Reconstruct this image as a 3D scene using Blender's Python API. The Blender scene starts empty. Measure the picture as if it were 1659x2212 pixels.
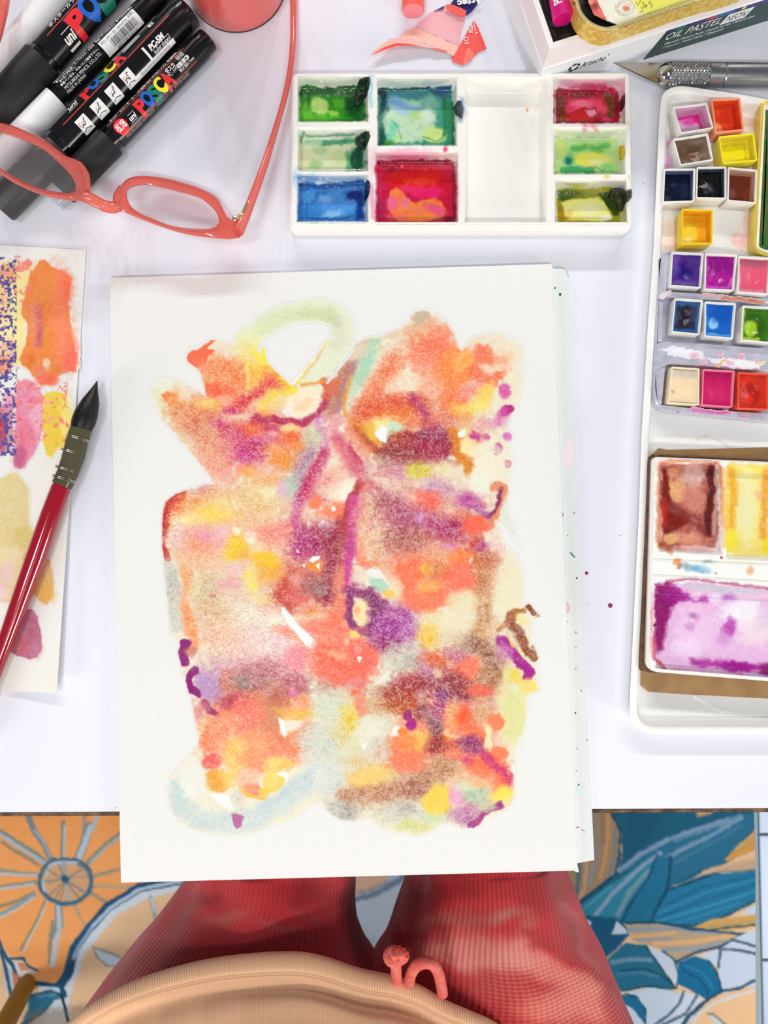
import bpy, bmesh, math, random
import numpy as np
from mathutils import Vector

# ------------------------------------------------------------------ camera
S = bpy.context.scene
COL = S.collection
PW, PH, FPX = 1659., 2212., 1660.
TILT = math.radians(2.6)
CAMZ = 1.14
TT = 0.74                                   # table top height
cam = bpy.data.cameras.new('camera'); co = bpy.data.objects.new('camera', cam); COL.objects.link(co)
cam.sensor_fit = 'AUTO'; cam.sensor_width = 36.0; cam.lens = FPX / PH * 36.0
cam.clip_start = 0.01; cam.clip_end = 50
co.location = (0, 0, CAMZ); co.rotation_euler = (TILT, 0, 0)
cam.dof.use_dof = True; cam.dof.focus_distance = 0.40; cam.dof.aperture_fstop = 20
S.camera = co

# ------------------------------------------------------------------ world, lights, exposure
wd = bpy.data.worlds.new('world'); S.world = wd; wd.use_nodes = True
bg = wd.node_tree.nodes['Background']
bg.inputs[0].default_value = (0.82, 0.90, 1.0, 1); bg.inputs[1].default_value = 0.42
def area(name, loc, target, size, power, color, shape='SQUARE', size_y=None):
    l = bpy.data.lights.new(name, 'AREA'); l.energy = power; l.color = color; l.shape = shape; l.size = size
    if size_y: l.size_y = size_y
    o = bpy.data.objects.new(name, l); COL.objects.link(o); o.location = loc
    o.rotation_euler = (Vector(target) - Vector(loc)).to_track_quat('-Z', 'Y').to_euler()
    return o
for k in range(5):                          # a row of ceiling spots beyond the table
    area('ceiling_spot', (-0.9 + 0.45 * k, 2.3, 2.45), (0.0, 0.05, TT), 0.12, 19, (1.0, 0.98, 0.95), 'DISK')
area('overhead_light', (-0.37, -0.30, 2.45), (-0.1, 0.0, TT), 0.30, 17, (0.97, 0.98, 1.0), 'RECTANGLE', 0.26)
area('window_light', (2.2, 0.5, 1.9), (0.1, 0.0, TT), 1.2, 18.0, (0.88, 0.94, 1.0))
area('overhead_light', (0.25, -0.85, 2.45), (0.05, -0.35, 0.6), 0.7, 7.0, (1.0, 0.97, 0.92))  # added fill over the lap, not a known ceiling fixture
for k in range(6):                          # the row of spots behind the seat
    area('ceiling_spot', (-0.52 + 0.22 * k, -1.05, 2.45), (0.0, -0.1, 0.7), 0.09, 6.0, (1.0, 0.98, 0.95), 'DISK')
area('fill_left', (-1.5, -1.1, 1.25), (-0.3, -0.5, 0.1), 0.5, 38.0, (1.0, 0.93, 0.84))  # added fill to brighten the rug, no real lamp stands here
area('fill_right', (1.5, -1.1, 1.25), (0.3, -0.5, 0.1), 0.5, 38.0, (1.0, 0.95, 0.88))  # its added counterpart on the right, again only fill
S.view_settings.view_transform = 'Standard'; S.view_settings.look = 'None'
S.view_settings.gamma = 1.0; S.view_settings.use_curve_mapping = False
S.view_settings.exposure = -1.42

# ------------------------------------------------------------------ helpers: geometry
CT, ST = math.cos(TILT), math.sin(TILT)
def P(px, py, z):
    """the point at height z that the pixel (px, py) of the photograph looks at"""
    px = np.asarray(px, float); py = np.asarray(py, float); z = np.asarray(z, float)
    x = (px - PW / 2) / FPX; y = -(py - PH / 2) / FPX
    dy = y * CT + ST; dz = y * ST - CT
    t = (z - CAMZ) / dz
    return np.stack(np.broadcast_arrays(x * t, dy * t, z), -1)
def PX(w):
    """world points -> pixel coordinates of the photograph"""
    w = np.asarray(w, float); x, y, z = w[..., 0], w[..., 1], w[..., 2] - CAMZ
    yc = y * CT + z * ST; zc = -y * ST + z * CT
    return PW / 2 + FPX * x / -zc, PH / 2 - FPX * yc / -zc
def pts(s):
    return [tuple(float(v) for v in t.split(',')) for t in s.split()]
ORI = {}
def thing(name, label, cat, loc, group=None, kind=None):
    o = bpy.data.objects.new(name, None); COL.objects.link(o); o.empty_display_size = 0.01
    o.location = loc; ORI[o.name] = np.array(loc, float)
    tag(o, label, cat, group, kind); return o
def tag(o, label=None, cat=None, group=None, kind=None):
    if label: o['label'] = label
    if cat: o['category'] = cat
    if group: o['group'] = group
    if kind: o['kind'] = kind
    return o
def mk(name, verts, faces, mats, parent=None, midx=None, attrs=None, sharp=35, smooth=True):
    verts = np.asarray(verts, float)
    if parent is not None:
        org = ORI[parent.name]
    else:
        org = np.array([verts[:, 0].mean(), verts[:, 1].mean(), verts[:, 2].min()])
    me = bpy.data.meshes.new(name)
    v = (verts - org).astype(np.float32)
    if isinstance(faces, np.ndarray):
        n, k = faces.shape
        me.vertices.add(len(v)); me.vertices.foreach_set('co', v.ravel())
        me.loops.add(n * k); me.loops.foreach_set('vertex_index', faces.astype(np.int32).ravel())
        me.polygons.add(n); me.polygons.foreach_set('loop_start', np.arange(0, n * k, k, dtype=np.int32))
        me.update(calc_edges=True)
    else:
        me.from_pydata(v.tolist(), [], faces)
    if not isinstance(mats, (list, tuple)): mats = [mats]
    for m in mats: me.materials.append(m)
    if midx is not None: me.polygons.foreach_set('material_index', np.asarray(midx, np.int32))
    if smooth:
        me.polygons.foreach_set('use_smooth', np.ones(len(me.polygons), bool))
        if sharp and len(v) < 60000: me.set_sharp_from_angle(angle=math.radians(sharp))
    for k, a in (attrs or {}).items():
        a = np.asarray(a, np.float32)
        if a.ndim == 2:
            at = me.attributes.new(k, 'FLOAT_COLOR', 'POINT'); at.data.foreach_set('color', a.ravel())
        else:
            at = me.attributes.new(k, 'FLOAT', 'POINT'); at.data.foreach_set('value', a)
    me.validate()
    o = bpy.data.objects.new(name, me); COL.objects.link(o)
    ORI[o.name] = org
    if parent is not None: o.parent = parent
    else: o.location = org
    return o
def ccw(l):
    l = np.asarray(l, float)
    a = np.sum(l[:, 0] * np.roll(l[:, 1], -1) - np.roll(l[:, 0], -1) * l[:, 1])
    return l if a > 0 else l[::-1]
def rounded(poly, r, n=5):
    """polygon (any units) with its corners rounded; r one number or one per corner"""
    p = np.asarray(poly, float); out = []
    N = len(p); rs = [r] * N if np.isscalar(r) else r
    for i in range(N):
        a, b, c = p[i - 1], p[i], p[(i + 1) % N]
        if rs[i] <= 0: out.append(b); continue
        da = np.linalg.norm(a - b); dc = np.linalg.norm(c - b)
        ra = min(rs[i], da * .49); rc = min(rs[i], dc * .49)
        s = b + (a - b) / da * ra; e = b + (c - b) / dc * rc
        for k in range(n + 1):
            t = k / n; out.append((1 - t) ** 2 * s + 2 * t * (1 - t) * b + t * t * e)
    return np.array(out)
def inset(l, d):
    if d == 0: return l
    e = np.roll(l, -1, 0) - l; e /= np.linalg.norm(e, axis=1)[:, None] + 1e-12
    n = np.stack([-e[:, 1], e[:, 0]], 1); n0 = np.roll(n, 1, 0)
    m = (n + n0) / np.maximum(1 + np.sum(n * n0, 1), .35)[:, None]
    q = l + m * d
    if d > 0 and len(l) > 12:                 # drop points that overran a tight corner
        ok = sdist(q[:, 0], q[:, 1], [tuple(p) for p in l]) < -.93 * d
        if not ok.all() and ok.any():
            k = int(np.argmax(ok)); run = []
            for i in [(k + j) % len(l) for j in range(len(l) + 1)]:
                if not ok[i]: run.append(i)
                elif run: q[run] = q[run].mean(0); run = []
                if run and np.linalg.norm(l[i] - l[(i + 1) % len(l)]) > 3 * d: q[run] = q[run].mean(0); run = []
    return q
def loft(name, loop, prof, mat, parent=None, cap0=True, cap1=True, sharp=35, **kw):
    """loop: world xy outline; prof: (inset, z) rings from the first to the last"""
    l = ccw(np.asarray(loop)[:, :2]); N = len(l); V = []; Fc = []
    for d, z in prof:
        q = inset(l, d); V.append(np.column_stack([q, np.full(N, z) if np.isscalar(z) else z(q)]))
    for k in range(len(prof) - 1):
        for i in range(N):
            j = (i + 1) % N
            Fc.append((k * N + i, k * N + j, (k + 1) * N + j, (k + 1) * N + i))
    if cap0: Fc.append(tuple(range(N))[::-1])
    if cap1: Fc.append(tuple((len(prof) - 1) * N + i for i in range(N)))
    return mk(name, np.concatenate(V), Fc, mat, parent, sharp=sharp, **kw)
def tube_geo(path, rad, seg=14, flat=1.0, caps=True, up=(0, 0, 1)):
    p = np.asarray(path, float); K = len(p)
    rad = np.full(K, rad) if np.isscalar(rad) else np.asarray(rad, float)
    t = np.zeros_like(p)
    for i in range(K):
        a = p[max(i - 1, 0)]; b = p[min(i + 1, K - 1)]
        d = b - a
        if np.linalg.norm(d) < 1e-9: d = p[-1] - p[0]
        t[i] = d / np.linalg.norm(d)
    V = []; up = (0, 1, 0) if np.abs(t[:, 2]).min() > .85 else up; ref = np.array(up, float)
    for i in range(K):
        s = np.cross(t[i], ref); s /= np.linalg.norm(s) + 1e-12
        u = np.cross(s, t[i]); ref = u if abs(np.dot(t[i], up)) > .9 else np.array(up, float)
        a = np.arange(seg) * 2 * math.pi / seg
        V.append(p[i] + rad[i] * (np.cos(a)[:, None] * s + flat * np.sin(a)[:, None] * u))
    Fc = []
    for i in range(K - 1):
        for j in range(seg):
            k = (j + 1) % seg
            Fc.append((i * seg + j, i * seg + k, (i + 1) * seg + k, (i + 1) * seg + j))
    if caps:
        Fc.append(tuple(range(seg))[::-1]); Fc.append(tuple((K - 1) * seg + j for j in range(seg)))
    return np.concatenate(V), Fc
def tube(name, path, rad, mat, parent=None, seg=14, flat=1.0, sharp=40, caps=True, **kw):
    v, f = tube_geo(path, rad, seg, flat, caps)
    return mk(name, v, f, mat, parent, sharp=sharp, **kw)
def spline(p, n=8, closed=False):
    p = np.asarray(p, float); N = len(p); out = []
    R = range(N if closed else N - 1)
    for i in R:
        if closed: a, b, c, d = p[i - 1], p[i], p[(i + 1) % N], p[(i + 2) % N]
        else: a, b, c, d = p[max(i - 1, 0)], p[i], p[i + 1], p[min(i + 2, N - 1)]
        for k in range(n):
            t = k / n
            out.append(.5 * ((2 * b) + (c - a) * t + (2 * a - 5 * b + 4 * c - d) * t * t + (3 * b - a - 3 * c + d) * t ** 3))
    if not closed: out.append(p[-1])
    return np.array(out)
def grid_faces(nx, ny, keep=None):
    i = np.arange(nx * ny).reshape(ny, nx)
    f = np.stack([i[:-1, :-1], i[1:, :-1], i[1:, 1:], i[:-1, 1:]], -1)
    if keep is not None:
        k = keep.reshape(ny, nx); k = k[:-1, :-1] | k[1:, :-1] | k[1:, 1:] | k[:-1, 1:]
        f = f[k]
    return f.reshape(-1, 4)
def compact(verts, faces, attrs):
    used = np.zeros(len(verts), bool); used[faces.ravel()] = True
    m = np.cumsum(used) - 1
    return verts[used], m[faces], {k: v[used] for k, v in attrs.items()}

# ------------------------------------------------------------------ helpers: colour and paint
def lin(c):
    c = np.asarray(c, float); return np.where(c <= .04045, c / 12.92, ((c + .055) / 1.055) ** 2.4)
def srgb(h):
    h = h.lstrip('#'); return np.array([int(h[i:i + 2], 16) / 255 for i in (0, 2, 4)])
def hashn(ix, iy, seed):
    h = (ix.astype(np.int64) * 374761393 + iy.astype(np.int64) * 668265263 + seed * 974634777) & 0xffffffff
    h = ((h ^ (h >> 13)) * 1274126177) & 0xffffffff
    return ((h ^ (h >> 16)) & 0xffff) / 65535.
def vnoise(x, y, seed):
    ix = np.floor(x); iy = np.floor(y); fx = x - ix; fy = y - iy
    fx = fx * fx * (3 - 2 * fx); fy = fy * fy * (3 - 2 * fy)
    a = hashn(ix, iy, seed); b = hashn(ix + 1, iy, seed); c = hashn(ix, iy + 1, seed); d = hashn(ix + 1, iy + 1, seed)
    return (a * (1 - fx) + b * fx) * (1 - fy) + (c * (1 - fx) + d * fx) * fy
def fbm(x, y, scale, octv=3, seed=0):
    r = 0; a = 1; t = 0
    for k in range(octv):
        r = r + a * vnoise(x / scale * 2 ** k, y / scale * 2 ** k, seed + k * 17); t += a; a *= .55
    return r / t * 2 - 1
def sdist(x, y, poly):
    d = np.full(x.shape, 1e18); ins = np.zeros(x.shape, bool); N = len(poly)
    for i in range(N):
        ax, ay = poly[i]; bx, by = poly[(i + 1) % N]
        ex, ey = bx - ax, by - ay
        t = np.clip(((x - ax) * ex + (y - ay) * ey) / (ex * ex + ey * ey + 1e-9), 0, 1)
        d = np.minimum(d, (x - ax - t * ex) ** 2 + (y - ay - t * ey) ** 2)
        c = ((ay > y) != (by > y))
        with np.errstate(all='ignore'): ins ^= c & (x < ex * (y - ay) / (ey if ey else 1e-9) + ax)
    d = np.sqrt(d); return np.where(ins, -d, d)
class Paint:
    """colour laid on points (px, py) by strokes, washes and drops; sRGB inside, linear out"""
    def __init__(s, px, py, base, warp=9, wscale=34, edge=1.0, seed=1, fine=.3, softer=1.):
        s.k = softer; s.raw = False
        s.x0 = px.ravel(); s.y0 = py.ravel()
        s.x = s.x0 + warp * fbm(s.x0, s.y0, wscale, 3, seed) + fine * warp * fbm(s.x0, s.y0, wscale / 5, 2, seed + 7)
        s.y = s.y0 + warp * fbm(s.x0, s.y0, wscale, 3, seed + 50) + fine * warp * fbm(s.x0, s.y0, wscale / 5, 2, seed + 57)
        s.n = fbm(s.x0, s.y0, 9, 3, seed + 90); s.e = edge
        s.c = np.tile(srgb(base), (len(s.x), 1)); s.g = np.zeros(len(s.x)); s.w = np.zeros(len(s.x)); s.cov = np.zeros(len(s.x))
    def _put(s, idx, d, col, a, soft, gr):
        if soft >= 6: soft = soft * s.k
        d = d + s.n[idx] * soft * .9 * s.e
        m = np.clip(.5 - d / (2 * soft), 0, 1); m = m * m * (3 - 2 * m) * a
        if gr: m = np.clip(m * (1 + .7 * gr * s.n[idx]), 0, 1)
        if col == 'wet': s.w[idx] = np.maximum(s.w[idx], m); return
        if col == 'dry': s.w[idx] *= 1 - m; return
        s.c[idx] += (srgb(col) - s.c[idx]) * m[:, None]
        s.g[idx] += (gr - s.g[idx]) * m; s.cov[idx] = np.maximum(s.cov[idx], m)
    def _box(s, x0, y0, x1, y1):
        return np.nonzero((s.x > x0) & (s.x < x1) & (s.y > y0) & (s.y < y1))[0]
    def ell(s, x, y, rx, ry, ang, col, a, soft, gr):
        R = max(rx, ry) + 2.2 * soft + 2; i = s._box(x - R, y - R, x + R, y + R)
        if not len(i): return
        ca, sa = math.cos(math.radians(ang)), math.sin(math.radians(ang))
        u = (s.x[i] - x) * ca + (s.y[i] - y) * sa; v = -(s.x[i] - x) * sa + (s.y[i] - y) * ca
        s._put(i, (np.sqrt((u / rx) ** 2 + (v / ry) ** 2) - 1) * min(rx, ry), col, a, soft, gr)
    def poly(s, pl, col, a, soft, gr):
        q = np.array(pl); R = 2.2 * soft + 2
        i = s._box(q[:, 0].min() - R, q[:, 1].min() - R, q[:, 0].max() + R, q[:, 1].max() + R)
        if len(i): s._put(i, sdist(s.x[i], s.y[i], pl), col, a, soft, gr)
    def line(s, pl, r, col, a, soft, gr):
        q = np.array(pl); R = r + 2.2 * soft + 2
        i = s._box(q[:, 0].min() - R, q[:, 1].min() - R, q[:, 0].max() + R, q[:, 1].max() + R)
        if not len(i): return
        x, y = s.x[i], s.y[i]; d = np.full(x.shape, 1e18)
        for k in range(len(pl) - 1):
            ax, ay = pl[k]; ex, ey = pl[k + 1][0] - ax, pl[k + 1][1] - ay
            t = np.clip(((x - ax) * ex + (y - ay) * ey) / (ex * ex + ey * ey + 1e-9), 0, 1)
            d = np.minimum(d, (x - ax - t * ex) ** 2 + (y - ay - t * ey) ** 2)
        s._put(i, np.sqrt(d) - r, col, a, soft, gr)
    def run(s, text):
        for ln in text.strip().splitlines():
            t = ln.split()
            if not t or t[0].startswith('//'): continue
            s.px = (s.x, s.y)
            if t[0].isupper(): s.x, s.y = s.x0, s.y0; t[0] = t[0].lower(); s.hold = s.px
            else: s.hold = None
            if t[0] == 'e':      # e x y rx ry angle colour alpha soft grain
                x, y, rx, ry, an = map(float, t[1:6]); s.ell(x, y, rx, ry, an, t[6], float(t[7]), float(t[8]), float(t[9]))
            elif t[0] == 'p':    # p colour alpha soft grain points
                s.poly(pts(' '.join(t[5:])), t[1], float(t[2]), float(t[3]), float(t[4]))
            elif t[0] == 'l':    # l colour alpha soft grain radius points
                s.line(pts(' '.join(t[6:])), float(t[5]), t[1], float(t[2]), float(t[3]), float(t[4]))
            if s.hold: s.x, s.y = s.hold
        return s
    def rgba(s):
        return np.column_stack([lin(np.clip(s.c, 0, 1)), np.clip(s.g, 0, 1)])

# ------------------------------------------------------------------ helpers: materials
MATS = {}
def mat(name, col='#ffffff', rough=.5, metal=0., spec=.5, coat=0., vcol=False, grain=0., gscale=1300, bump=0., bscale=900, wet=False,
        tint=0., tscale=60, tcol='#888888', clear=0., sheen=0., bdist=.0004, paper='#efece2', sss=0., edge=None):
    m = bpy.data.materials.new(name); m.use_nodes = True; nt = m.node_tree; N = nt.nodes; L = nt.links
    b = N['Principled BSDF']; out = N['Material Output']
    c = tuple(lin(srgb(col))) + (1,)
    b.inputs['Base Color'].default_value = c; b.inputs['Roughness'].default_value = rough
    b.inputs['Metallic'].default_value = metal; b.inputs['Specular IOR Level'].default_value = spec
    b.inputs['Coat Weight'].default_value = coat; b.inputs['Coat Roughness'].default_value = .08
    b.inputs['Sheen Weight'].default_value = sheen
    if sss: b.inputs['Subsurface Weight'].default_value = sss; b.inputs['Subsurface Scale'].default_value = .002
    geo = N.new('ShaderNodeNewGeometry'); cur = None
    def noise(scale, detail=3):
        n = N.new('ShaderNodeTexNoise'); n.inputs['Scale'].default_value = scale; n.inputs['Detail'].default_value = detail
        L.new(geo.outputs['Position'], n.inputs['Vector']); return n.outputs['Fac']
    def mp(src, a, b_, c_, d):
        n = N.new('ShaderNodeMapRange'); n.inputs[1].default_value = a; n.inputs[2].default_value = b_
        n.inputs[3].default_value = c_; n.inputs[4].default_value = d; L.new(src, n.inputs[0]); return n.outputs[0]
    def math_(op, a, b_):
        n = N.new('ShaderNodeMath'); n.operation = op
        for i, v in enumerate((a, b_)):
            if isinstance(v, (int, float)): n.inputs[i].default_value = v
            else: L.new(v, n.inputs[i])
        return n.outputs[0]
    def mixc(f, a, b_, mode='MIX'):
        n = N.new('ShaderNodeMix'); n.data_type = 'RGBA'; n.blend_type = mode
        for i, v in ((0, f), (6, a), (7, b_)):
            if isinstance(v, (int, float)): n.inputs[i].default_value = v
            elif isinstance(v, tuple): n.inputs[i].default_value = v
            else: L.new(v, n.inputs[i])
        return n.outputs[2]
    if vcol:
        at = N.new('ShaderNodeAttribute'); at.attribute_name = 'Col'; cur = at.outputs['Color']
        if grain:
            f = math_('ADD', math_('MULTIPLY', noise(gscale, 2), .65), math_('MULTIPLY', noise(gscale * .35, 2), .35))
            hi = math_('MULTIPLY', mp(f, .5, .62, 0, 1), math_('MULTIPLY', at.outputs['Alpha'], grain))
            lo = math_('MULTIPLY', mp(f, .5, .38, 0, 1), math_('MULTIPLY', at.outputs['Alpha'], grain))
            cur = mixc(math_('MULTIPLY', lo, .26), cur, tuple(lin(srgb(paper))) + (1,))
            dk = mixc(1.0, cur, cur, 'MULTIPLY'); cur = mixc(math_('MULTIPLY', hi, .6), cur, dk)
    if tint:
        base = cur if cur is not None else c
        cur = mixc(math_('MULTIPLY', mp(noise(tscale, 4), .4, .65, 0, 1), tint), base, tuple(lin(srgb(tcol))) + (1,))
    if cur is not None: L.new(cur, b.inputs['Base Color'])
    if wet:
        aw = N.new('ShaderNodeAttribute'); aw.attribute_name = 'wet'
        L.new(mp(aw.outputs['Fac'], 0, 1, rough, .07), b.inputs['Roughness'])
        L.new(mp(aw.outputs['Fac'], 0, 1, spec, .9), b.inputs['Specular IOR Level'])
    if bump:
        bp = N.new('ShaderNodeBump'); bp.inputs['Strength'].default_value = bump; bp.inputs['Distance'].default_value = bdist
        L.new(noise(bscale, 4), bp.inputs['Height']); L.new(bp.outputs[0], b.inputs['Normal'])
    if edge:                                  # thick translucent plastic: deeper colour where the wall turns away
        lw = N.new('ShaderNodeLayerWeight'); lw.inputs[0].default_value = .5
        L.new(mixc(lw.outputs['Facing'], c, tuple(lin(srgb(edge))) + (1,)), b.inputs['Base Color'])
    if wet:                                    # beads of water standing on the tooth of the paper
        b2 = N.new('ShaderNodeBump'); b2.inputs['Distance'].default_value = .0006; L.new(mp(aw.outputs['Fac'], .3, 1, 0, .38), b2.inputs['Strength'])
        L.new(noise(520, 2), b2.inputs['Height']); L.new(bp.outputs[0], b2.inputs['Normal']); L.new(b2.outputs[0], b.inputs['Normal'])
    if clear:
        tr = N.new('ShaderNodeBsdfTransparent'); mx = N.new('ShaderNodeMixShader')
        tr.inputs[0].default_value = c; mx.inputs[0].default_value = clear
        if edge: L.new(mp(lw.outputs['Facing'], 0, .8, clear, clear * .35), mx.inputs[0])
        L.new(b.outputs[0], mx.inputs[1]); L.new(tr.outputs[0], mx.inputs[2]); L.new(mx.outputs[0], out.inputs[0])
    MATS[name] = m; return m

# ------------------------------------------------------------------ helpers: lettering
_tc = bpy.data.curves.new('lettering', 'FONT'); _to = bpy.data.objects.new('lettering', _tc)
_tcache = {}
def glyphs(body, bold=0., shear=0.):
    """verts (u, v) for a cap height of 1, faces and width"""
    k = (body, bold, shear)
    if k not in _tcache:
        COL.objects.link(_to); _tc.body = body; _tc.offset = bold; _tc.shear = shear; _tc.resolution_u = 3
        dg = bpy.context.evaluated_depsgraph_get(); dg.update()
        me = bpy.data.meshes.new_from_object(_to.evaluated_get(dg))
        v = np.array([x.co[:2] for x in me.vertices]).reshape(-1, 2); f = [tuple(p.vertices) for p in me.polygons]
        bpy.data.meshes.remove(me); COL.objects.unlink(_to)
        v = v / .7
        v[:, 0] -= v[:, 0].min(); _tcache[k] = (v, f, v[:, 0].max())
    return _tcache[k]
class Print:
    """flat print gathered into one mesh; every piece goes through a mapping (u, v, layer) -> world"""
    def __init__(s): s.v = []; s.f = []; s.m = []; s.n = 0
    def add(s, uv, faces, mi, fn, layer, cut=None):
        uv = np.asarray(uv, float)
        if cut:
            bm = bmesh.new(); vs = [bm.verts.new((a, b, 0)) for a, b in uv]
            for f in faces:
                try: bm.faces.new([vs[i] for i in f])
                except ValueError: pass
            lo, hi = uv[:, 1].min(), uv[:, 1].max(); t = math.floor(lo / cut) * cut + cut
            while t < hi:
                bmesh.ops.bisect_plane(bm, geom=bm.verts[:] + bm.edges[:] + bm.faces[:], plane_co=(0, t, 0), plane_no=(0, 1, 0)); t += cut
            bm.verts.index_update(); uv = np.array([v.co[:2] for v in bm.verts]); faces = [tuple(v.index for v in f.verts) for f in bm.faces]; bm.free()
        w = fn(uv[:, 0], uv[:, 1], layer)
        s.v.append(w); s.f += [tuple(i + s.n for i in f) for f in faces]; s.m += [mi] * len(faces); s.n += len(w)
    def text(s, body, u, v, size, mi, fn, layer=1, bold=0., shear=0., width=None, anchor='c', cut=None, rot=0, flip=1):
        g, f, w = glyphs(body, bold, shear)
        sc = size; sx = size if width is None else width / w
        q = g * [sx, sc]; q[:, 1] -= sc * .5
        if anchor == 'c': q[:, 0] -= w * sx / 2
        if rot:
            c_, s_ = math.cos(rot), math.sin(rot); q = np.column_stack([q[:, 0] * c_ - q[:, 1] * s_, q[:, 0] * s_ + q[:, 1] * c_])
        q[:, 0] *= flip
        s.add(q + [u, v], f, mi, fn, layer, cut)
    def rect(s, u0, v0, u1, v1, mi, fn, layer=0, cut=None):
        s.add([(u0, v0), (u1, v0), (u1, v1), (u0, v1)], [(0, 1, 2, 3)], mi, fn, layer, cut)
    def disc(s, u, v, r, mi, fn, layer=0, ry=None, cut=None, n=24):
        a = np.arange(n) * 2 * math.pi / n; ry = ry or r
        s.add(np.column_stack([u + r * np.cos(a), v + ry * np.sin(a)]), [tuple(range(n))], mi, fn, layer, cut)
    def stroke(s, p, w, mi, fn, layer=1):
        p = np.asarray(p, float); t = np.gradient(p, axis=0); t /= np.linalg.norm(t, axis=1)[:, None] + 1e-9
        n = np.column_stack([-t[:, 1], t[:, 0]]) * w / 2; K = len(p)
        s.add(np.concatenate([p + n, p - n]), [(i, i + 1, K + i + 1, K + i) for i in range(K - 1)], mi, fn, layer)
    def build(s, name, mats, parent): return mk(name, np.concatenate(s.v), s.f, mats, parent, midx=s.m, smooth=False)
# ------------------------------------------------------------------ floor tiles and rug
M_tile = mat('tile', '#c9dcf6', .25, tint=.25, tscale=14, tcol='#b6cbe9')
M_grout = mat('grout', '#5d686c', .9)
TL = .1785; G = .004
fx0 = P(1640, 1900, 0)[0]                          # left edge of the tile column seen beside the rug
fy0 = P(1650, 1803, 0)[1]
xs0, ys0 = fx0 - 6 * .36, fy0 - 5 * TL
x1, y1 = xs0 + 9 * .36, ys0 + 11 * TL
floor = mk('floor', [(xs0, ys0, -.012), (x1, ys0, -.012), (x1, y1, -.012), (xs0, y1, -.012),
                     (xs0, ys0, -.003), (x1, ys0, -.003), (x1, y1, -.003), (xs0, y1, -.003)],
           [(3, 2, 1, 0), (4, 5, 6, 7), (0, 1, 5, 4), (1, 2, 6, 5), (2, 3, 7, 6), (3, 0, 4, 7)], M_grout, smooth=False)
floor['kind'] = 'structure'
proto = None
for i in range(9):
    for j in range(11):
        lx, ly = xs0 + i * .36 + G / 2, ys0 + j * TL + G / 2
        if proto is None:
            proto = loft('tile', np.array([(0, 0), (.36 - G, 0), (.36 - G, TL - G), (0, TL - G)]) + [lx, ly], [(0, -.0035), (0, -.001), (.0012, 0)], M_tile, floor, cap0=False, smooth=False)
            tx, ty = lx, ly
        else:
            o = proto.copy(); COL.objects.link(o); o.location = (lx - tx, ly - ty, 0)

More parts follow.
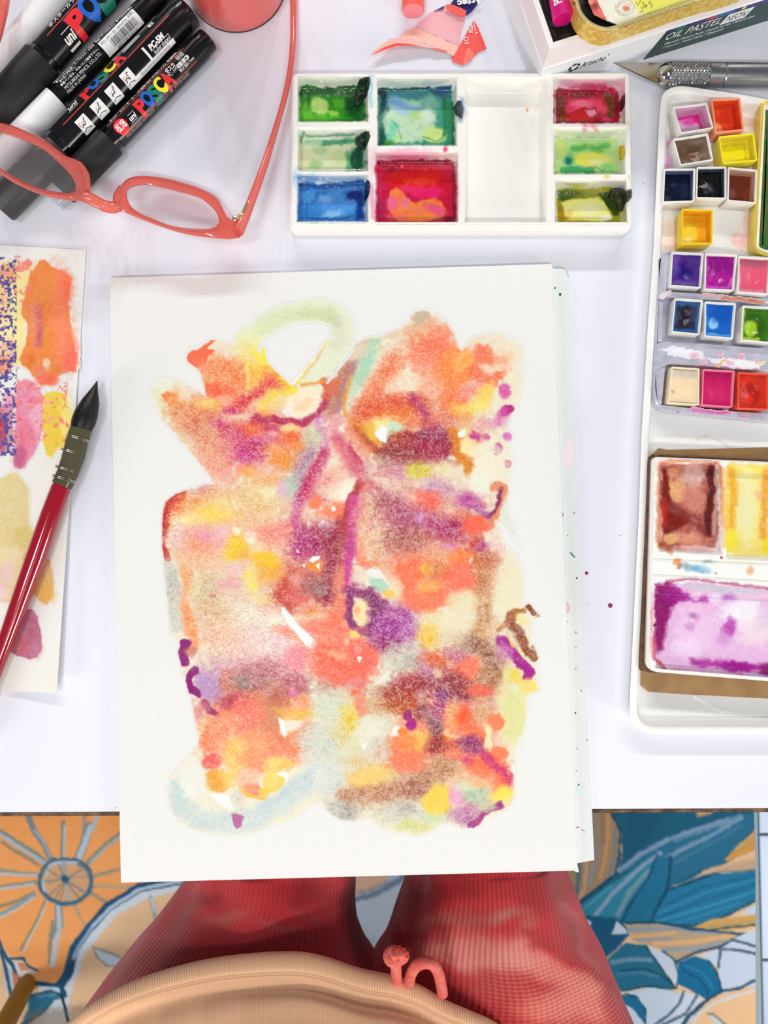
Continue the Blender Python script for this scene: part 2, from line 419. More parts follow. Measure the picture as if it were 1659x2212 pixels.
RUG = """
p #f0a566 1 3 0 -300,1640 420,1640 420,1898 380,1905 300,1922 235,1962 190,2012 160,2055 147,2110 130,2130 60,2112 25,2070 0,2035 -300,1900
p #e0934f .5 60 0 -300,1640 420,1640 420,1790 -300,1790
p #f2ac6c .5 30 0 90,1980 200,1960 150,2080 60,2060
// rays
l #7f8b84 .9 3 0 6 98,1862 60,1835 0,1797
l #a9c0d6 .9 2 0 4 96,1864 55,1838 0,1803
l #8a8a7c .8 3 0 4 84,1868 40,1843 5,1820
l #6f8795 .9 3 0 6 110,1856 95,1825 72,1792 58,1755
l #9fb3c6 .8 2 0 3 108,1850 92,1815 75,1795
l #7f8c88 .9 3 0 5 136,1854 136,1810 137,1776
l #b4c3d4 .9 2 0 3 139,1852 139,1815 141,1785
l #7f8c88 .9 3 0 9 170,1854 185,1810 192,1785
l #b6cce2 .95 2 0 6 172,1852 188,1805 196,1788
l #8d9696 .9 3 0 4 182,1800 183,1755
l #a9bccb .9 3 0 5 198,1795 214,1755
l #848f86 .9 3 0 6 186,1866 220,1835 260,1800
l #aebfc9 .8 2 0 3 195,1862 225,1836 260,1806
l #8f978e .9 3 0 4 203,1891 260,1878
l #a9a79a .8 3 0 4 205,1914 290,1917 340,1918
l #8f978e .9 3 0 4 198,1930 236,1952
l #a0a294 .8 3 0 3 160,1955 175,1985 187,2004
l #8f978e .9 3 0 4 80,1889 40,1887 0,1880
l #b7c6d6 .9 2 0 3 80,1891 40,1891 0,1888
l #8f8f7c .9 3 0 4 78,1906 40,1910 0,1916
l #b7c6d6 .9 2 0 3 72,1910 40,1914 0,1921
l #8b8a6c .9 3 0 4 72,1928 40,1945 0,1958
l #7ea0b5 .9 2 0 5 74,1932 40,1955 0,1976
l #c3d3e2 .8 2 0 2 72,1938 40,1962 0,1982
l #8b8a6c .9 2 0 3 98,1945 75,1995 46,2050
l #c4cdd3 .9 2 0 2 102,1946 80,1995 50,2054
l #7c8f98 .9 2 0 9 127,1958 127,2000 114,2020
l #8d8f7a .9 2 0 4 113,1990 109,2040 108,2080
l #b9c9d8 .95 2 0 6 126,1958 126,2010 120,2050 114,2085
l #6f8795 .8 2 0 2 120,1960 121,2010 118,2015
// disc of the flower
e 142 1905 60 52 0 #5d8099 .95 3 0
e 142 1905 50 43 0 #d9a87c .98 3 0
l #bccbdb .9 3 0 4 100,1890 108,1870 135,1862 165,1862
l #bccbdb .9 3 0 4 92,1905 96,1925
l #8fa6ba .9 3 0 5 139,1865 140,1900
l #9db0c2 .9 3 0 4 147,1945 145,1910
l #9a9484 .8 2 0 3 100,1876 140,1900
l #9a9484 .8 2 0 3 140,1900 185,1872
l #9a9484 .8 2 0 2 140,1900 190,1890
l #8e9096 .8 2 0 3 140,1900 188,1930
l #8e9096 .8 2 0 3 98,1905 140,1898
l #847c70 .7 2 0 2 140,1900 105,1935
l #847c70 .7 2 0 2 140,1900 118,1942
l #847c70 .7 2 0 2 140,1900 130,1946
l #847c70 .7 2 0 2 140,1900 170,1940
l #847c70 .7 2 0 2 140,1900 128,1868
e 141 1899 8 9 0 #2f5f86 1 3 0
l #3d6a88 .9 3 0 3 86,1905 90,1880 112,1858 140,1854 172,1857 195,1880 199,1905 190,1930 165,1948 135,1952 108,1942 90,1925 86,1905
// branch
l #cfdff0 .95 3 0 9 420,1908 310,1934 245,1972 203,2022 172,2062 157,2112 142,2150 140,2170
l #28557a 1 2 0 10 420,1897 300,1918 235,1958 190,2008 160,2050 147,2105 130,2128
l #b9d0e8 .95 2 0 4 420,1899 300,1922 240,1960 200,2000
l #8fb2cf .95 2 0 4 198,2004 172,2042 160,2066
l #9dbbd3 .9 2 0 3 168,2062 158,2072
l #28557a 1 2 0 5 132,2128 134,2155 140,2180 148,2212
l #28557a 1 2 0 5 80,2124 110,2128 132,2128 140,2150
p #c9daec 1 2 0 80,2130 128,2132 130,2146 85,2142
p #c6d6e6 1 2 0 8,2060 25,2090 30,2130 22,2160 10,2130
l #2d5c7c 1 2 0 4 -4,2030 12,2065 28,2085 38,2110 52,2120
l #2d5c7c 1 2 0 4 2,2055 14,2100 24,2150
l #2d5c7c 1 2 0 3 22,2070 50,2070 58,2085 80,2096
p #cddcec .95 2 0 28,2074 52,2076 60,2092 82,2100 40,2106
p #d48b66 1 2 0 36,2078 52,2078 58,2090 70,2096 46,2096
p #cf8660 1 2 0 26,2098 36,2104 50,2122 44,2150 32,2140
p #2f6f92 1 3 0 60,2150 110,2142 134,2150 110,2180 70,2208 45,2215 60,2180
l #16405c .9 3 0 3 60,2152 110,2140 135,2150
l #16405c .8 3 0 5 50,2214 90,2190 118,2165
l #57a6c4 .7 3 0 3 80,2152 120,2148
p #cbdcec 1 3 0 118,2160 142,2154 160,2210 60,2216 95,2190
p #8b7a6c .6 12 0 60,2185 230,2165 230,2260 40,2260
l #1f3340 1 2 0 3 134,2155 142,2185 150,2214
// beside the thigh
l #9aa6a8 .9 2 0 5 325,1940 332,1965 340,1995
l #c3d5ea .9 2 0 3 327,1942 334,1968
p #97a09c .9 2 0 196,2042 225,2052 262,2066 262,2092 230,2088 208,2068
p #c9dcf0 1 2 0 204,2050 230,2060 262,2072 262,2088 235,2084 215,2070
// between the legs
p #c4d8ee 1 3 0 690,1640 1000,1640 1000,2130 690,2130
p #e8c6ae 1 6 0 740,1640 855,1640 835,1900 800,1925 765,1935 740,1935
l #6f8fab .95 5 0 6 890,1880 865,1900 830,1922 795,1936 760,1944
l #a7a0b0 .8 5 0 4 835,1908 800,1922 775,1928
// right flower
p #23607f 1 3 0 1150,1640 1700,1640 1700,1790 1560,1870 1500,1900 1450,1915 1440,1960 1400,2000 1280,1990 1200,1960 1330,1890 1345,1850 1342,1800
p #1d5574 .6 12 0 1360,1745 1440,1745 1390,1830 1350,1870
p #2e7092 1 3 0 1340,1882 1420,1822 1500,1787 1580,1765 1700,1740 1700,1740 1632,1780 1570,1860 1500,1885 1450,1915 1440,1880
p #a48c70 1 3 0 1150,1640 1318,1640 1320,1755 1338,1785 1343,1800 1338,1850 1330,1885 1250,1948 1200,1960
l #c9986a 1 3 0 4 1312,1750 1314,1800 1308,1850 1296,1895
l #7b868d .9 3 0 4 1330,1790 1327,1850 1316,1890
l #8b969e .8 3 0 4 1289,1750 1290,1850 1275,1905
l #cba88a .9 3 0 4 1267,1865 1262,1920 1250,1945
l #4f7488 .9 3 0 4 1250,1865 1250,1900 1245,1935
l #93a0a6 .8 3 0 3 1280,1870 1272,1915
l #9a7c5e .8 3 0 3 1300,1750 1302,1820
l #1c4b68 .9 3 0 3 1320,1755 1341,1795 1338,1850 1330,1888 1250,1950
l #8ba4c0 .9 4 0 5 1338,1880 1385,1845 1440,1815 1500,1793 1570,1772
l #6f93b0 .8 5 0 4 1460,1815 1540,1785 1600,1765
l #809fbd .9 4 0 5 1425,1862 1470,1837 1530,1807 1600,1768
l #4a86a8 .6 4 0 4 1460,1862 1530,1825 1600,1785
p #3187a5 1 3 0 1250,1958 1330,1902 1400,1860 1416,1850 1402,1900 1362,1950 1342,1988 1270,1990
l #90a8c2 .9 3 0 5 1280,1984 1320,1935 1370,1885 1426,1843
l #7d9bab .9 3 0 5 1335,1975 1360,1925 1402,1882
l #5aa3bb .7 3 0 3 1262,1962 1320,1915
l #1c4f6e .9 3 0 3 1420,1848 1402,1898 1362,1950 1342,1990
p #27739a 1 3 0 1345,1990 1370,1945 1405,1895 1420,1850 1446,1850 1445,1910 1420,1960 1395,1998
p #2a7aa3 1 3 0 1390,2000 1440,1932 1450,1917 1520,1888 1640,1880 1640,1942 1570,1977 1520,1997 1450,2000
l #419bc4 .7 2 0 2 1420,1975 1520,1930 1630,1900
l #1e638a .7 2 0 2 1420,1985 1520,1945 1630,1912
l #419bc4 .7 2 0 3 1420,1990 1540,1955 1630,1925
l #1e638a .7 2 0 2 1440,1955 1520,1915 1630,1890
l #419bc4 .6 2 0 2 1450,1997 1540,1970 1600,1950
l #184a68 .9 3 0 3 1448,1850 1448,1885 1440,1925 1405,1990
l #184a68 .9 3 0 3 1440,1922 1500,1903 1560,1880 1640,1878
l #184a68 .9 3 0 3 1455,2000 1520,1998 1575,1975 1640,1942
p #c99a58 1 3 0 1566,1859 1590,1830 1640,1785 1640,1830 1600,1851
l #dd9c50 .9 3 0 4 1574,1856 1628,1828
l #c8ab80 .8 3 0 4 1590,1835 1632,1800
p #c6aa90 1 3 0 1480,1905 1540,1872 1640,1849 1640,1878 1560,1882 1520,1890
l #d9b48c .9 3 0 3 1520,1885 1570,1868 1632,1856
p #c79d74 1 4 0 1500,1640 1548,1640 1545,1748 1535,1758 1505,1766
p #c6d8ee 1 2 0 1598,1972 1640,1950 1640,1978
p #1f5a80 1 3 0 1240,1975 1330,1984 1352,2000 1358,2020 1332,2050 1308,2070 1270,2060 1240,2010
p #c9d9ec 1 2 0 1250,1975 1278,1992 1276,2002 1262,1996
p #c6d6ea 1 2 0 1332,1989 1352,2008 1354,2017 1320,2018
p #bba68a 1 3 0 1355,1994 1420,1994 1500,2008 1600,2018 1560,2042 1500,2056 1460,2076 1430,2050 1365,2032
l #8f9fb2 .9 3 0 5 1362,2008 1450,2006 1560,2015
l #dfb280 .95 2 0 4 1364,2023 1410,2020 1460,2014
l #e2b480 .95 2 0 5 1412,2038 1480,2036 1595,2020
l #97a3b0 .9 2 0 4 1430,2052 1510,2048 1560,2035
l #8f9fb2 .8 2 0 3 1380,2030 1450,2028
l #1f4f70 .9 2 0 3 1352,1994 1420,1993 1500,2007 1610,2018
l #1f4f70 .9 2 0 3 1458,2078 1500,2058 1560,2044 1600,2022
p #d3a862 1 2 0 1494,2004 1540,1985 1640,1976 1640,2000 1560,2012
l #b3a170 .8 2 0 3 1530,2002 1640,1990
l #23506c .9 2 0 2 1494,2004 1530,2010 1580,2002 1640,1998
p #cad9ee 1 2 0 1512,2062 1560,2048 1592,2024 1640,2004 1640,2128 1600,2136 1558,2148 1552,2092
l #4a6272 .9 2 0 3 1554,2050 1590,2052 1640,2062
l #4a6272 .9 2 0 3 1580,2030 1610,2038 1640,2046
l #4a6272 .9 2 0 3 1557,2053 1552,2090
p #c8d7ea 1 2 0 1394,2042 1430,2056 1455,2072 1466,2102 1461,2130 1440,2102 1410,2066
p #2a7090 1 2 0 1310,2075 1350,2036 1392,2040 1418,2076 1452,2124 1460,2136 1400,2130 1340,2142 1320,2112
l #7f9cba .8 3 0 5 1322,2080 1360,2072 1405,2074
l #4f8fb0 .6 3 0 4 1335,2105 1380,2100 1420,2110
l #1b4a66 .9 2 0 2 1340,2098 1390,2092 1425,2105 1455,2130
l #1b4a66 .9 2 0 2 1396,2044 1420,2080 1450,2125
l #1b4a66 .9 2 0 2 1432,2056 1456,2072 1466,2105 1461,2134
p #1f6f9c 1 2 0 1464,2080 1500,2064 1530,2074 1548,2100 1558,2142 1530,2160 1490,2138 1462,2126
l #4a9ac0 .5 2 0 2 1480,2085 1515,2100 1540,2135
l #174766 .6 2 0 2 1475,2095 1510,2115 1530,2145
l #174766 .9 2 0 2 1530,2074 1549,2100 1558,2142
p #c5d8ec 1 2 0 1342,2146 1400,2134 1440,2137 1472,2152 1442,2192 1420,2214 1300,2216
p #23729a 1 2 0 1335,2146 1374,2150 1393,2180 1391,2212 1370,2182 1345,2165
l #184a66 .9 2 0 2 1350,2146 1376,2152 1394,2182 1392,2212
l #184a66 .9 2 0 2 1342,2140 1400,2131 1450,2137 1462,2134
p #cfdded 1 2 0 1470,2140 1532,2160 1482,2216 1400,2216 1440,2192
l #45607a .9 2 0 3 1477,2142 1470,2166 1440,2196 1415,2214
l #45607a .9 2 0 3 1506,2152 1482,2190 1430,2214
l #45607a .9 2 0 2 1530,2160 1500,2190
p #f0c79b 1 2 0 1490,2225 1512,2188 1545,2165 1585,2150 1645,2133 1645,2225
l #d9dfe8 .9 2 0 3 1492,2220 1512,2188 1545,2167 1585,2152 1640,2136
l #2f5068 .95 2 0 3 1528,2160 1560,2141 1600,2134 1625,2120 1645,2116
l #2f5068 .95 2 0 4 1474,2216 1490,2192 1530,2158
l #8b8f8c .9 2 0 3 1530,2190 1540,2190 1570,2216
l #cadce8 1 2 0 5 1538,2198 1558,2216
"""  # the greyish lower left patch is shading painted into the pile
gx = np.arange(-240, 1632 + .1, 3.0); gy = np.arange(1700, 2262, 3.0)
GX, GY = np.meshgrid(gx, gy)
pr = Paint(GX, GY, '#e8c4a0', warp=2.0, wscale=40, seed=5, edge=.8).run(RUG)
rug_z = .006
M_rug = mat('rug_pile', '#ffffff', .95, spec=.1, vcol=True, bump=.5, bscale=700, bdist=.001)
M_bind = mat('rug_binding', '#9fb0b6', .9, bump=.4, bscale=800)
rp = P(GX.ravel(), GY.ravel(), rug_z + .0004)
rl, rr = P(-240, 1980, rug_z)[0], P(1632, 1980, rug_z)[0]
rt, rb = P(800, 1700, rug_z)[1], P(800, 2258, rug_z)[1]
RUGT = thing('rug', 'printed rug with blue leaves and orange flowers on the tiled floor', 'rug', (0, rb, 0))
loft('rug_binding', [(rl - .01, rb - .01), (rr + .007, rb - .01), (rr + .007, rt + .01), (rl - .01, rt + .01)], [(0, 0), (0, .004), (.002, .0062)], M_bind, RUGT)
v, f, a = compact(rp, grid_faces(len(gx), len(gy)), {'Col': pr.rgba()})
v[:, 0] = np.minimum(v[:, 0], rr + .001)
mk('printed_pile', v, f, M_rug, RUGT, attrs=a, sharp=0)

# ------------------------------------------------------------------ table
M_top = mat('table_laminate', '#e9eaf4', .28, spec=.45, tint=.10, tscale=9, tcol='#dde3f2')
M_edge = mat('table_edge', '#3a2414', .6, tint=.6, tscale=160, tcol='#8a6a45')
M_leg = mat('table_leg', '#d8d8dc', .4)
fl, fr = P(-900, 1757.5 + .0053 * 900, TT), P(2600, 1748 - .0053 * 940, TT)
TAB = thing('work_table', 'white laminate work table with a dark chipped front edge', 'table', (0, .2, 0))
tb = [(fl[0], fl[1] + .0004), (fr[0], fr[1] + .0004), (fr[0], .62), (fl[0], .62)]
loft('table_top', tb, [(.002, TT - .028), (0, TT - .027), (0, TT - .0006), (.0006, TT)], M_top, TAB, smooth=False)
loft('front_edge_strip', [(fl[0], fl[1] - .0018), (fr[0], fr[1] - .0018), (fr[0], fr[1] + .0004), (fl[0], fl[1] + .0004)],
     [(0, TT - .028), (0, TT - .0012), (.0004, TT - .0008)], M_edge, TAB, smooth=False)
for sx in (fl[0] + .05, fr[0] - .05):
    for sy in (-.07, .56):
        loft('leg', np.array([(-.02, -.02), (.02, -.02), (.02, .02), (-.02, .02)]) + [sx, sy], [(.002, 0), (0, .01), (0, TT - .028)], M_leg, TAB, smooth=False)
M_drop = mat('paint_drop', '#8a1c4c', .25)
for x, y, r in ((1267, 1238, 3.6), (1318, 1308, 5.0)):
    a = np.arange(14) * 2 * math.pi / 14; c = P(x, y, TT)
    loft('paint_drop', c[:2] + np.column_stack([np.cos(a), np.sin(a)]) * r * .00024, [(0, TT + .0001), (r * .00006, TT + .0004), (r * .00015, TT + .0006)], M_drop, TAB, cap0=False)
M_grey = mat('grey_speck', '#8c8a92', .6)
for x, y, r in ((1340, 1157, 1.6), (1272, 1306, 1), (470, 188, 1), (505, 193, 1), (545, 230, 1), (1390, 395, 1.4), (250, 1757, 1.2), (428, 263, 1.2), (517, 350, 1.1)):
    a = np.arange(8) * 2 * math.pi / 8; c = P(x, min(y, 1745), TT)
    loft('speck', c[:2] + np.column_stack([np.cos(a), np.sin(a)]) * r * .00024, [(0, TT + .0001), (.0001, TT + .0002)], M_grey, TAB, cap0=False)
# ------------------------------------------------------------------ the wet painting, the sheet under it and the swatch sheet
M_paper = mat('watercolour_paper', '#e9e8e5', .75, spec=.25, bump=.35, bscale=1100)
M_paper2 = mat('old_paper', '#e0e4e2', .7, spec=.25, bump=.3, bscale=1000)
M_wash = mat('watercolour_wash', '#ffffff', .62, spec=.3, vcol=True, grain=1.0, gscale=900, bump=.6, bscale=850, wet=True, bdist=.0005)
def sheet(name, poly, z0, z1, m, parent):
    w = np.array([P(x, y, z1) for x, y in poly])
    return loft(name, w, [(0, z0), (0, z1 - .0001), (.0001, z1)], m, parent, smooth=False)
ZS = TT + .0034
UNDER = thing('underlying_sheet', 'older paint-spattered sheet peeking out to the right under the painting', 'paper', P(1000, 1200, TT))
sheet('sheet', pts('300,640 1190,577 1224,582 1229,588 1240,900 1262,1400 1284,1858 1247,1865 1251,1885 1240,1882 1236,1866 400,1888'), TT + .0004, TT + .0012, M_paper2, UNDER)
spk = [(1199, 622, 2.2, '#3f9c74'), (1210, 636, 2.8, '#14503a'), (1223, 625, 1.4, '#8fa'), (1216, 1114, 1.5, '#a06a6a'), (1226, 1157, 1.6, '#4aa48c'), (1246, 1249, 2.0, '#225a66'),
       (1244, 1366, 2.2, '#7fb09c'), (1225, 1343, 1.3, '#333'), (1244, 1398, 1.2, '#777'), (1244, 1445, 1.2, '#555'), (1256, 1492, 1.2, '#555'), (1243, 1540, 2, '#54606a'), (1268, 1599, 1.8, '#9aa3a0'),
       (1246, 1617, 1.4, '#777'), (1245, 1665, 1.6, '#9aa'), (1250, 1695, 1.8, '#274a55'), (1247, 1787, 1.6, '#c23a3a'), (1250, 1787, 1.2, '#c23a3a'), (1258, 1793, 1.4, '#9a3040'), (1262, 1797, 1.2, '#c04858'), (1215, 1110, 2, '#b07a70'), (1240, 1108, 2, '#b89088')]
pm = {}
for x, y, r, h in spk:
    if len(h) < 7: h = '#' + ''.join(c * 2 for c in h[1:])
    if h not in pm: pm[h] = mat('spatter', h, .5)
    a = np.arange(9) * 2 * math.pi / 9; c = P(x, y, TT + .0012)
    loft('paint_spatter', c[:2] + np.column_stack([np.cos(a), np.sin(a) * 1.2]) * r * .00024, [(0, TT + .00125), (.0001, TT + .0014)], pm[h], UNDER, cap0=False)
def stain(fn, *a):
    p = Print(); fn(p, *a); return p
pf = lambda u, v, l: P(u, v, TT + .0013 + .0001 * l)
for nm, col, kind, arg in (('paint_spatter', '#1f8a78', 's', ('1232,1193 1236,1198 1242,1204', 3.2)), ('paint_stain', '#d98a94', 's', ('1224,1302 1230,1310 1229,1318 1225,1324', 1.4)), ('pencil_mark', '#a9b4b0', 's', ('1195,579 1215,578 1222,582 1226,590 1228,598', 1.6)),
        ('paint_stain', '#f0c8c8', 'f', '1223,1300 1228,1308 1229,1316 1224,1325'), ('paint_stain', '#d3e6e8', 'f', '1246,1700 1256,1693 1262,1702 1258,1712 1248,1718'), ('paint_stain', '#eee0e6', 'f', '1218,960 1232,945 1240,960 1238,1000 1224,1020 1216,990')):
    pu = Print()
    if kind == 's': pu.stroke(pts(arg[0]), arg[1], 0, pf)
    else: q = pts(arg); pu.add(q, [tuple(range(len(q)))[::-1]], 0, pf, 0)
    pu.build(nm, [mat('stain_' + col[1:], col, .6)], UNDER)

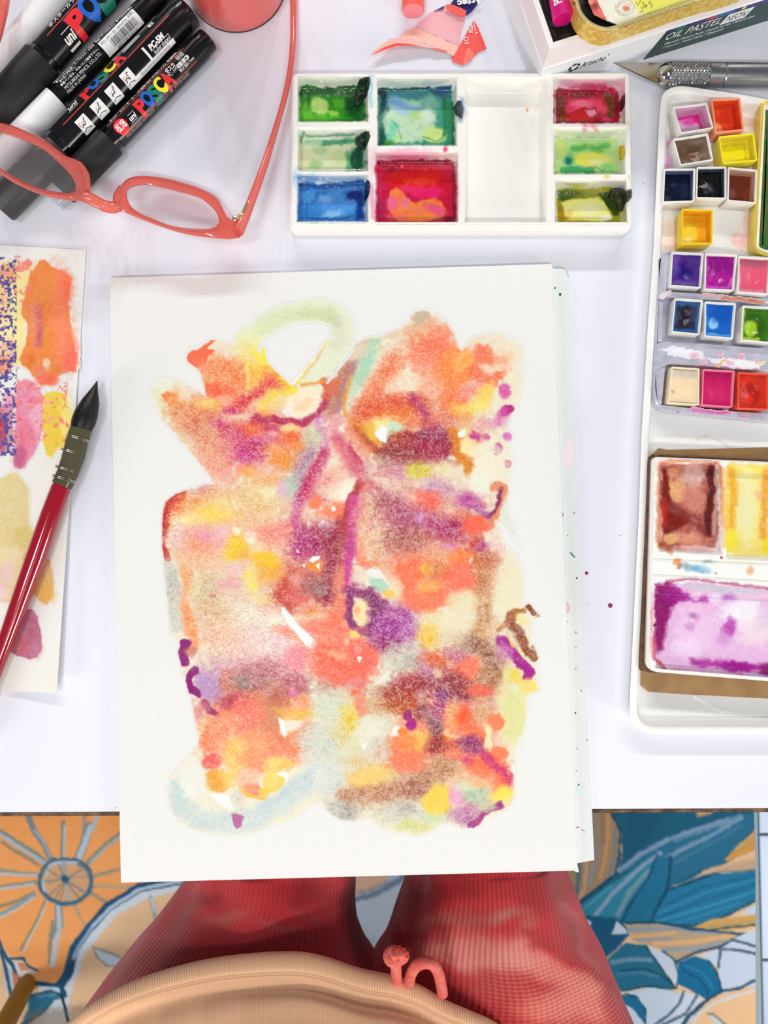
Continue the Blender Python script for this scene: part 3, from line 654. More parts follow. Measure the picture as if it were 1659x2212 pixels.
PAINTING = """
p #e9e3cb .92 4 .25 322,842 340,818 375,818 412,838 446,858 440,830 430,800 405,782 402,765 412,748 432,747 450,734 470,732 500,744 540,745 600,790 628,836 660,835 700,830 720,815 745,785 768,745 785,733 830,723 860,712 880,700 884,686 900,673 922,668 945,680 965,694 980,718 988,748 998,760 1008,745 1022,730 1050,719 1082,722 1112,731 1126,748 1132,790 1128,830 1118,870 1104,900 1095,930 1104,965 1103,1010 1098,1050 1097,1075 1090,1110 1078,1140 1085,1170 1112,1195 1126,1222 1132,1260 1130,1300 1140,1310 1152,1345 1152,1380 1150,1425 1165,1465 1166,1490 1142,1497 1136,1550 1128,1605 1112,1640 1108,1665 1112,1700 1108,1735 1085,1755 1058,1768 1035,1787 1000,1790 975,1781 960,1777 940,1792 905,1806 870,1806 825,1790 800,1768 793,1766 770,1775 735,1772 705,1750 690,1730 650,1760 600,1785 540,1800 480,1805 425,1795 385,1775 364,1740 360,1710 372,1675 400,1640 430,1610 422,1560 410,1505 396,1455 382,1400 370,1365 360,1290 352,1215 350,1120 356,1085 378,1068 415,1055 440,1047 464,1047 450,1025 428,995 395,958 355,912 328,875
// broad first washes
e 500 830 90 70 0 #f0a878 .7 26 .8
e 540 930 130 80 15 #ea9a84 .8 30 1
e 930 800 130 90 0 #f4a27c .7 34 .8
e 900 930 130 60 0 #dd7a58 .85 28 .8
e 440 1130 80 60 0 #edb48c .75 28 .8
e 520 1180 140 100 0 #efc09a .8 34 .9
e 900 1130 150 110 0 #dd9484 .8 36 1
e 700 1140 80 110 0 #dc8c8c .8 26 1
e 940 1240 120 70 0 #f29a70 .8 30 .8
e 660 1260 90 60 0 #dd7a6a .8 24 .8
e 480 1300 90 110 0 #e6cfae .8 30 1
e 720 1380 100 90 0 #f09478 .85 28 .7
e 860 1360 70 60 0 #d8a8b4 .7 24 1
e 540 1470 110 70 0 #c8787a .8 28 .6
e 550 1570 115 100 0 #ee9058 .88 28 .6
e 960 1500 120 70 0 #c87468 .85 26 1
e 960 1590 120 80 0 #ee8a64 .85 26 .7
e 760 1580 90 90 0 #dcd9bc .85 26 .8
e 1030 1420 90 80 0 #dcb898 .75 26 1
e 870 1690 130 60 0 #d6bc94 .8 24 1
e 1030 1690 80 60 0 #ecb890 .75 22 .8
// ring of pale green
l #e3e8cc .95 3 .25 25 530,737 575,697 630,673 690,668 735,685 743,720 728,765 700,800 672,826
l #d6dfae .7 10 .5 15 560,712 610,682 665,672 715,682
l #c9cf9a .5 8 .6 9 660,672 705,680 728,695
l #d3cfb2 .5 10 .8 8 730,690 736,720 728,750
e 540 737 32 24 -30 #ecebb4 .8 12 .3
P #efeeea 1 2.5 0 572,757 592,732 640,706 700,697 714,714 708,738 662,800 630,838 606,816 577,786
P #efeeea 1 1.5 0 758,752 764,758 735,795 708,830 703,828 730,790
l #f1e04a .9 4 .2 6 569,757 574,788 602,814 628,837
l #efd52c .8 3 0 5 612,822 629,840 645,828
l #ecd95c .8 3 0 4 712,735 690,768 662,802 638,832
l #e2b49a .6 3 0 2 700,760 672,797 655,818
// upper left arm
e 352 836 34 20 10 #e8e8d6 .85 9 .3
l #e4e7c8 .85 7 .3 13 335,850 362,895 412,960 448,1015 468,1045
e 460 812 34 30 0 #efc28e .7 14 .8
e 500 812 52 40 0 #ef8349 .8 18 .9
e 470 800 26 22 0 #f0a264 .6 12 .9
e 495 750 30 16 0 #e9dfc4 .8 9 .4
e 533 762 26 26 0 #efe08c .8 12 .5
p #f06c4c .98 2.5 0 400,776 412,754 433,752 443,741 456,732 465,733 444,754 461,761 444,784 428,800 411,788
e 448 795 22 16 30 #f3875c .7 10 .7
e 472 843 36 18 8 #f2673f .95 7 .5
e 440 842 8 10 0 #f06a44 .95 3 .2
e 497 866 30 14 0 #f6ab88 .8 9 .5
e 560 800 20 44 0 #f3d24e .85 12 .6
e 560 770 16 26 0 #f3e45a .85 9 .3
l #f3e06a .9 4 .3 4 533,790 534,815 532,835
e 590 822 30 16 30 #f2913c .85 10 .8
l #e2504a .85 9 .8 13 590,830 560,848 530,862 508,884 492,898
l #d83f55 .7 8 1 8 555,852 525,868 505,895
l #c72f86 .9 8 .8 13 424,895 455,902 478,915 488,922
l #d0508f .7 8 1 12 488,902 505,888
e 515 906 32 11 0 #f4dfc0 .95 7 .4
e 475 900 16 14 0 #e7a07a .5 8 1
p #ee6f35 .95 4 .1 346,853 364,845 384,857 382,878 366,878
l #eda257 .85 14 .9 22 372,868 400,884 432,892 460,884
e 448 874 22 11 0 #f2cd62 .85 8 .6
l #d98a58 .8 14 1 14 380,885 410,905 440,925
l #eda37c .8 18 1 30 400,905 440,945 470,985
l #c9684a .5 16 1 18 420,915 455,950 480,985
l #b62a58 .95 4 .3 11 556,912 587,906 612,912 661,912 690,888 702,860
l #c43060 .8 5 .3 8 560,900 548,915 565,930 600,928 640,918
l #dc5a38 .9 4 .2 9 702,862 706,838 700,828
e 522 935 44 24 0 #e05550 .8 14 .8
e 546 934 20 14 0 #f2723c .8 8 .5
e 500 955 32 26 0 #cf4a88 .8 12 1
e 575 955 26 16 0 #de7aa2 .7 10 .8
e 548 972 30 18 0 #c52e70 .75 10 1
e 606 960 20 16 0 #d85a8a .6 8 1
e 630 945 24 16 0 #ec6a36 .95 8 .5
e 622 926 24 8 0 #f5d890 .95 5 .3
e 640 962 20 12 0 #f08a3c .8 8 .7
e 590 868 36 18 -12 #f1d592 .95 8 .4
l #f2d440 .85 6 .3 6 566,878 585,852 622,844 640,845
e 572 890 10 12 0 #f0a24c .8 6 .4
e 656 872 42 30 -20 #f4e8cc .98 5 .3
e 655 872 16 13 0 #f3c79a .7 9 .4
e 622 887 12 9 0 #e9e8e5 .98 3 0
l #ec9a40 .9 3 0 4 640,832 668,831 702,826
l #f2dc50 .9 3 0 5 622,842 640,836
// taupe run and aqua stripe
l #e0cbb0 .85 8 .5 18 790,738 770,772 748,800
l #bd7862 .9 8 .3 17 748,800 732,835 724,872 714,890
e 716,838 16 20 0 #dc6a48 .8 7 .2
l #a9748c .6 5 .3 6 772,782 748,815 738,858 728,888
l #e39438 .85 5 .3 7 756,822 744,866 748,888 760,905
l #eee0cc .95 8 .6 14 830,740 805,790 780,840 765,880
l #a6d6b6 .92 9 .4 13 811,742 798,775 780,810 766,838
l #cfdcc4 .7 8 .5 10 768,835 758,875
e 850 752 34 26 0 #e8dcc4 .85 14 .9
e 876 815 34 38 0 #efe2c8 .95 13 .8
l #ee8052 .8 12 1 19 850,785 815,830 788,872 772,900
l #ea5c38 .6 10 1 12 820,855 795,885
e 915 742 40 30 0 #f4a473 .7 18 1
e 945 752 38 44 0 #f97a58 .92 18 .5
e 915 700 34 20 0 #eab089 .6 10 .6
e 908 683 22 14 0 #ccb597 .85 5 .1
e 940 715 26 18 0 #f6a27c .6 9 .8
e 905 770 30 30 0 #f47f60 .7 16 .7
e 925 800 26 30 0 #f2a488 .6 14 .8
l #e25a36 .95 10 .8 22 792,886 830,882 868,872 902,876
l #dd6c28 .9 9 .6 16 772,915 782,940 802,958
e 850 896 54 17 0 #ea8238 .9 10 .8
e 906 906 24 12 0 #f08a50 .8 7 .6
e 830 926 46 24 0 #f2e596 .95 8 .3
e 790 935 18 22 0 #e2a02a .7 8 .5
l #eec23c .7 6 .4 6 795,925 800,950 825,965
e 852 922 18 11 0 #bfe0cc .9 6 .2
// dark red band
p #9c3440 .93 7 .7 782,942 802,966 836,960 862,936 900,926 932,926 958,936 978,950 990,976 962,986 930,994 900,990 868,996 838,988 812,976
l #c4542c .8 6 .5 7 772,930 784,955 806,972
e 900 1002 70 8 -4 #a85058 .6 9 1
e 868 952 42 20 -15 #b34038 .9 10 .8
e 930 970 40 26 0 #ae2a54 .85 12 .7
e 850 985 40 14 0 #8f4038 .7 10 1
l #b5386c .9 9 .7 12 893,862 912,888 932,915 952,935
e 930 935 30 16 0 #8e3a68 .7 10 .8
e 975 905 28 14 -20 #d46a8a .7 9 .9
e 900 925 14 7 0 #f2b48c .9 5 .5
e 940 905 22 22 0 #ef8a6a .6 12 .8
P #f0efee 1 1.5 0 808,937 827,916 842,934 834,957 820,952
l #57a88c .7 2 0 2 842,934 834,957
// pink neck under the taupe run
e 726 925 26 36 0 #e7a2a4 .9 10 .5
e 738 930 8 16 20 #f3efe9 .95 3 .3
l #d06cb2 .75 6 .3 6 688,908 694,940 706,968
l #ee9c7e .8 9 .5 11 752,918 766,958 788,985
e 675 950 22 26 0 #cfc6ac .9 8 1
e 700 975 10 22 20 #d681b4 .6 7 .8
// top right petals
e 980 798 38 46 0 #f68e46 .92 14 .6
e 1005 782 28 24 0 #f7a94a .85 12 .7
e 978 860 32 34 0 #f67d46 .92 12 .7
e 1048 742 52 26 0 #ecdfc6 .7 10 .7
e 1045 768 28 22 20 #f47f58 .97 6 .3
e 1078 808 14 13 0 #ee7a52 .97 4 .1
l #f06a48 .85 8 .5 15 1026,800 1042,822 1060,828
e 1055 795 14 9 0 #f7d3b4 .8 5 .5
e 1098 765 30 34 0 #eee2c8 .7 12 .7
e 1106 830 18 46 0 #eee3c6 .85 9 .5
e 1085 778 14 18 0 #f6a578 .6 9 .6
e 1022 845 30 20 -15 #ee9d94 .85 10 .9
l #f4d450 .9 10 .6 13 1052,845 1040,868 1012,884 986,890
e 1030 880 22 10 -20 #f3e48a .8 8 .5
e 990 900 26 12 0 #ec9a5a .7 9 .8
e 1091 843 14 18 0 #d955a0 .93 5 .2
l #b61f7c .98 3 0 10 1105,880 1092,886
l #d04fa0 .85 6 .2 11 1088,890 1078,908
e 1066 914 32 12 -15 #e3a2c4 .7 9 .8
e 1000 920 26 12 -10 #efc890 .6 9 .8
l #c63a86 .95 3 .2 8 1022,938 1036,951 1050,951
e 1026 956 14 10 0 #e2705c .8 6 .4
e 1097 944 10 11 0 #d874b6 .95 4 .2
e 1074 970 9 13 10 #b41c7a .98 2 0
e 1095 1003 9 9 0 #d04182 .98 2.5 0
e 1052 1000 46 50 0 #efe8d0 .85 14 .7
e 1010 962 22 20 0 #f4e8a6 .9 9 .4
l #dc7714 .97 7 .4 12 984,938 984,966 996,988 1012,1006
l #e08c26 .9 5 .4 6 996,992 1016,1030 1028,1046
e 1006 930 12 8 0 #f0e07c .8 5 .3
P #f1f0ee 1 1.2 0 988,936 1006,924 1004,942 992,945
e 900 1018 28 17 0 #d9d144 .92 8 .7
e 955 1015 24 12 20 #eee0a0 .7 9 .6
e 862 1022 22 26 0 #d99ab4 .8 10 1
e 880 990 26 10 10 #a84a48 .7 8 .8
e 1035 1042 26 20 20 #e9eddc .95 6 .2
e 985 1040 30 16 25 #ece2c8 .7 9 .7
// left field
e 470 985 48 46 0 #eea688 .85 18 .9
e 440 960 26 34 30 #e5a684 .6 14 1
e 528 985 34 24 0 #cf3c86 .75 13 1
e 560 975 24 14 0 #c93572 .6 9 1
e 612 990 26 22 0 #ee9038 .92 10 .7
e 595 972 22 12 0 #f3b060 .7 9 .8
e 541 1016 24 13 0 #f2a548 .92 8 .4
e 486 1028 30 18 0 #f09e92 .8 11 .6
e 592 1036 42 14 0 #f4a360 .8 11 .7
e 575 1012 24 8 0 #eeb4a8 .7 8 .6
l #c42a1c .98 5 .1 14 392,1072 370,1090 358,1122
l #c2352c .95 4 .3 8 354,1125 356,1170 362,1204
e 384 1098 12 20 20 #ec6428 .9 7 .4
l #f0a04a .8 4 .3 4 372,1112 366,1140
e 438 1062 28 10 -10 #d08490 .7 8 1
e 475 1060 26 12 0 #f0a890 .6 9 .8
e 430 1085 44 17 -10 #efa866 .85 11 1
e 460 1112 48 20 -8 #f4d85a .95 12 .5
e 402 1128 26 15 0 #f3e69c .85 10 .5
e 550 1078 70 40 0 #e8c28a .9 22 1
e 490 1090 26 18 0 #f0d890 .6 10 .8
e 575 1065 30 14 0 #edd49c .7 9 .7
e 634 1050 26 26 0 #bfcabd .85 11 .6
e 608 1056 15 14 0 #dfb0c8 .8 8 .4
e 582 1062 14 12 0 #efe6c0 .9 7 .3
P #e9e8e5 .95 1.5 0 500,1080 505,1081 512,1096 516,1104 508,1096
e 604 1096 3 6 0 #e9e8e5 1 1.5 0
e 440 1166 62 26 0 #f0a9a2 .85 14 .7
e 445 1156 30 9 0 #e88cae .7 7 .7
e 420 1182 40 22 0 #efa078 .7 12 .8
e 385 1160 18 30 0 #e4c6bc .8 9 .9
e 480 1150 24 12 0 #ecc0c4 .8 8 .4
e 510 1182 25 32 0 #f0cb34 .96 8 .5
e 528 1196 18 12 0 #eeb046 .7 7 .7
e 545 1160 13 13 0 #f2edd4 .95 4 .2
e 513 1146 10 8 0 #f0ead0 .9 4 .3
e 596 1150 42 20 0 #f08c7e .9 12 .7
e 560 1196 16 18 0 #f1deb0 .8 8 .4
e 575 1212 34 22 15 #f2c426 .96 7 .3
e 582 1240 30 18 0 #efae48 .9 9 .6
l #f3e272 .9 8 .4 12 540,1238 546,1268
e 512 1232 26 14 -30 #eec0c2 .8 9 .5
e 440 1262 54 42 0 #e4cfa8 .9 16 1
e 425 1215 40 16 0 #eeb890 .7 11 .8
e 470 1210 20 24 0 #eec49c .7 10 .7
l #f0a468 .85 8 .8 11 402,1235 396,1290 402,1335
l #d3cfc5 .95 7 .9 19 366,1228 372,1290 384,1345
e 372 1262 10 22 0 #aca89c .4 8 1
e 455 1275 20 34 10 #c0b090 .5 14 1
e 500 1265 26 16 0 #e8a6a8 .85 9 .6
e 505 1300 32 20 0 #e6b8a8 .8 10 .6
e 462 1290 9 6 0 #d2603a .8 3 .6
l #c7402a .92 11 .7 18 640,1245 612,1275 600,1292 622,1302
e 640 1282 32 22 0 #e2645c .85 11 .7
e 565 1300 24 12 20 #f0cc58 .8 8 .5
e 575 1315 22 12 0 #e6808a .7 9 .6
// centre stem
l #a06e98 .7 12 .9 13 668,980 652,1012
e 646 1035 18 16 0 #a9b0ac .6 9 .7
e 735 1048 36 46 0 #f2dfc4 .95 12 .5
e 748 1062 18 24 0 #f0eedd .9 8 .4
e 705 1038 28 20 0 #e68a90 .7 9 1
e 725 1020 18 12 0 #eec2a0 .8 8 .7
l #c8326a .9 8 1 13 700,985 678,1022 662,1050 652,1078
l #c74a94 .85 8 1 10 648,1088 636,1128 645,1162
e 672 1070 12 16 0 #e0607a .6 7 1
e 690 1105 36 24 0 #f2d9c2 .8 10 .7
e 685 1083 14 13 0 #f37d56 .95 5 .2
e 720 1104 28 18 -15 #f37d58 .95 6 .3
e 735 1124 14 10 0 #f27650 .95 5 .2
e 717 1097 5 6 0 #f1efec 1 2 0
P #f1f0ee 1 1.5 0 685,1136 697,1123 713,1130 708,1146 690,1143
e 673 1136 5 9 0 #f1ece6 .9 3 .2
l #d9667c .9 8 .5 17 730,950 752,985 775,1018 795,1045
l #ee9a88 .6 8 .5 8 720,968 745,1005
l #c53c60 .8 4 .4 5 756,970 782,1010 800,1038 825,1068
e 690 1166 48 28 0 #a8365a .88 12 1
l #a02c48 .9 11 .9 18 738,1140 726,1180 716,1215 712,1250 702,1290
e 658 1186 30 24 0 #b62c80 .85 11 1
e 660 1155 22 12 0 #cc5a96 .6 8 1
l #b23538 .95 5 .2 9 778,1043 762,1070 752,1100 745,1130 741,1150
l #cf3c8a .92 8 .3 14 766,1085 765,1130 760,1170 754,1215 752,1262
l #b02a86 .6 7 .4 8 760,1140 756,1190
l #e0747a .7 7 .4 8 785,1045 780,1090 782,1130
l #b5544e .6 8 .4 8 742,1150 735,1190 732,1215
e 680 1266 38 24 0 #b26a68 .85 11 .7
e 690 1272 18 12 0 #9c7a80 .5 7 .6
e 640 1250 12 18 20 #eaa8a0 .85 7 .4
p #f08c28 .98 3 .1 656,1226 688,1210 691,1243 680,1242
P #f2f1f0 1 1.2 0 667,1212 675,1202 692,1201 690,1207 676,1216
P #f2f1f0 1 1.2 0 652,1220 661,1218 657,1226
P #f2f1f0 1 1.2 0 682,1222 690,1214 690,1231
P #f2f1f0 1 1.2 0 640,1187 645,1190 645,1195 641,1193
l #e88a70 .9 7 .5 13 735,1240 738,1280 740,1310
l #f07454 .85 7 .3 9 780,1172 786,1200 782,1218
e 796 1220 24 9 -8 #ee7752 .9 5 .3
// centre right field
e 812 1140 42 72 0 #eec8a2 .9 18 1
e 835 1085 34 26 30 #a84a62 .7 16 1
e 880 1110 40 24 20 #b8607c .7 16 1
e 800 1020 20 24 0 #e0b4a8 .7 11 .9
e 845 1050 30 16 0 #e9c8b6 .8 11 .8
e 838 1015 24 16 0 #d88a92 .7 10 1
e 940 1055 42 18 10 #d0a2be .85 11 1
e 905 1045 20 10 0 #ecdccb .7 7 .7
e 918 1084 34 24 0 #f36a58 .95 10 .5
e 885 1078 18 12 0 #f3c8b0 .8 7 .5
e 870 1125 54 32 0 #bb5a80 .75 18 1
e 905 1122 14 12 0 #d9a2cf .8 7 .6
e 975 1142 44 24 0 #b12a68 .92 13 1
e 940 1130 22 14 0 #c04a86 .7 9 1
e 970 1185 22 16 0 #db8eb6 .9 8 .7
e 1015 1084 27 20 0 #bf509c .9 8 .8
e 985 1098 18 10 0 #e8c0a8 .7 7 .8
e 875 1168 50 30 0 #b5645e .8 15 1
e 1000 1118 24 12 0 #e8704e .6 8 .8
e 1035 1136 34 22 -20 #f3664a .97 7 .3
l #e28a66 .95 4 .1 10 1074,1050 1090,1062 1084,1085 1070,1112 1052,1130
l #8c3260 .98 3 0 5 1080,1060 1077,1080 1065,1102 1053,1117
l #9a5a98 .8 5 .2 5 1052,1117 1042,1108 1030,1100
p #dde3d4 .9 3 .6 1080,1108 1096,1065 1099,1110 1126,1180 1104,1155 1086,1122
P #e9e8e5 1 2 0 1078,1126 1086,1130 1104,1160 1122,1196 1092,1180
e 1000 1205 32 24 0 #f4813e .95 9 .5
e 960 1195 22 10 0 #e8b078 .6 7 .8
e 1026 1176 20 15 0 #cc4840 .85 7 .8
e 1044 1186 17 15 0 #b84c88 .88 7 .6
e 1075 1190 20 22 0 #ecc8c4 .8 9 .7
e 1018 1212 4 7 0 #f1ece4 .9 2 0
e 885 1238 36 36 0 #f5764e .9 12 .5
e 988 1252 48 34 0 #f6745a .94 11 .4
l #f67a58 .94 10 .4 24 868,1250 888,1292 925,1302 952,1292
e 940 1240 24 16 0 #e0804a .7 9 .8
e 924 1226 15 14 0 #f2ba42 .9 7 .5
e 930 1266 28 12 -8 #f4ac56 .9 7 .4
e 950 1222 20 14 0 #d88a48 .6 8 1
e 1052 1215 28 22 0 #c46a42 .85 10 1
l #c68654 .85 10 1 16 1040,1245 1045,1285 1045,1335 1038,1358
e 1100 1272 30 54 0 #e9e2c0 .85 9 .4
e 1000 1300 34 22 0 #e8e0b8 .85 10 .4
e 850 1265 16 26 -20 #eee2c0 .85 8 .5
P #e9e8e5 1 1.5 0 790,1234 800,1228 820,1230 833,1250 848,1276 838,1268 825,1250 800,1249
p #b0d8c0 .95 3 .2 789,1258 800,1250 825,1253 839,1268 826,1276 797,1271
l #993472 .95 6 .6 11 757,1278 782,1280 806,1295 832,1312
e 839 1284 12 9 0 #ecca44 .9 5 .4
e 780 1245 10 14 0 #ead8c8 .9 6 .6
// lower left
l #f3985c .95 6 .6 12 404,1318 412,1360 418,1390
e 512 1340 78 50 0 #e3d6bc .85 20 .7
e 470 1350 40 36 0 #e6b492 .7 16 .8
e 505 1378 60 26 0 #e5a284 .6 14 .8
e 560 1375 40 30 0 #dcc8c0 .7 14 .7
e 460 1320 36 24 0 #dcb488 .6 14 1
e 545 1390 34 30 0 #dfb8b0 .6 12 .8
e 610 1362 22 14 20 #ef7c66 .9 6 .4
e 640 1418 24 32 -10 #ea767c .92 6 .3
e 600 1395 24 24 0 #dcb4b8 .7 10 .7
e 690 1335 46 11 5 #e9d8b4 .95 7 .4
e 672 1322 22 9 0 #ea8a44 .7 6 .7
e 705 1360 50 17 10 #f3806a .9 8 .5
P #f1f0ee 1 1.8 0 606,1312 614,1311 622,1322 636,1340 660,1365 684,1385 683,1408 660,1392 636,1364 618,1342
e 455 1480 32 38 0 #b68cc2 .85 10 .4
e 480 1440 26 20 0 #d0a0b0 .6 10 .6
l #8c1872 .99 2 0 11 398,1388 393,1408 398,1432
e 412 1408 12 14 20 #c8705a .8 5 .2
l #8a0e70 .99 1.8 0 10 424,1452 410,1466 410,1492 424,1501
l #9a2858 .96 3 0 7 438,1518 448,1538 466,1546
e 432 1535 12 20 0 #dc8c90 .8 7 .8
e 545 1468 48 32 0 #a24a46 .92 12 .5
e 520 1474 22 14 0 #7e6a50 .75 7 .4
e 495 1470 18 26 0 #c8604a .7 9 .6
e 575 1445 34 16 0 #b04458 .8 9 .7
e 510 1520 38 22 0 #b32850 .92 9 .5
p #dd6828 .95 12 .3 560,1500 622,1520 602,1555 612,1582 650,1590 662,1620 640,1642 590,1632 560,1592 530,1560
e 578 1540 30 40 0 #c87238 .92 11 .1
e 528 1552 42 40 0 #f06840 .94 13 .5
e 490 1560 26 24 0 #f28a58 .85 11 .7
e 634 1478 34 28 0 #b24656 .9 11 .6
e 600 1500 22 20 0 #b65a48 .7 9 .4
e 632 1497 13 9 0 #dd74a2 .95 4 .4
e 636 1544 34 12 -5 #e8b430 .95 6 .3
e 605 1536 18 9 0 #d89a2a .8 5 .3
e 655 1515 18 16 0 #f09a64 .8 8 .6
p #e9dccb .98 3 .5 597,1552 615,1555 632,1552 652,1556 656,1574 634,1578 622,1590 616,1600 606,1584
l #f0f0ee .9 2 .2 4 604,1556 610,1570 616,1582
l #e9925c .7 3 .2 3 626,1580 632,1600
e 660 1590 22 26 0 #e0a480 .7 10 .9
e 456 1598 20 34 0 #f38452 .97 6 .5
e 480 1575 26 24 0 #f09064 .85 9 .7
e 456 1646 20 20 0 #ea6458 .95 5 .5
e 510 1632 28 34 0 #eebd3a .92 10 .6
e 560 1640 42 30 0 #f2873e .95 10 .5
e 555 1600 30 20 0 #ef9048 .9 9 .5
e 607 1648 34 15 -10 #f4d24e .95 7 .3
e 640 1632 24 16 0 #f07a44 .9 7 .4
e 610 1655 14 8 0 #f0ac38 .8 5 .3
e 466 1688 27 22 15 #e8a02c .97 5 .3
e 497 1680 20 18 0 #f0c85c .9 7 .4
e 532 1682 24 20 0 #f2b694 .95 7 .5
e 545 1706 24 16 20 #e8906a .95 5 .4
l #f0b830 .9 3 .1 4 515,1700 530,1716 552,1724 572,1724
e 592 1688 28 24 -25 #f5cb52 .98 4 .1
e 570 1710 16 12 0 #f2c84a .95 4 .2
P #f1f0ee 1 1.5 0 597,1671 610,1667 622,1670 621,1691 615,1690 615,1679 602,1675
P #f1f0ee 1 3 0 452,1716 478,1714 494,1718 498,1735 506,1750 490,1746 470,1732
// pale loop at the bottom left
l #c3d0ce .9 10 .5 22 386,1700 390,1740 430,1772 490,1780 550,1767 610,1737 660,1697 692,1668
l #b4d4cc .7 6 .3 6 379,1688 382,1722 396,1748
l #b3c6cc .6 8 .5 9 560,1748 610,1720 660,1680 690,1655
e 420 1685 32 36 0 #e7e8de .9 9 .3
l #dde0d2 .7 6 .3 6 400,1785 450,1800 510,1803 560,1795
e 515 1725 12 22 -10 #d8d0c4 .9 6 .8
p #b04e8a .98 2 .1 497,1762 510,1761 526,1768 522,1782 510,1788 500,1775
// lower centre
e 750 1432 60 62 0 #f4705a .95 11 .5
l #f06c50 .9 10 .4 30 702,1410 720,1472 762,1482
e 735 1375 44 20 0 #f58a6c .85 9 .6
e 725 1340 20 30 0 #f27458 .8 8 .5
l #ee5c50 .7 5 .4 7 752,1290 750,1330
e 785 1320 24 27 10 #f2e0aa .99 3 .3
e 772 1318 8 8 0 #f3a864 .8 4 .3
l #8e3678 .95 4 .5 8 756,1288 754,1325 768,1352 780,1360
l #8c366c .95 7 .7 14 800,1286 816,1310 812,1342 798,1362
e 786 1358 18 8 0 #b86474 .9 5 .2
e 852 1358 46 48 0 #ac429a .9 12 1
e 840 1395 38 22 0 #a02c6c .85 10 1
e 880 1370 20 26 0 #c886b8 .6 9 1
e 770 1373 12 10 0 #f6d480 .98 4 .3
e 752 1389 7 7 0 #f4b894 .95 3 .2
e 728 1418 24 9 15 #f6b58c .85 6 .5
e 775 1408 10 9 0 #f09a9a .9 4 .3
e 800 1425 26 26 0 #f2705c .9 8 .3
e 768 1480 26 12 0 #ea8a90 .7 7 .6
P #f2f1f0 1 1.2 0 771,1420 776,1418 783,1420 776,1432
P #f2f1f0 1 1.2 0 805,1478 822,1468 848,1437 857,1440 836,1460 812,1482
e 845 1465 20 12 -40 #dfe6d4 .9 6 .5
e 872 1418 44 34 0 #d0cab8 .92 12 1
e 890 1435 18 14 0 #a8a498 .6 8 1
e 722 1520 48 42 0 #d7dac4 .92 12 .8
e 690 1605 44 34 0 #d0d5c8 .9 12 .8
e 757 1560 21 40 0 #ebcb48 .92 10 .8
e 740 1590 30 20 0 #dfd090 .7 10 .8
e 785 1526 16 24 -10 #f0886a .92 5 .3
e 832 1520 44 32 0 #dab088 .85 13 1
e 815 1490 30 14 0 #c8a888 .6 9 1
e 700 1480 24 16 0 #c8b0a4 .6 9 .9
e 800 1582 40 30 0 #e5e4d0 .92 10 .6
P #f0f0ee 1 2 0 780,1614 788,1604 793,1606 786,1620
e 660 1640 20 20 0 #dcd8c8 .8 8 .8
// lower right
e 930 1345 22 34 0 #eadba8 .8 9 .7
e 930 1376 26 22 0 #f1c444 .92 10 .7
e 925 1298 36 20 0 #f67e58 .92 9 .4
e 985 1345 40 24 0 #e9e2bc .8 10 .4
e 975 1385 34 20 0 #e4d2b0 .7 11 .9
l #9f664a .85 11 1 20 1030,1385 1050,1412 1066,1442 1070,1466
e 1010 1395 22 16 0 #9a6a5c .5 9 1
l #e6c090 .7 8 .8 12 1070,1345 1040,1370
l #97502f .96 4 .7 10 1106,1326 1108,1350 1126,1372 1136,1398 1152,1420
l #b06a30 .9 4 .5 6 1104,1330 1112,1318 1130,1320
l #8c4630 .98 2 .2 6 1141,1312 1150,1324
l #a8604a .7 2 .5 3 1150,1322 1160,1332
l #a8604a .7 3 .6 3 1150,1395 1158,1410
l #c8855c .8 4 .7 6 1078,1362 1100,1347
l #eee08a .8 5 .3 6 1122,1335 1135,1352
l #a61c8a .97 4 .4 13 1082,1384 1097,1395 1112,1420 1122,1436
e 1088 1408 18 20 40 #c878ae .7 7 .6
l #a8128a .99 3 .1 11 1130,1438 1146,1455 1141,1466
e 1146 1482 22 15 0 #f1d976 .95 4 .1
e 1112 1465 16 16 0 #f0d24a .85 7 .3
l #dfe27c .9 4 .3 4 1102,1382 1112,1400 1124,1412
e 1092 1462 10 22 0 #e0df8c .85 6 .4
e 1110 1545 30 62 0 #dfdf9a .92 8 .4
e 1085 1500 14 30 0 #e8e0a8 .8 8 .5
e 1008 1440 32 27 0 #f57c5a .95 7 .5
e 945 1425 24 18 0 #e2683a .95 8 .6
e 985 1414 22 12 0 #c65c8a .75 8 1
e 918 1420 12 22 0 #d08088 .6 7 1
e 1052 1470 30 28 0 #c08860 .75 11 1
e 900 1486 52 28 0 #a82c3a .94 12 .9
e 968 1474 48 30 0 #9c3240 .92 12 .9
e 990 1502 32 22 0 #9a2c3c .85 10 .9
e 925 1452 24 12 0 #c486ae .7 8 .9
e 1038 1490 30 16 10 #f0634c .96 6 .4
e 904 1510 11 14 0 #dab4d4 .85 5 .5
e 1012 1525 30 10 0 #ecb4b4 .85 6 .5
e 950 1452 14 9 0 #f0ceb0 .8 5 .5
e 870 1520 42 26 0 #c25e28 .9 12 1
e 855 1500 30 18 0 #b04038 .6 10 1
e 915 1540 20 20 0 #98404a .8 9 .9
l #7c2e3a .92 9 .7 15 942,1556 945,1588 938,1610
e 955 1505 16 18 0 #880f60 .98 3.5 .1
e 950 1535 19 21 0 #a01c5c .95 6 .2
e 880 1545 11 12 0 #9c1870 .98 3 .2
e 889 1566 14 14 0 #ae187c .99 2.5 .1
e 902 1590 18 12 0 #f4cf6c .9 6 .4
P #f2f1f0 1 1.5 0 842,1592 852,1567 863,1570 874,1592
e 868 1583 10 9 0 #e88416 .98 3 .1
e 985 1548 27 26 0 #f49a4c .92 8 .4
e 1006 1550 18 28 10 #f05630 .97 6 .2
e 1020 1575 24 20 30 #f2764a .9 7 .4
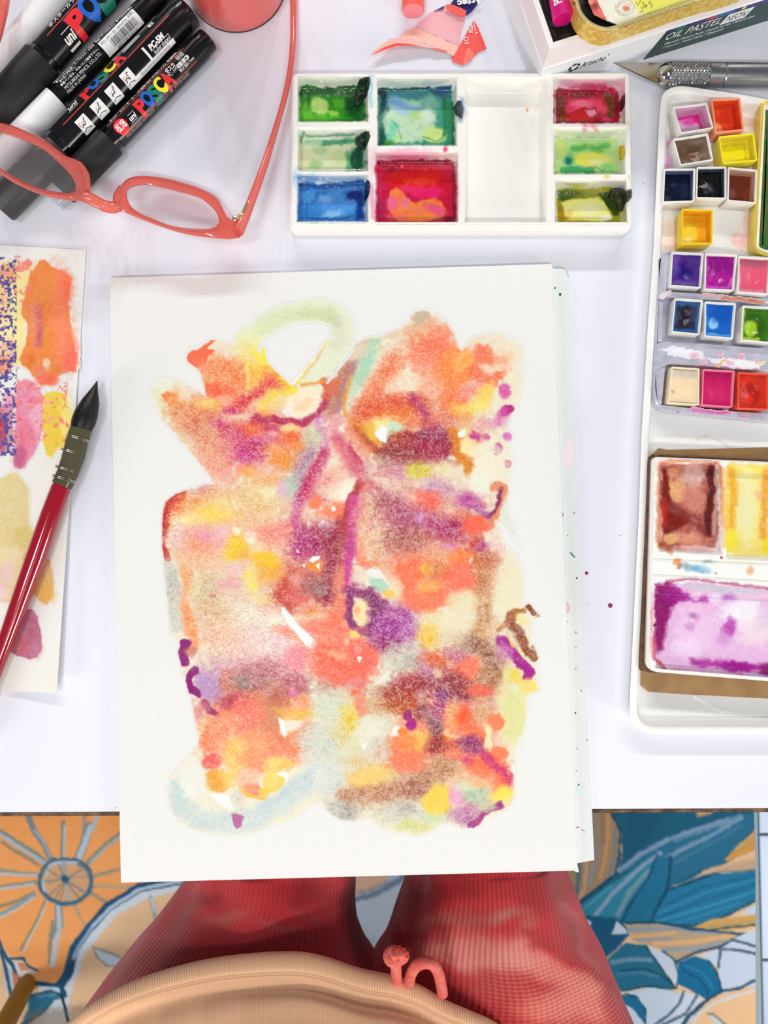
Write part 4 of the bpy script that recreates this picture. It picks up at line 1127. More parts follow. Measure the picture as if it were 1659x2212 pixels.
e 969 1584 11 10 0 #d8661a .95 4 .3
l #f6c890 .9 4 .2 5 965,1575 985,1590 1000,1600
e 1040 1538 24 30 0 #dba678 .85 9 1
e 1075 1560 18 17 0 #f6835a .98 3 .1
e 1050 1592 16 22 20 #f07e50 .9 6 .3
e 868 1622 48 30 0 #f67a4e .95 9 .4
e 905 1604 22 17 0 #f4be54 .92 8 .4
e 880 1602 20 14 0 #f2904a .85 6 .4
e 945 1612 26 22 0 #aa3630 .9 9 .8
e 985 1605 14 12 -20 #c04a3a .7 6 .7
e 1020 1610 30 21 15 #9a3670 .94 7 .8
l #efe8b8 .9 4 .2 7 1060,1575 1058,1600 1062,1620
e 1082 1628 22 16 0 #f78458 .98 3 .1
e 1050 1652 48 22 0 #f8764c .96 7 .3
e 1085 1688 21 28 0 #f8744a .95 7 .3
l #cf3670 .92 6 .4 10 1048,1630 1068,1650 1090,1668 1098,1685
e 1005 1640 18 12 0 #d8406c .8 6 .6
e 975 1635 24 14 0 #ee8060 .85 8 .6
// bottom
e 710 1682 36 42 0 #d5dad3 .92 10 .6
e 802 1680 48 30 -15 #efcb70 .95 9 .4
e 780 1640 22 12 0 #e4c890 .85 7 .8
e 820 1620 26 26 0 #d6d0c0 .85 9 .9
e 885 1655 44 16 0 #f47a58 .9 8 .5
l #bd7c5e .72 10 1 21 745,1720 790,1716 840,1710 890,1700 920,1680 960,1664
e 900 1705 30 16 0 #a86250 .6 9 1
e 962 1656 34 20 0 #c4986c .85 10 1
e 745 1752 32 20 0 #aaa49c .75 10 1
e 720 1740 20 16 0 #c8c4b8 .7 9 1
e 872 1752 54 26 0 #d2cec0 .92 11 1
e 880 1745 20 14 0 #a09c98 .5 8 1
e 895 1786 42 15 0 #d6d790 .9 8 .7
e 944 1730 30 32 0 #f4d04a .97 7 .3
e 940 1765 34 10 0 #c8dcb4 .8 7 .4
e 986 1720 22 24 -20 #e9a8c6 .96 7 .5
e 1030 1715 30 27 0 #b6c8ac .94 9 .8
e 1010 1695 30 9 0 #d8e4c4 .8 6 .4
e 1040 1690 22 8 0 #f8b070 .8 6 .4
e 1085 1716 22 15 0 #f0e258 .94 6 .2
e 1008 1760 36 23 0 #c283a8 .94 8 .9
l #a63a82 .98 2.5 .3 8 1012,1781 1035,1771 1056,1755 1076,1738
e 1060 1745 14 10 -30 #c8d0a0 .8 5 .3
// where the sheet is still wet
e 555 1400 125 100 10 wet .95 40 0
e 560 1600 110 110 0 wet .6 40 0
e 930 715 60 40 0 wet .8 14 0
e 905 683 26 17 0 wet 1 3 0
e 820 732 60 12 -15 wet .9 6 0
l wet .45 10 0 26 386,1700 400,1750 490,1782 600,1742 690,1665
l wet .5 8 0 24 530,737 575,697 630,673 690,668 735,685 743,720 728,765
e 950 1520 40 50 0 wet .9 16 0
e 730 870 40 60 0 wet .6 14 0
e 1050 765 40 30 0 wet .6 14 0
e 375 1120 20 50 0 wet .9 6 0
"""
PTG = thing('painting', 'abstract watercolour in orange, magenta and yellow, still wet, at the table edge', 'painting', P(740, 1240, TT))
sheet('paper_sheet', pts('236,600 1192,570 1247,1868 1238,1881 261,1907'), TT + .0016, ZS, M_paper, PTG)
gx = np.arange(312, 1180, 1.5); gy = np.arange(632, 1822, 1.5); GX, GY = np.meshgrid(gx, gy)
pp = Paint(GX, GY, '#e9e8e5', warp=10, wscale=42, seed=11, edge=1.1, fine=.16, softer=1.3).run(PAINTING.replace(',838 16', ' 838 16'))
OUT = [l for l in PAINTING.splitlines() if l.startswith('p #e9e3cb')][0].split()
MASK = 'P #000000 1 2.2 0 ' + ' '.join(OUT[5:]) + '''
L #000000 1 2.5 0 25 530,737 575,697 630,673 690,668 735,685 743,720 728,765 700,800 672,826
L #000000 1 2 0 11 1106,1326 1108,1350 1126,1372 1136,1398 1152,1420
L #000000 1 2 0 8 1141,1312 1150,1324 1160,1334
L #000000 1 2 0 4 1150,1395 1160,1412
L #000000 1 2 0 12 1130,1438 1146,1455 1150,1475
E 1146 1482 22 15 0 #000000 1 3 0
E 1103 880 12 12 0 #000000 1 2 0
E 1097 944 11 12 0 #000000 1 2 0
E 1095 1003 10 10 0 #000000 1 2 0
P #000000 1 2 0 1080,1108 1096,1065 1099,1110 1126,1180 1104,1155 1086,1122
P #ffffff 1 2 0 572,757 592,732 640,706 700,697 714,714 708,738 662,800 630,838 606,816 577,786
P #ffffff 1 1.5 0 758,752 764,758 735,795 708,830 703,828 730,790
L #000000 1 3 0 5 569,757 574,788 602,814 628,838 660,806 690,768 712,735'''
mk_ = 1 - Paint(GX, GY, '#ffffff', warp=2.5, wscale=24, seed=17, edge=1.0, fine=.4).run(MASK).c[:, 0]
pp.c = srgb('#e9e8e5') + (pp.c - srgb('#e9e8e5')) * mk_[:, None]; pp.g *= mk_; pp.w *= mk_; pp.cov = np.minimum(pp.cov, mk_)
hgt = .00012 + .0003 * pp.w * np.clip(pp.cov, 0, 1)
v, f, a = compact(P(GX.ravel(), GY.ravel(), ZS + .00005 + hgt), grid_faces(len(gx), len(gy), pp.cov > .01), {'Col': pp.rgba(), 'wet': pp.w})
mk('painted_wash', v, f, M_wash, PTG, attrs=a, sharp=0)

# swatch sheet on the left, lifted a little off the table at its lower right
SWT = """
p #f3e6a0 .9 3 .2 -60,565 60,565 55,700 50,790 -60,790
e 15 590 30 20 0 #f08a5a .6 8 .5
e 5 640 16 60 0 #f2b48a .6 9 .5
e 20 760 30 30 0 #f0b49a .7 10 .5
e 8 790 20 20 0 #f28a58 .8 6 .4
p #f3e49a .9 4 .3 34,570 72,566 66,650 52,700 50,790 34,790
p #f0863e .97 2.5 .3 84,562 98,563 110,575 135,585 153,602 150,630 146,655 152,690 160,740 166,805 150,803 130,810 110,825 88,833 75,815 62,800 45,785 44,765 55,745 60,700 46,680 52,640 66,600
e 140 620 16 34 0 #fa6a48 .85 9 .3
e 125 640 18 60 0 #f88a68 .7 12 .4
e 150 770 18 34 0 #fb6a5e .95 8 .2
e 135 720 26 50 0 #f98a60 .8 14 .4
e 95 620 26 40 0 #f0903e .7 14 .4
l #cf6a72 .85 8 .6 9 82,670 86,710 84,740
e 90 722 7 16 0 #b85a80 .8 5 .5
e 72 690 12 40 0 #f09478 .6 9 .6
e 62 778 16 16 0 #e8782a .95 6 .3
e 100 730 10 26 0 #f0902e .7 7 .4
e 105 820 22 12 0 #fa6a48 .9 6 .3
e 100 785 8 12 0 #f3d3b4 .9 3 .3
p #e98aa6 .96 3 .4 34,830 50,820 75,824 92,850 95,920 80,965 70,985 55,1005 42,1015 30,1005 30,985 33,900
e 80 890 16 50 0 #f0b4c4 .85 9 .4
e 42 985 14 26 10 #c85a88 .95 6 .2
e 55 935 18 26 0 #e8748e .8 8 .4
e 75 865 14 9 0 #f2667a .7 4 .5
e 42 905 5 5 0 #f26a68 .9 3 .3
p #f1cc36 .97 3 .3 96,850 120,845 143,850 150,880 155,920 148,960 128,968 118,975 110,990 101,980 94,960 93,900
e 142 910 14 50 0 #f6e27c .95 7 .2
e 112 905 8 6 0 #f6b098 .8 3 .5
e 104 870 8 5 0 #f6b098 .7 3 .5
p #b04668 .5 4 .5 -40,880 30,870 30,960 0,985 -40,990
e 4 930 12 40 0 #b4385c .9 6 .4
e 20 870 16 24 0 #e58aa6 .7 8 .6
p #e3ce94 .97 3 .4 0,1036 20,1022 34,1020 52,1040 62,1055 63,1130 72,1140 78,1165 60,1240 20,1303 0,1300 -50,1300 -50,1040
e 50 1160 22 24 0 #d9c070 .8 9 .4
e 15 1200 30 20 0 #ecdcae .7 9 .4
e 12 1245 16 40 20 #ecc8c8 .8 10 .3
e 2 1285 14 14 0 #f0d0d8 .8 6 .3
l #c0a080 .6 3 .3 3 50,1205 56,1195
p #e7b870 .98 2 .3 102,1200 110,1215 119,1260 114,1290 100,1308 88,1300 72,1282 85,1230
e 100 1225 10 16 10 #e8b49a .7 5 .4
e 100 1285 16 18 0 #edb24e .8 7 .4
p #be6886 .98 2 .3 56,1314 68,1316 82,1332 90,1370 90,1405 80,1420 62,1425 40,1418 22,1406 36,1370
e 50 1395 16 18 0 #d06a78 .8 6 .5
e 75 1400 16 20 0 #c87a9c .6 6 .5
"""
M_swpaper = mat('swatch_paper', '#eceae4', .7, spec=.25)
M_sw = mat('swatch_paint', '#ffffff', .5, vcol=True, grain=.8, gscale=900, bump=.5, bscale=700, wet=True)
SWB = thing('swatch_sheet', 'white sheet of orange, pink and gold paint swatches under the red-handled brush', 'paper', P(60, 1000, TT))
def swz(px, py):                              # curls up towards its lower right corner
    t = np.clip((py - 560) / 940., 0, 1) * np.clip((px + 80) / 220., 0, 1)
    return TT + .0010 + .0055 * t ** 1.6
gx = np.linspace(0, 1, 61); gy = np.linspace(0, 1, 161)
U, Vv = np.meshgrid(gx, gy)
ct = [(-90, 524), (186, 540), (122, 1497), (-90, 1488)]
SXp = (1 - Vv) * ((1 - U) * ct[0][0] + U * ct[1][0]) + Vv * ((1 - U) * ct[3][0] + U * ct[2][0])
SYp = (1 - Vv) * ((1 - U) * ct[0][1] + U * ct[1][1]) + Vv * ((1 - U) * ct[3][1] + U * ct[2][1])
zt = swz(SXp.ravel(), SYp.ravel()); top = P(SXp.ravel(), SYp.ravel(), zt); bot = top - [0, 0, .0006]
n = len(top); ft = grid_faces(61, 161)
ring = [r * 61 + 60 for r in range(161)]; bt = [160 * 61 + c for c in range(61)]; tp_ = list(range(61))
side = []
for e in (ring, bt, tp_):
    for i in range(len(e) - 1): side.append((e[i], e[i + 1], n + e[i + 1], n + e[i]))
mk('paper_sheet', np.concatenate([top, bot]), np.concatenate([ft, ft[:, ::-1] + n, np.array(side)]), M_swpaper, SWB, sharp=30)
gx = np.arange(-40, 176, 1.6); gy = np.arange(545, 1440, 1.6); GX, GY = np.meshgrid(gx, gy)
ps = Paint(GX, GY, '#eceae4', warp=2.5, wscale=24, seed=21).run(SWT)
# dry violet pastel dragged over the left column, and coral pastel flecks
fx = fbm(GX.ravel(), GY.ravel(), 6, 3, 301) + .25 * fbm(GX.ravel() * .6, GY.ravel(), 4, 2, 305)
k = ((fx > .04) & (GX.ravel() < 36) & (GY.ravel() > 556) & (GY.ravel() < 985)).astype(float)
ps.c += (srgb('#4c3f92') - ps.c) * (k * .92)[:, None]; ps.cov = np.maximum(ps.cov, k)
fx = fbm(GX.ravel(), GY.ravel(), 10, 3, 401)
k = ((fx > .22) & (GX.ravel() > 30) & (GX.ravel() < 70) & (GY.ravel() > 552) & (GY.ravel() < 660)).astype(float) + ((fx > .3) & (GX.ravel() > 30) & (GX.ravel() < 150) & (GY.ravel() > 790) & (GY.ravel() < 960)).astype(float)
ps.c += (srgb('#f47c7a') - ps.c) * np.clip(k * .8, 0, 1)[:, None]; ps.cov = np.maximum(ps.cov, k)
ps.w[:] = ((GY.ravel() < 840) & (GX.ravel() > 60)) * .35
v, f, a = compact(P(GX.ravel(), GY.ravel(), swz(GX.ravel(), GY.ravel()) + .00012), grid_faces(len(gx), len(gy), ps.cov > .03), {'Col': ps.rgba(), 'wet': ps.w})
mk('paint_swatches', v, f, M_sw, SWB, attrs=a, sharp=0)
# ------------------------------------------------------------------ porcelain palette with nine wells
M_glaze = mat('white_glaze', '#ffffff', .05, spec=.6, vcol=True, coat=.4)
M_wetpaint = mat('wet_paint', '#ffffff', .05, spec=.6, vcol=True, grain=.3, gscale=700, bump=.06, bscale=260, bdist=.0006)
M_lump = mat('dried_paint', '#ffffff', .3, spec=.5, vcol=True, bump=.6, bscale=500, bdist=.0008)
PZ = TT + .0145
WELLS = [  # rim opening, floor as seen, floor depth
 (641, 160, 797, 264, 653, 193, 786, 262), (641, 275, 797, 369, 652, 302, 786, 367), (640, 373, 797, 481, 652, 398, 786, 479),
 (813, 160, 989, 316, 822, 198, 976, 314), (809, 325, 991, 485, 822, 352, 980, 483), (1003, 163, 1181, 485, 1008, 206, 1166, 482),
 (1195, 161, 1357, 268, 1199, 196, 1338, 266), (1195, 274, 1354, 378, 1200, 300, 1336, 376), (1199, 386, 1357, 487, 1202, 410, 1342, 485)]
def well_z(x, y):
    z = np.full(x.shape, PZ)
    for i, (a, b, c, d, e, f, g, h) in enumerate(WELLS):
        zf = TT + (.0042 if i != 5 else .0055)
        tx = np.minimum((x - a) / (e - a), (c - x) / (c - g)); ty = np.minimum((y - b) / (f - b), (d - y) / max(d - h, 1.2))
        t = np.clip(np.minimum(tx, ty), 0, 1); t = t * t * (3 - 2 * t)
        z = np.minimum(z, PZ + (zf - PZ) * t)
    return z
PALB = """
e 700 340 90 160 0 #f3f4ee .6 30 0
l #cfe8f0 .8 4 .5 6 800,160 800,200 803,225
l #7fc0d0 .5 2 .5 2 797,165 803,190 799,215 804,230
e 632 308 4 5 0 #8cc4dc .8 2 0
e 640 385 10 20 0 #b8dcec .7 6 .3
e 660 384 30 8 0 #9cc8e6 .7 5 .5
l #e8a0bc .8 4 .4 6 800,400 806,440 808,470
e 805 350 9 30 0 #f0c0d0 .7 7 .4
e 962 322 5 7 0 #f0406c .9 2 0
e 880 330 60 8 0 #f0b0cc .8 5 .6
e 985 420 8 40 0 #f2c8d4 .7 6 .4
e 995 238 10 20 0 #4a78b0 .8 6 .3
e 1275 268 18 8 0 #f0a0b0 .6 5 .4
l #ee9cb0 .8 2 .3 5 1263,268 1262,283 1257,298
l #f0a4a0 .75 2 .3 4 1280,270 1290,283 1280,298
l #f0b0a8 .7 2 .3 3 1292,284 1296,298
e 1356 262 8 5 0 #e8d870 .8 3 .3
e 1362 384 4 5 0 #dcc838 .8 2 .3
e 1310 380 6 4 0 #e0cc50 .7 3 .3
l #e6c890 .5 2 .3 2 1160,228 1158,238
e 1138 236 2 4 0 #c88a50 .8 1.5 0
"""
outer = rounded(pts('629,152 1364,152 1369,494 622,494'), 16, 6)
ow = np.array([P(x, y, PZ) for x, y in outer])
PAL = thing('porcelain_palette', 'white porcelain palette with nine rectangular wells of wet paint above the painting', 'palette', P(995, 330, TT))
loft('palette_body', ow, [(.0012, TT), (.0002, TT + .0009), (0, TT + .010), (.0002, PZ - .0022), (.0009, PZ - .0008), (.0020, PZ - .0001), (.0034, PZ)],
     mat('plain_glaze', '#f5f4ef', .10, spec=.6, coat=.4), PAL, cap1=False, sharp=60)
gx = np.arange(628, 1366, 2.0); gy = np.arange(152, 494, 2.0); GX, GY = np.meshgrid(gx, gy)
pb = Paint(GX, GY, '#f7f5ef', warp=2, wscale=20, seed=31).run(PALB)
Z = well_z(GX.ravel(), GY.ravel())
v, f, a = compact(P(GX.ravel(), GY.ravel(), Z + .0001), grid_faces(len(gx), len(gy), sdist(GX.ravel(), GY.ravel(), [tuple(p) for p in outer]) < -9), {'Col': pb.rgba()})
mk('well_plate', v, f, M_glaze, PAL, attrs=a, sharp=0)

def pool(name, x0, y0, x1, y1, ops, parent, zfun, lift=.0003, m=None, step=1.3, seed=1, base='#f5f4ef', cut=.22, wob=.0004, warp=3, label=None, mound=None):
    gx = np.arange(x0, x1 + .1, step); gy = np.arange(y0, y1 + .1, step); GX, GY = np.meshgrid(gx, gy)
    p = Paint(GX, GY, base, warp=warp, wscale=16, seed=seed).run(ops)
    x, y = GX.ravel(), GY.ravel()
    z = zfun(x, y) + lift + wob * p.cov * (.5 + .5 * fbm(x, y, 26, 3, seed + 3))
    for mx, my, r, h in (mound or []):
        z = z + h * np.clip(1 - ((x - mx) ** 2 + (y - my) ** 2) / r ** 2, 0, 1) ** .7 * (1 + .5 * fbm(x, y, 12, 2, seed + 4))
    v, f, a = compact(P(x, y, z), grid_faces(len(gx), len(gy), p.cov > cut), {'Col': p.rgba()})
    o = mk(name, v, f, m or M_wetpaint, parent, attrs=a, sharp=0)
    if label: o['label'] = label
    return o
flat = lambda x, y: np.minimum(well_z(x, y), PZ - .0002)
pool('paint_pool', 640, 176, 798, 264, """
p #2f8f1e .98 2 0 649,188 662,184 690,187 720,188 770,184 785,180 790,200 788,262 648,262
e 662 240 14 22 0 #74c83c .9 6 .3
e 690 255 34 9 0 #6cc83a .8 6 .4
e 690 228 22 16 20 #cdeb86 .97 5 .3
e 720 246 12 6 20 #a4dc56 .9 4 .3
e 733 224 14 11 30 #5cb838 .9 5 .3
e 668 215 5 18 0 #165c1a .7 4 .4
l #0a3a12 .85 3 .2 3 652,194 700,191 765,189
l #0d5028 .85 5 .2 7 655,200 690,198 740,199 775,195
e 765 230 18 28 0 #0a4a1c .95 8 .2
e 770 252 22 8 0 #0e5a1c .8 5 .3
e 740 256 20 5 0 #2c9a20 .8 4 .3
""", PAL, flat, seed=41, label='green paint pool, lime in the middle')
pool('paint_pool', 640, 284, 798, 370, """
p #dde6b8 .97 3 .2 652,300 670,298 700,300 785,292 790,320 786,367 648,367 647,330
l #3f7d68 .7 2.5 .3 2 650,310 654,288 662,294 680,296 720,293 765,290
l #9ec8a4 .8 5 .3 6 665,306 700,310 745,306
l #2c8a60 .85 5 .3 5 700,310 740,306 770,304
e 690 325 18 9 0 #a8cc90 .7 5 .6
e 735 340 20 16 0 #cfdf9c .8 6 .5
e 680 356 14 9 0 #8cbf7c .7 5 .5
l #4fae7a .85 4 .3 6 752,330 756,350 752,366
e 772 345 16 26 0 #0c4a30 .97 6 .2
e 780 312 12 18 0 #0a3c2c .95 5 .2
e 660 345 10 18 0 #ecdcb4 .7 6 .4
""", PAL, flat, seed=42, label='pale green paint pool, dark green on the right')
pool('paint_pool', 638, 382, 800, 482, """
p #2f7fc8 .98 3 .2 646,398 662,392 700,396 760,390 788,386 790,420 788,479 642,479 643,430
e 665 382 40 10 0 #7fb4e2 .85 5 .6
e 730 384 50 9 0 #a8cbe8 .7 5 .6
e 665 420 16 22 0 #58a8e8 .9 7 .5
l #123a80 .9 3 .2 4 648,400 700,404 750,400 784,396
l #1a5aa6 .85 5 .2 5 652,408 690,402 740,400 782,396
e 730 440 42 26 0 #4f9ae6 .95 5 .6
e 700 430 16 8 0 #8cb8f0 .8 5 .5
e 720 462 22 8 -10 #9fd0f0 .7 4 .6
p #0c2c80 .95 5 .1 745,418 782,408 786,425 784,470 770,474 772,440 762,428
e 765 424 18 10 0 #122a78 .9 5 .2
e 690 474 40 4 0 #3890dc .8 3 .4
l #1b3a66 .7 1.5 .2 1 662,440 662,470 690,473 740,472 764,466
""", PAL, flat, seed=43, label='bright blue paint pool')
pool('paint_pool', 812, 172, 992, 316, """
p #3f9a80 .97 3 .2 818,192 830,190 870,188 930,190 974,184 978,200 980,314 820,314 816,240
e 870 182 50 10 0 #b4cab8 .6 6 .4
e 935 178 30 10 0 #b0bcc8 .6 6 .4
l #0e5446 .9 4 .2 5 824,225 826,270 825,310
l #125a48 .8 3 .2 3 977,220 979,270 978,312
l #2f7a90 .9 5 .2 7 826,202 870,204 920,204
l #0c3450 .9 2.5 .2 3 824,195 870,192 925,190
p #1c4a7a .95 4 .2 925,190 974,185 977,215 960,212 935,204
e 828 204 9 10 0 #0c2038 .97 4 .1
l #0e2a44 .9 4 .2 5 828,210 834,225 838,240
l #1d5a80 .8 4 .3 5 826,240 832,270 828,300
e 880 265 56 46 0 #cbe6c0 .97 8 .4
e 868 232 30 16 30 #a8cdea .9 8 .5
l #6ea8dc .8 5 .3 7 850,218 880,230 912,236
e 897 224 18 8 0 #b8e2d0 .8 5 .5
e 930 222 18 14 0 #8cc8b0 .8 6 .5
e 905 248 22 9 0 #b6dc7c .85 6 .5
e 925 250 16 14 0 #d8ecdc .9 6 .4
e 940 292 28 18 0 #d6ec8c .95 6 .4
e 855 300 16 10 0 #c8ea90 .8 5 .4
e 848 285 8 24 10 #70d8b8 .8 5 .5
l #1c6c4a .8 4 .2 4 960,215 962,250 958,290
e 969 260 8 50 0 #2c8a50 .9 5 .2
e 838 308 10 6 0 #4c9a2c .9 3 .3
e 826 295 5 18 0 #0f5a48 .9 3 .2
l #3a7a4a .6 1.4 .2 1 912,296 930,300 940,306 955,300 962,290
l #4a8a6a .5 1.4 .2 1 850,262 862,280 868,300
""", PAL, flat, seed=44, label='teal and pale green paint pool')
pool('paint_pool', 808, 336, 992, 486, """
p #c81446 .98 3 .1 816,350 830,346 900,345 975,346 980,360 982,484 814,484
e 880 340 60 8 0 #d86c98 .8 5 .6
l #d03468 .8 4 .4 5 818,352 818,420 814,470
e 900 385 62 24 0 #e01a14 .97 8 .1
e 890 365 70 8 0 #cc0a2a .9 5 .1
l #7a0820 .85 3 .2 4 818,353 900,349 977,351
l #8c0c28 .8 4 .2 4 979,360 981,420 981,470
e 905 392 30 8 0 #ff4a30 .8 5 .1
e 845 366 14 7 0 #8a1028 .8 5 .2
e 962 420 12 40 0 #c80c2c .9 6 .1
e 925 416 34 12 0 #f01a6c .85 6 .2
e 885 408 24 9 0 #f0306a .8 5 .3
p #f5883a .97 3 .5 845,412 858,406 868,412 880,430 900,438 920,430 940,428 955,438 962,452 955,468 935,476 900,479 860,477 842,460 838,440
e 940 452 24 12 20 #ec5080 .95 5 .5
e 875 440 9 12 0 #f07aa8 .85 4 .5
e 848 440 14 16 0 #f06a9c .85 5 .5
e 905 455 20 10 0 #e87a5c .7 5 .6
e 860 468 26 7 0 #f4685c .8 4 .5
l #8a5a1c .7 2 .4 2 840,474 870,480 930,480 958,472 966,455
e 825 455 9 24 0 #b01c50 .8 5 .4
e 968 474 10 8 0 #6c1020 .9 4 .2
""", PAL, flat, seed=45, label='red and orange paint pool')
pool('paint_pool', 1194, 172, 1356, 268, """
p #a80a2c .98 2.5 .1 1198,196 1210,190 1260,192 1330,188 1337,196 1338,264 1300,267 1200,264
e 1232 180 24 12 0 #e4b0c8 .8 5 .6
e 1285 178 40 10 0 #e8a8c0 .8 6 .6
e 1275 188 40 7 0 #cc2c62 .8 5 .5
e 1340 200 14 30 0 #e8a8c0 .7 6 .5
e 1268 232 44 20 0 #ee4470 .97 6 .2
e 1255 224 20 8 0 #f27a98 .9 4 .3
p #c8122a .95 3 .1 1222,262 1232,244 1250,236 1264,236 1270,246 1276,256 1290,262
e 1277 243 12 8 0 #f2a0bc .95 3 .2
l #7a0a20 .9 1.5 .1 1 1228,252 1240,240 1258,235 1262,233 1275,236 1285,234 1292,246 1304,260 1320,254
e 1250 204 30 8 0 #7a1018 .9 5 .2
e 1210 230 10 32 0 #6a1414 .95 5 .4
l #6e3a20 .7 4 .8 5 1212,215 1214,240 1214,258
l #5c3a1c .9 3 .9 7 1312,208 1320,225 1318,248
e 1331 220 6 24 0 #7c0a20 .95 3 .1
e 1310 258 10 5 0 #e84878 .8 3 .2
""", PAL, flat, seed=46, label='crimson paint pool')
pool('paint_pool', 1195, 286, 1356, 378, """
p #b4dc8a .96 3 .2 1200,300 1240,298 1300,300 1334,297 1336,320 1336,376 1199,376
e 1270 292 60 6 0 #d4dcbc .8 4 .3
l #86907c .6 1.2 .2 1 1200,296 1230,298 1290,297 1320,298
l #54b84a .9 5 .2 6 1240,320 1270,316 1290,320 1310,314
e 1290 326 14 6 0 #66c04c .85 4 .3
e 1275 344 38 15 0 #f2f05a .98 5 .2
e 1290 350 18 9 0 #f4f3b0 .9 5 .3
e 1230 345 10 14 0 #6ab46a .85 6 .3
e 1229 348 7 8 0 #0a7a78 .95 3 .2
l #38a868 .9 4 .2 6 1215,368 1250,366 1280,370
e 1310 365 14 12 0 #8cd878 .85 5 .3
e 1212 320 10 20 0 #d4dc78 .8 6 .3
l #4a9a4a .7 1.2 .2 1 1268,362 1280,364 1292,362 1300,370 1308,366
""", PAL, flat, seed=47, label='lime and yellow paint pool')
pool('paint_pool', 1198, 396, 1356, 488, """
p #9a9a14 .97 3 .1 1204,410 1215,405 1260,407 1320,404 1340,410 1342,484 1203,484
e 1245 398 20 8 0 #ccc860 .8 5 .4
p #3c5a14 .95 4 .1 1204,412 1230,410 1260,414 1290,422 1240,428 1212,434 1204,424
e 1270 418 24 7 0 #8c8a0a .9 5 .1
p #f0ee8a .98 3 .2 1213,436 1235,431 1290,427 1306,436 1316,455 1322,472 1300,479 1240,478 1218,466
e 1275 452 26 14 0 #f3f2b8 .9 6 .2
e 1228 462 9 10 0 #e8c070 .8 4 .5
e 1244 475 18 4 0 #efc860 .8 3 .3
e 1310 470 12 6 0 #f8f8ec .9 4 .2
p #2c4408 .97 3 .1 1292,420 1330,408 1342,430 1336,466 1326,468 1316,448
e 1212 460 6 20 0 #a8780c .85 4 .3
e 1270 482 60 4 0 #7c7c08 .9 3 .2
e 1346 470 6 14 0 #e0dc94 .8 4 .2
""", PAL, flat, seed=48, label='yellow and olive paint pool')
# squeezed and dried lumps on the edges of the wells
def lump(poly, c1, c2, h, seed, label, zf=None):
    q = np.array(poly); x0, y0 = q.min(0) - 4; x1, y1 = q.max(0) + 4
    gx = np.arange(x0, x1, 1.2); gy = np.arange(y0, y1, 1.2); GX, GY = np.meshgrid(gx, gy); x, y = GX.ravel(), GY.ravel()
    d = -sdist(x + 1.2 * fbm(x, y, 6, 2, seed), y + 1.2 * fbm(x, y, 6, 2, seed + 1), poly)
    t = np.clip(d / 7, 0, 1); z = (zf or flat)(x, y) + .0003 + h * np.sqrt(t) * (1 + .35 * fbm(x, y, 9, 3, seed + 2))
    cc = srgb(c1) + (srgb(c2) - srgb(c1)) * np.clip(.5 + fbm(x, y, 8, 2, seed + 3), 0, 1)[:, None]
    v, f, a = compact(P(x, y, z), grid_faces(len(gx), len(gy), d > 0), {'Col': np.column_stack([lin(cc), np.zeros(len(x))])})
    o = mk('dried_paint', v, f, M_lump, PAL, attrs=a, sharp=0); o['label'] = label
lump(pts('798,166 792,166 777,172 770,190 762,215 768,235 780,228 792,205 799,182'), '#06120c', '#123a22', .0022, 51, 'black-green dried lump of paint')
lump(pts('790,284 797,284 800,294 794,308 786,325 776,320 768,300 780,290'), '#06140e', '#123a2a', .0018, 52, 'dark green dried lump of paint')
lump(pts('792,388 798,392 799,412 790,436 786,432 787,404'), '#050a1a', '#0e2a60', .0014, 53, 'blue-black dried sliver of paint')
lump(pts('990,217 997,219 1000,232 999,256 984,248 978,234'), '#0e0d18', '#2c2a3c', .0034, 54, 'black dried lump of paint on the rim')
lump(pts('1354,197 1354,210 1348,232 1338,244 1336,225 1342,208'), '#5c0a20', '#8a1030', .0008, 55, 'dried crimson smear')
lump(pts('1336,316 1347,314 1350,330 1346,344 1339,346 1336,332'), '#d8a408', '#e8c020', .0008, 56, 'dried yellow spot')
lump(pts('1318,408 1338,406 1352,412 1364,408 1366,424 1358,434 1350,440 1344,456 1338,458 1330,440 1312,428'), '#1c2408', '#3a4412', .0038, 57, 'olive black dried lump of paint')

# ------------------------------------------------------------------ plastic tray on the right with everything in it
M_tray = mat('tray_plastic', '#f6f5f2', .32, spec=.5)
TZ = TT + .0095
tray_px = rounded(pts('1412,538 1400,700 1386,940 1381,1100 1357,1586 1800,1587 1995,1560 2020,1000 1985,300 1900,240 1700,222 1600,203 1432,178 1424,262'), [0, 0, 0, 0, 64, 0, 90, 0, 90, 30, 0, 0, 62, 0], 14)
tw = np.array([P(x, y, TZ)[:2] for x, y in tray_px])
TRAY = thing('plastic_tray', 'large white plastic tray with rounded corners holding paint pans and palettes', 'tray', P(1600, 900, TT))
loft('tray_body', tw, [(.0045, TT), (.0028, TT + .0004), (.0003, TZ - .0012), (0, TZ - .0003), (.0006, TZ), (.0032, TZ), (.0038, TZ - .0006), (.0050, TT + .0042), (.0070, TT + .0022)], M_tray, TRAY, sharp=50)
FZ = TT + .0022
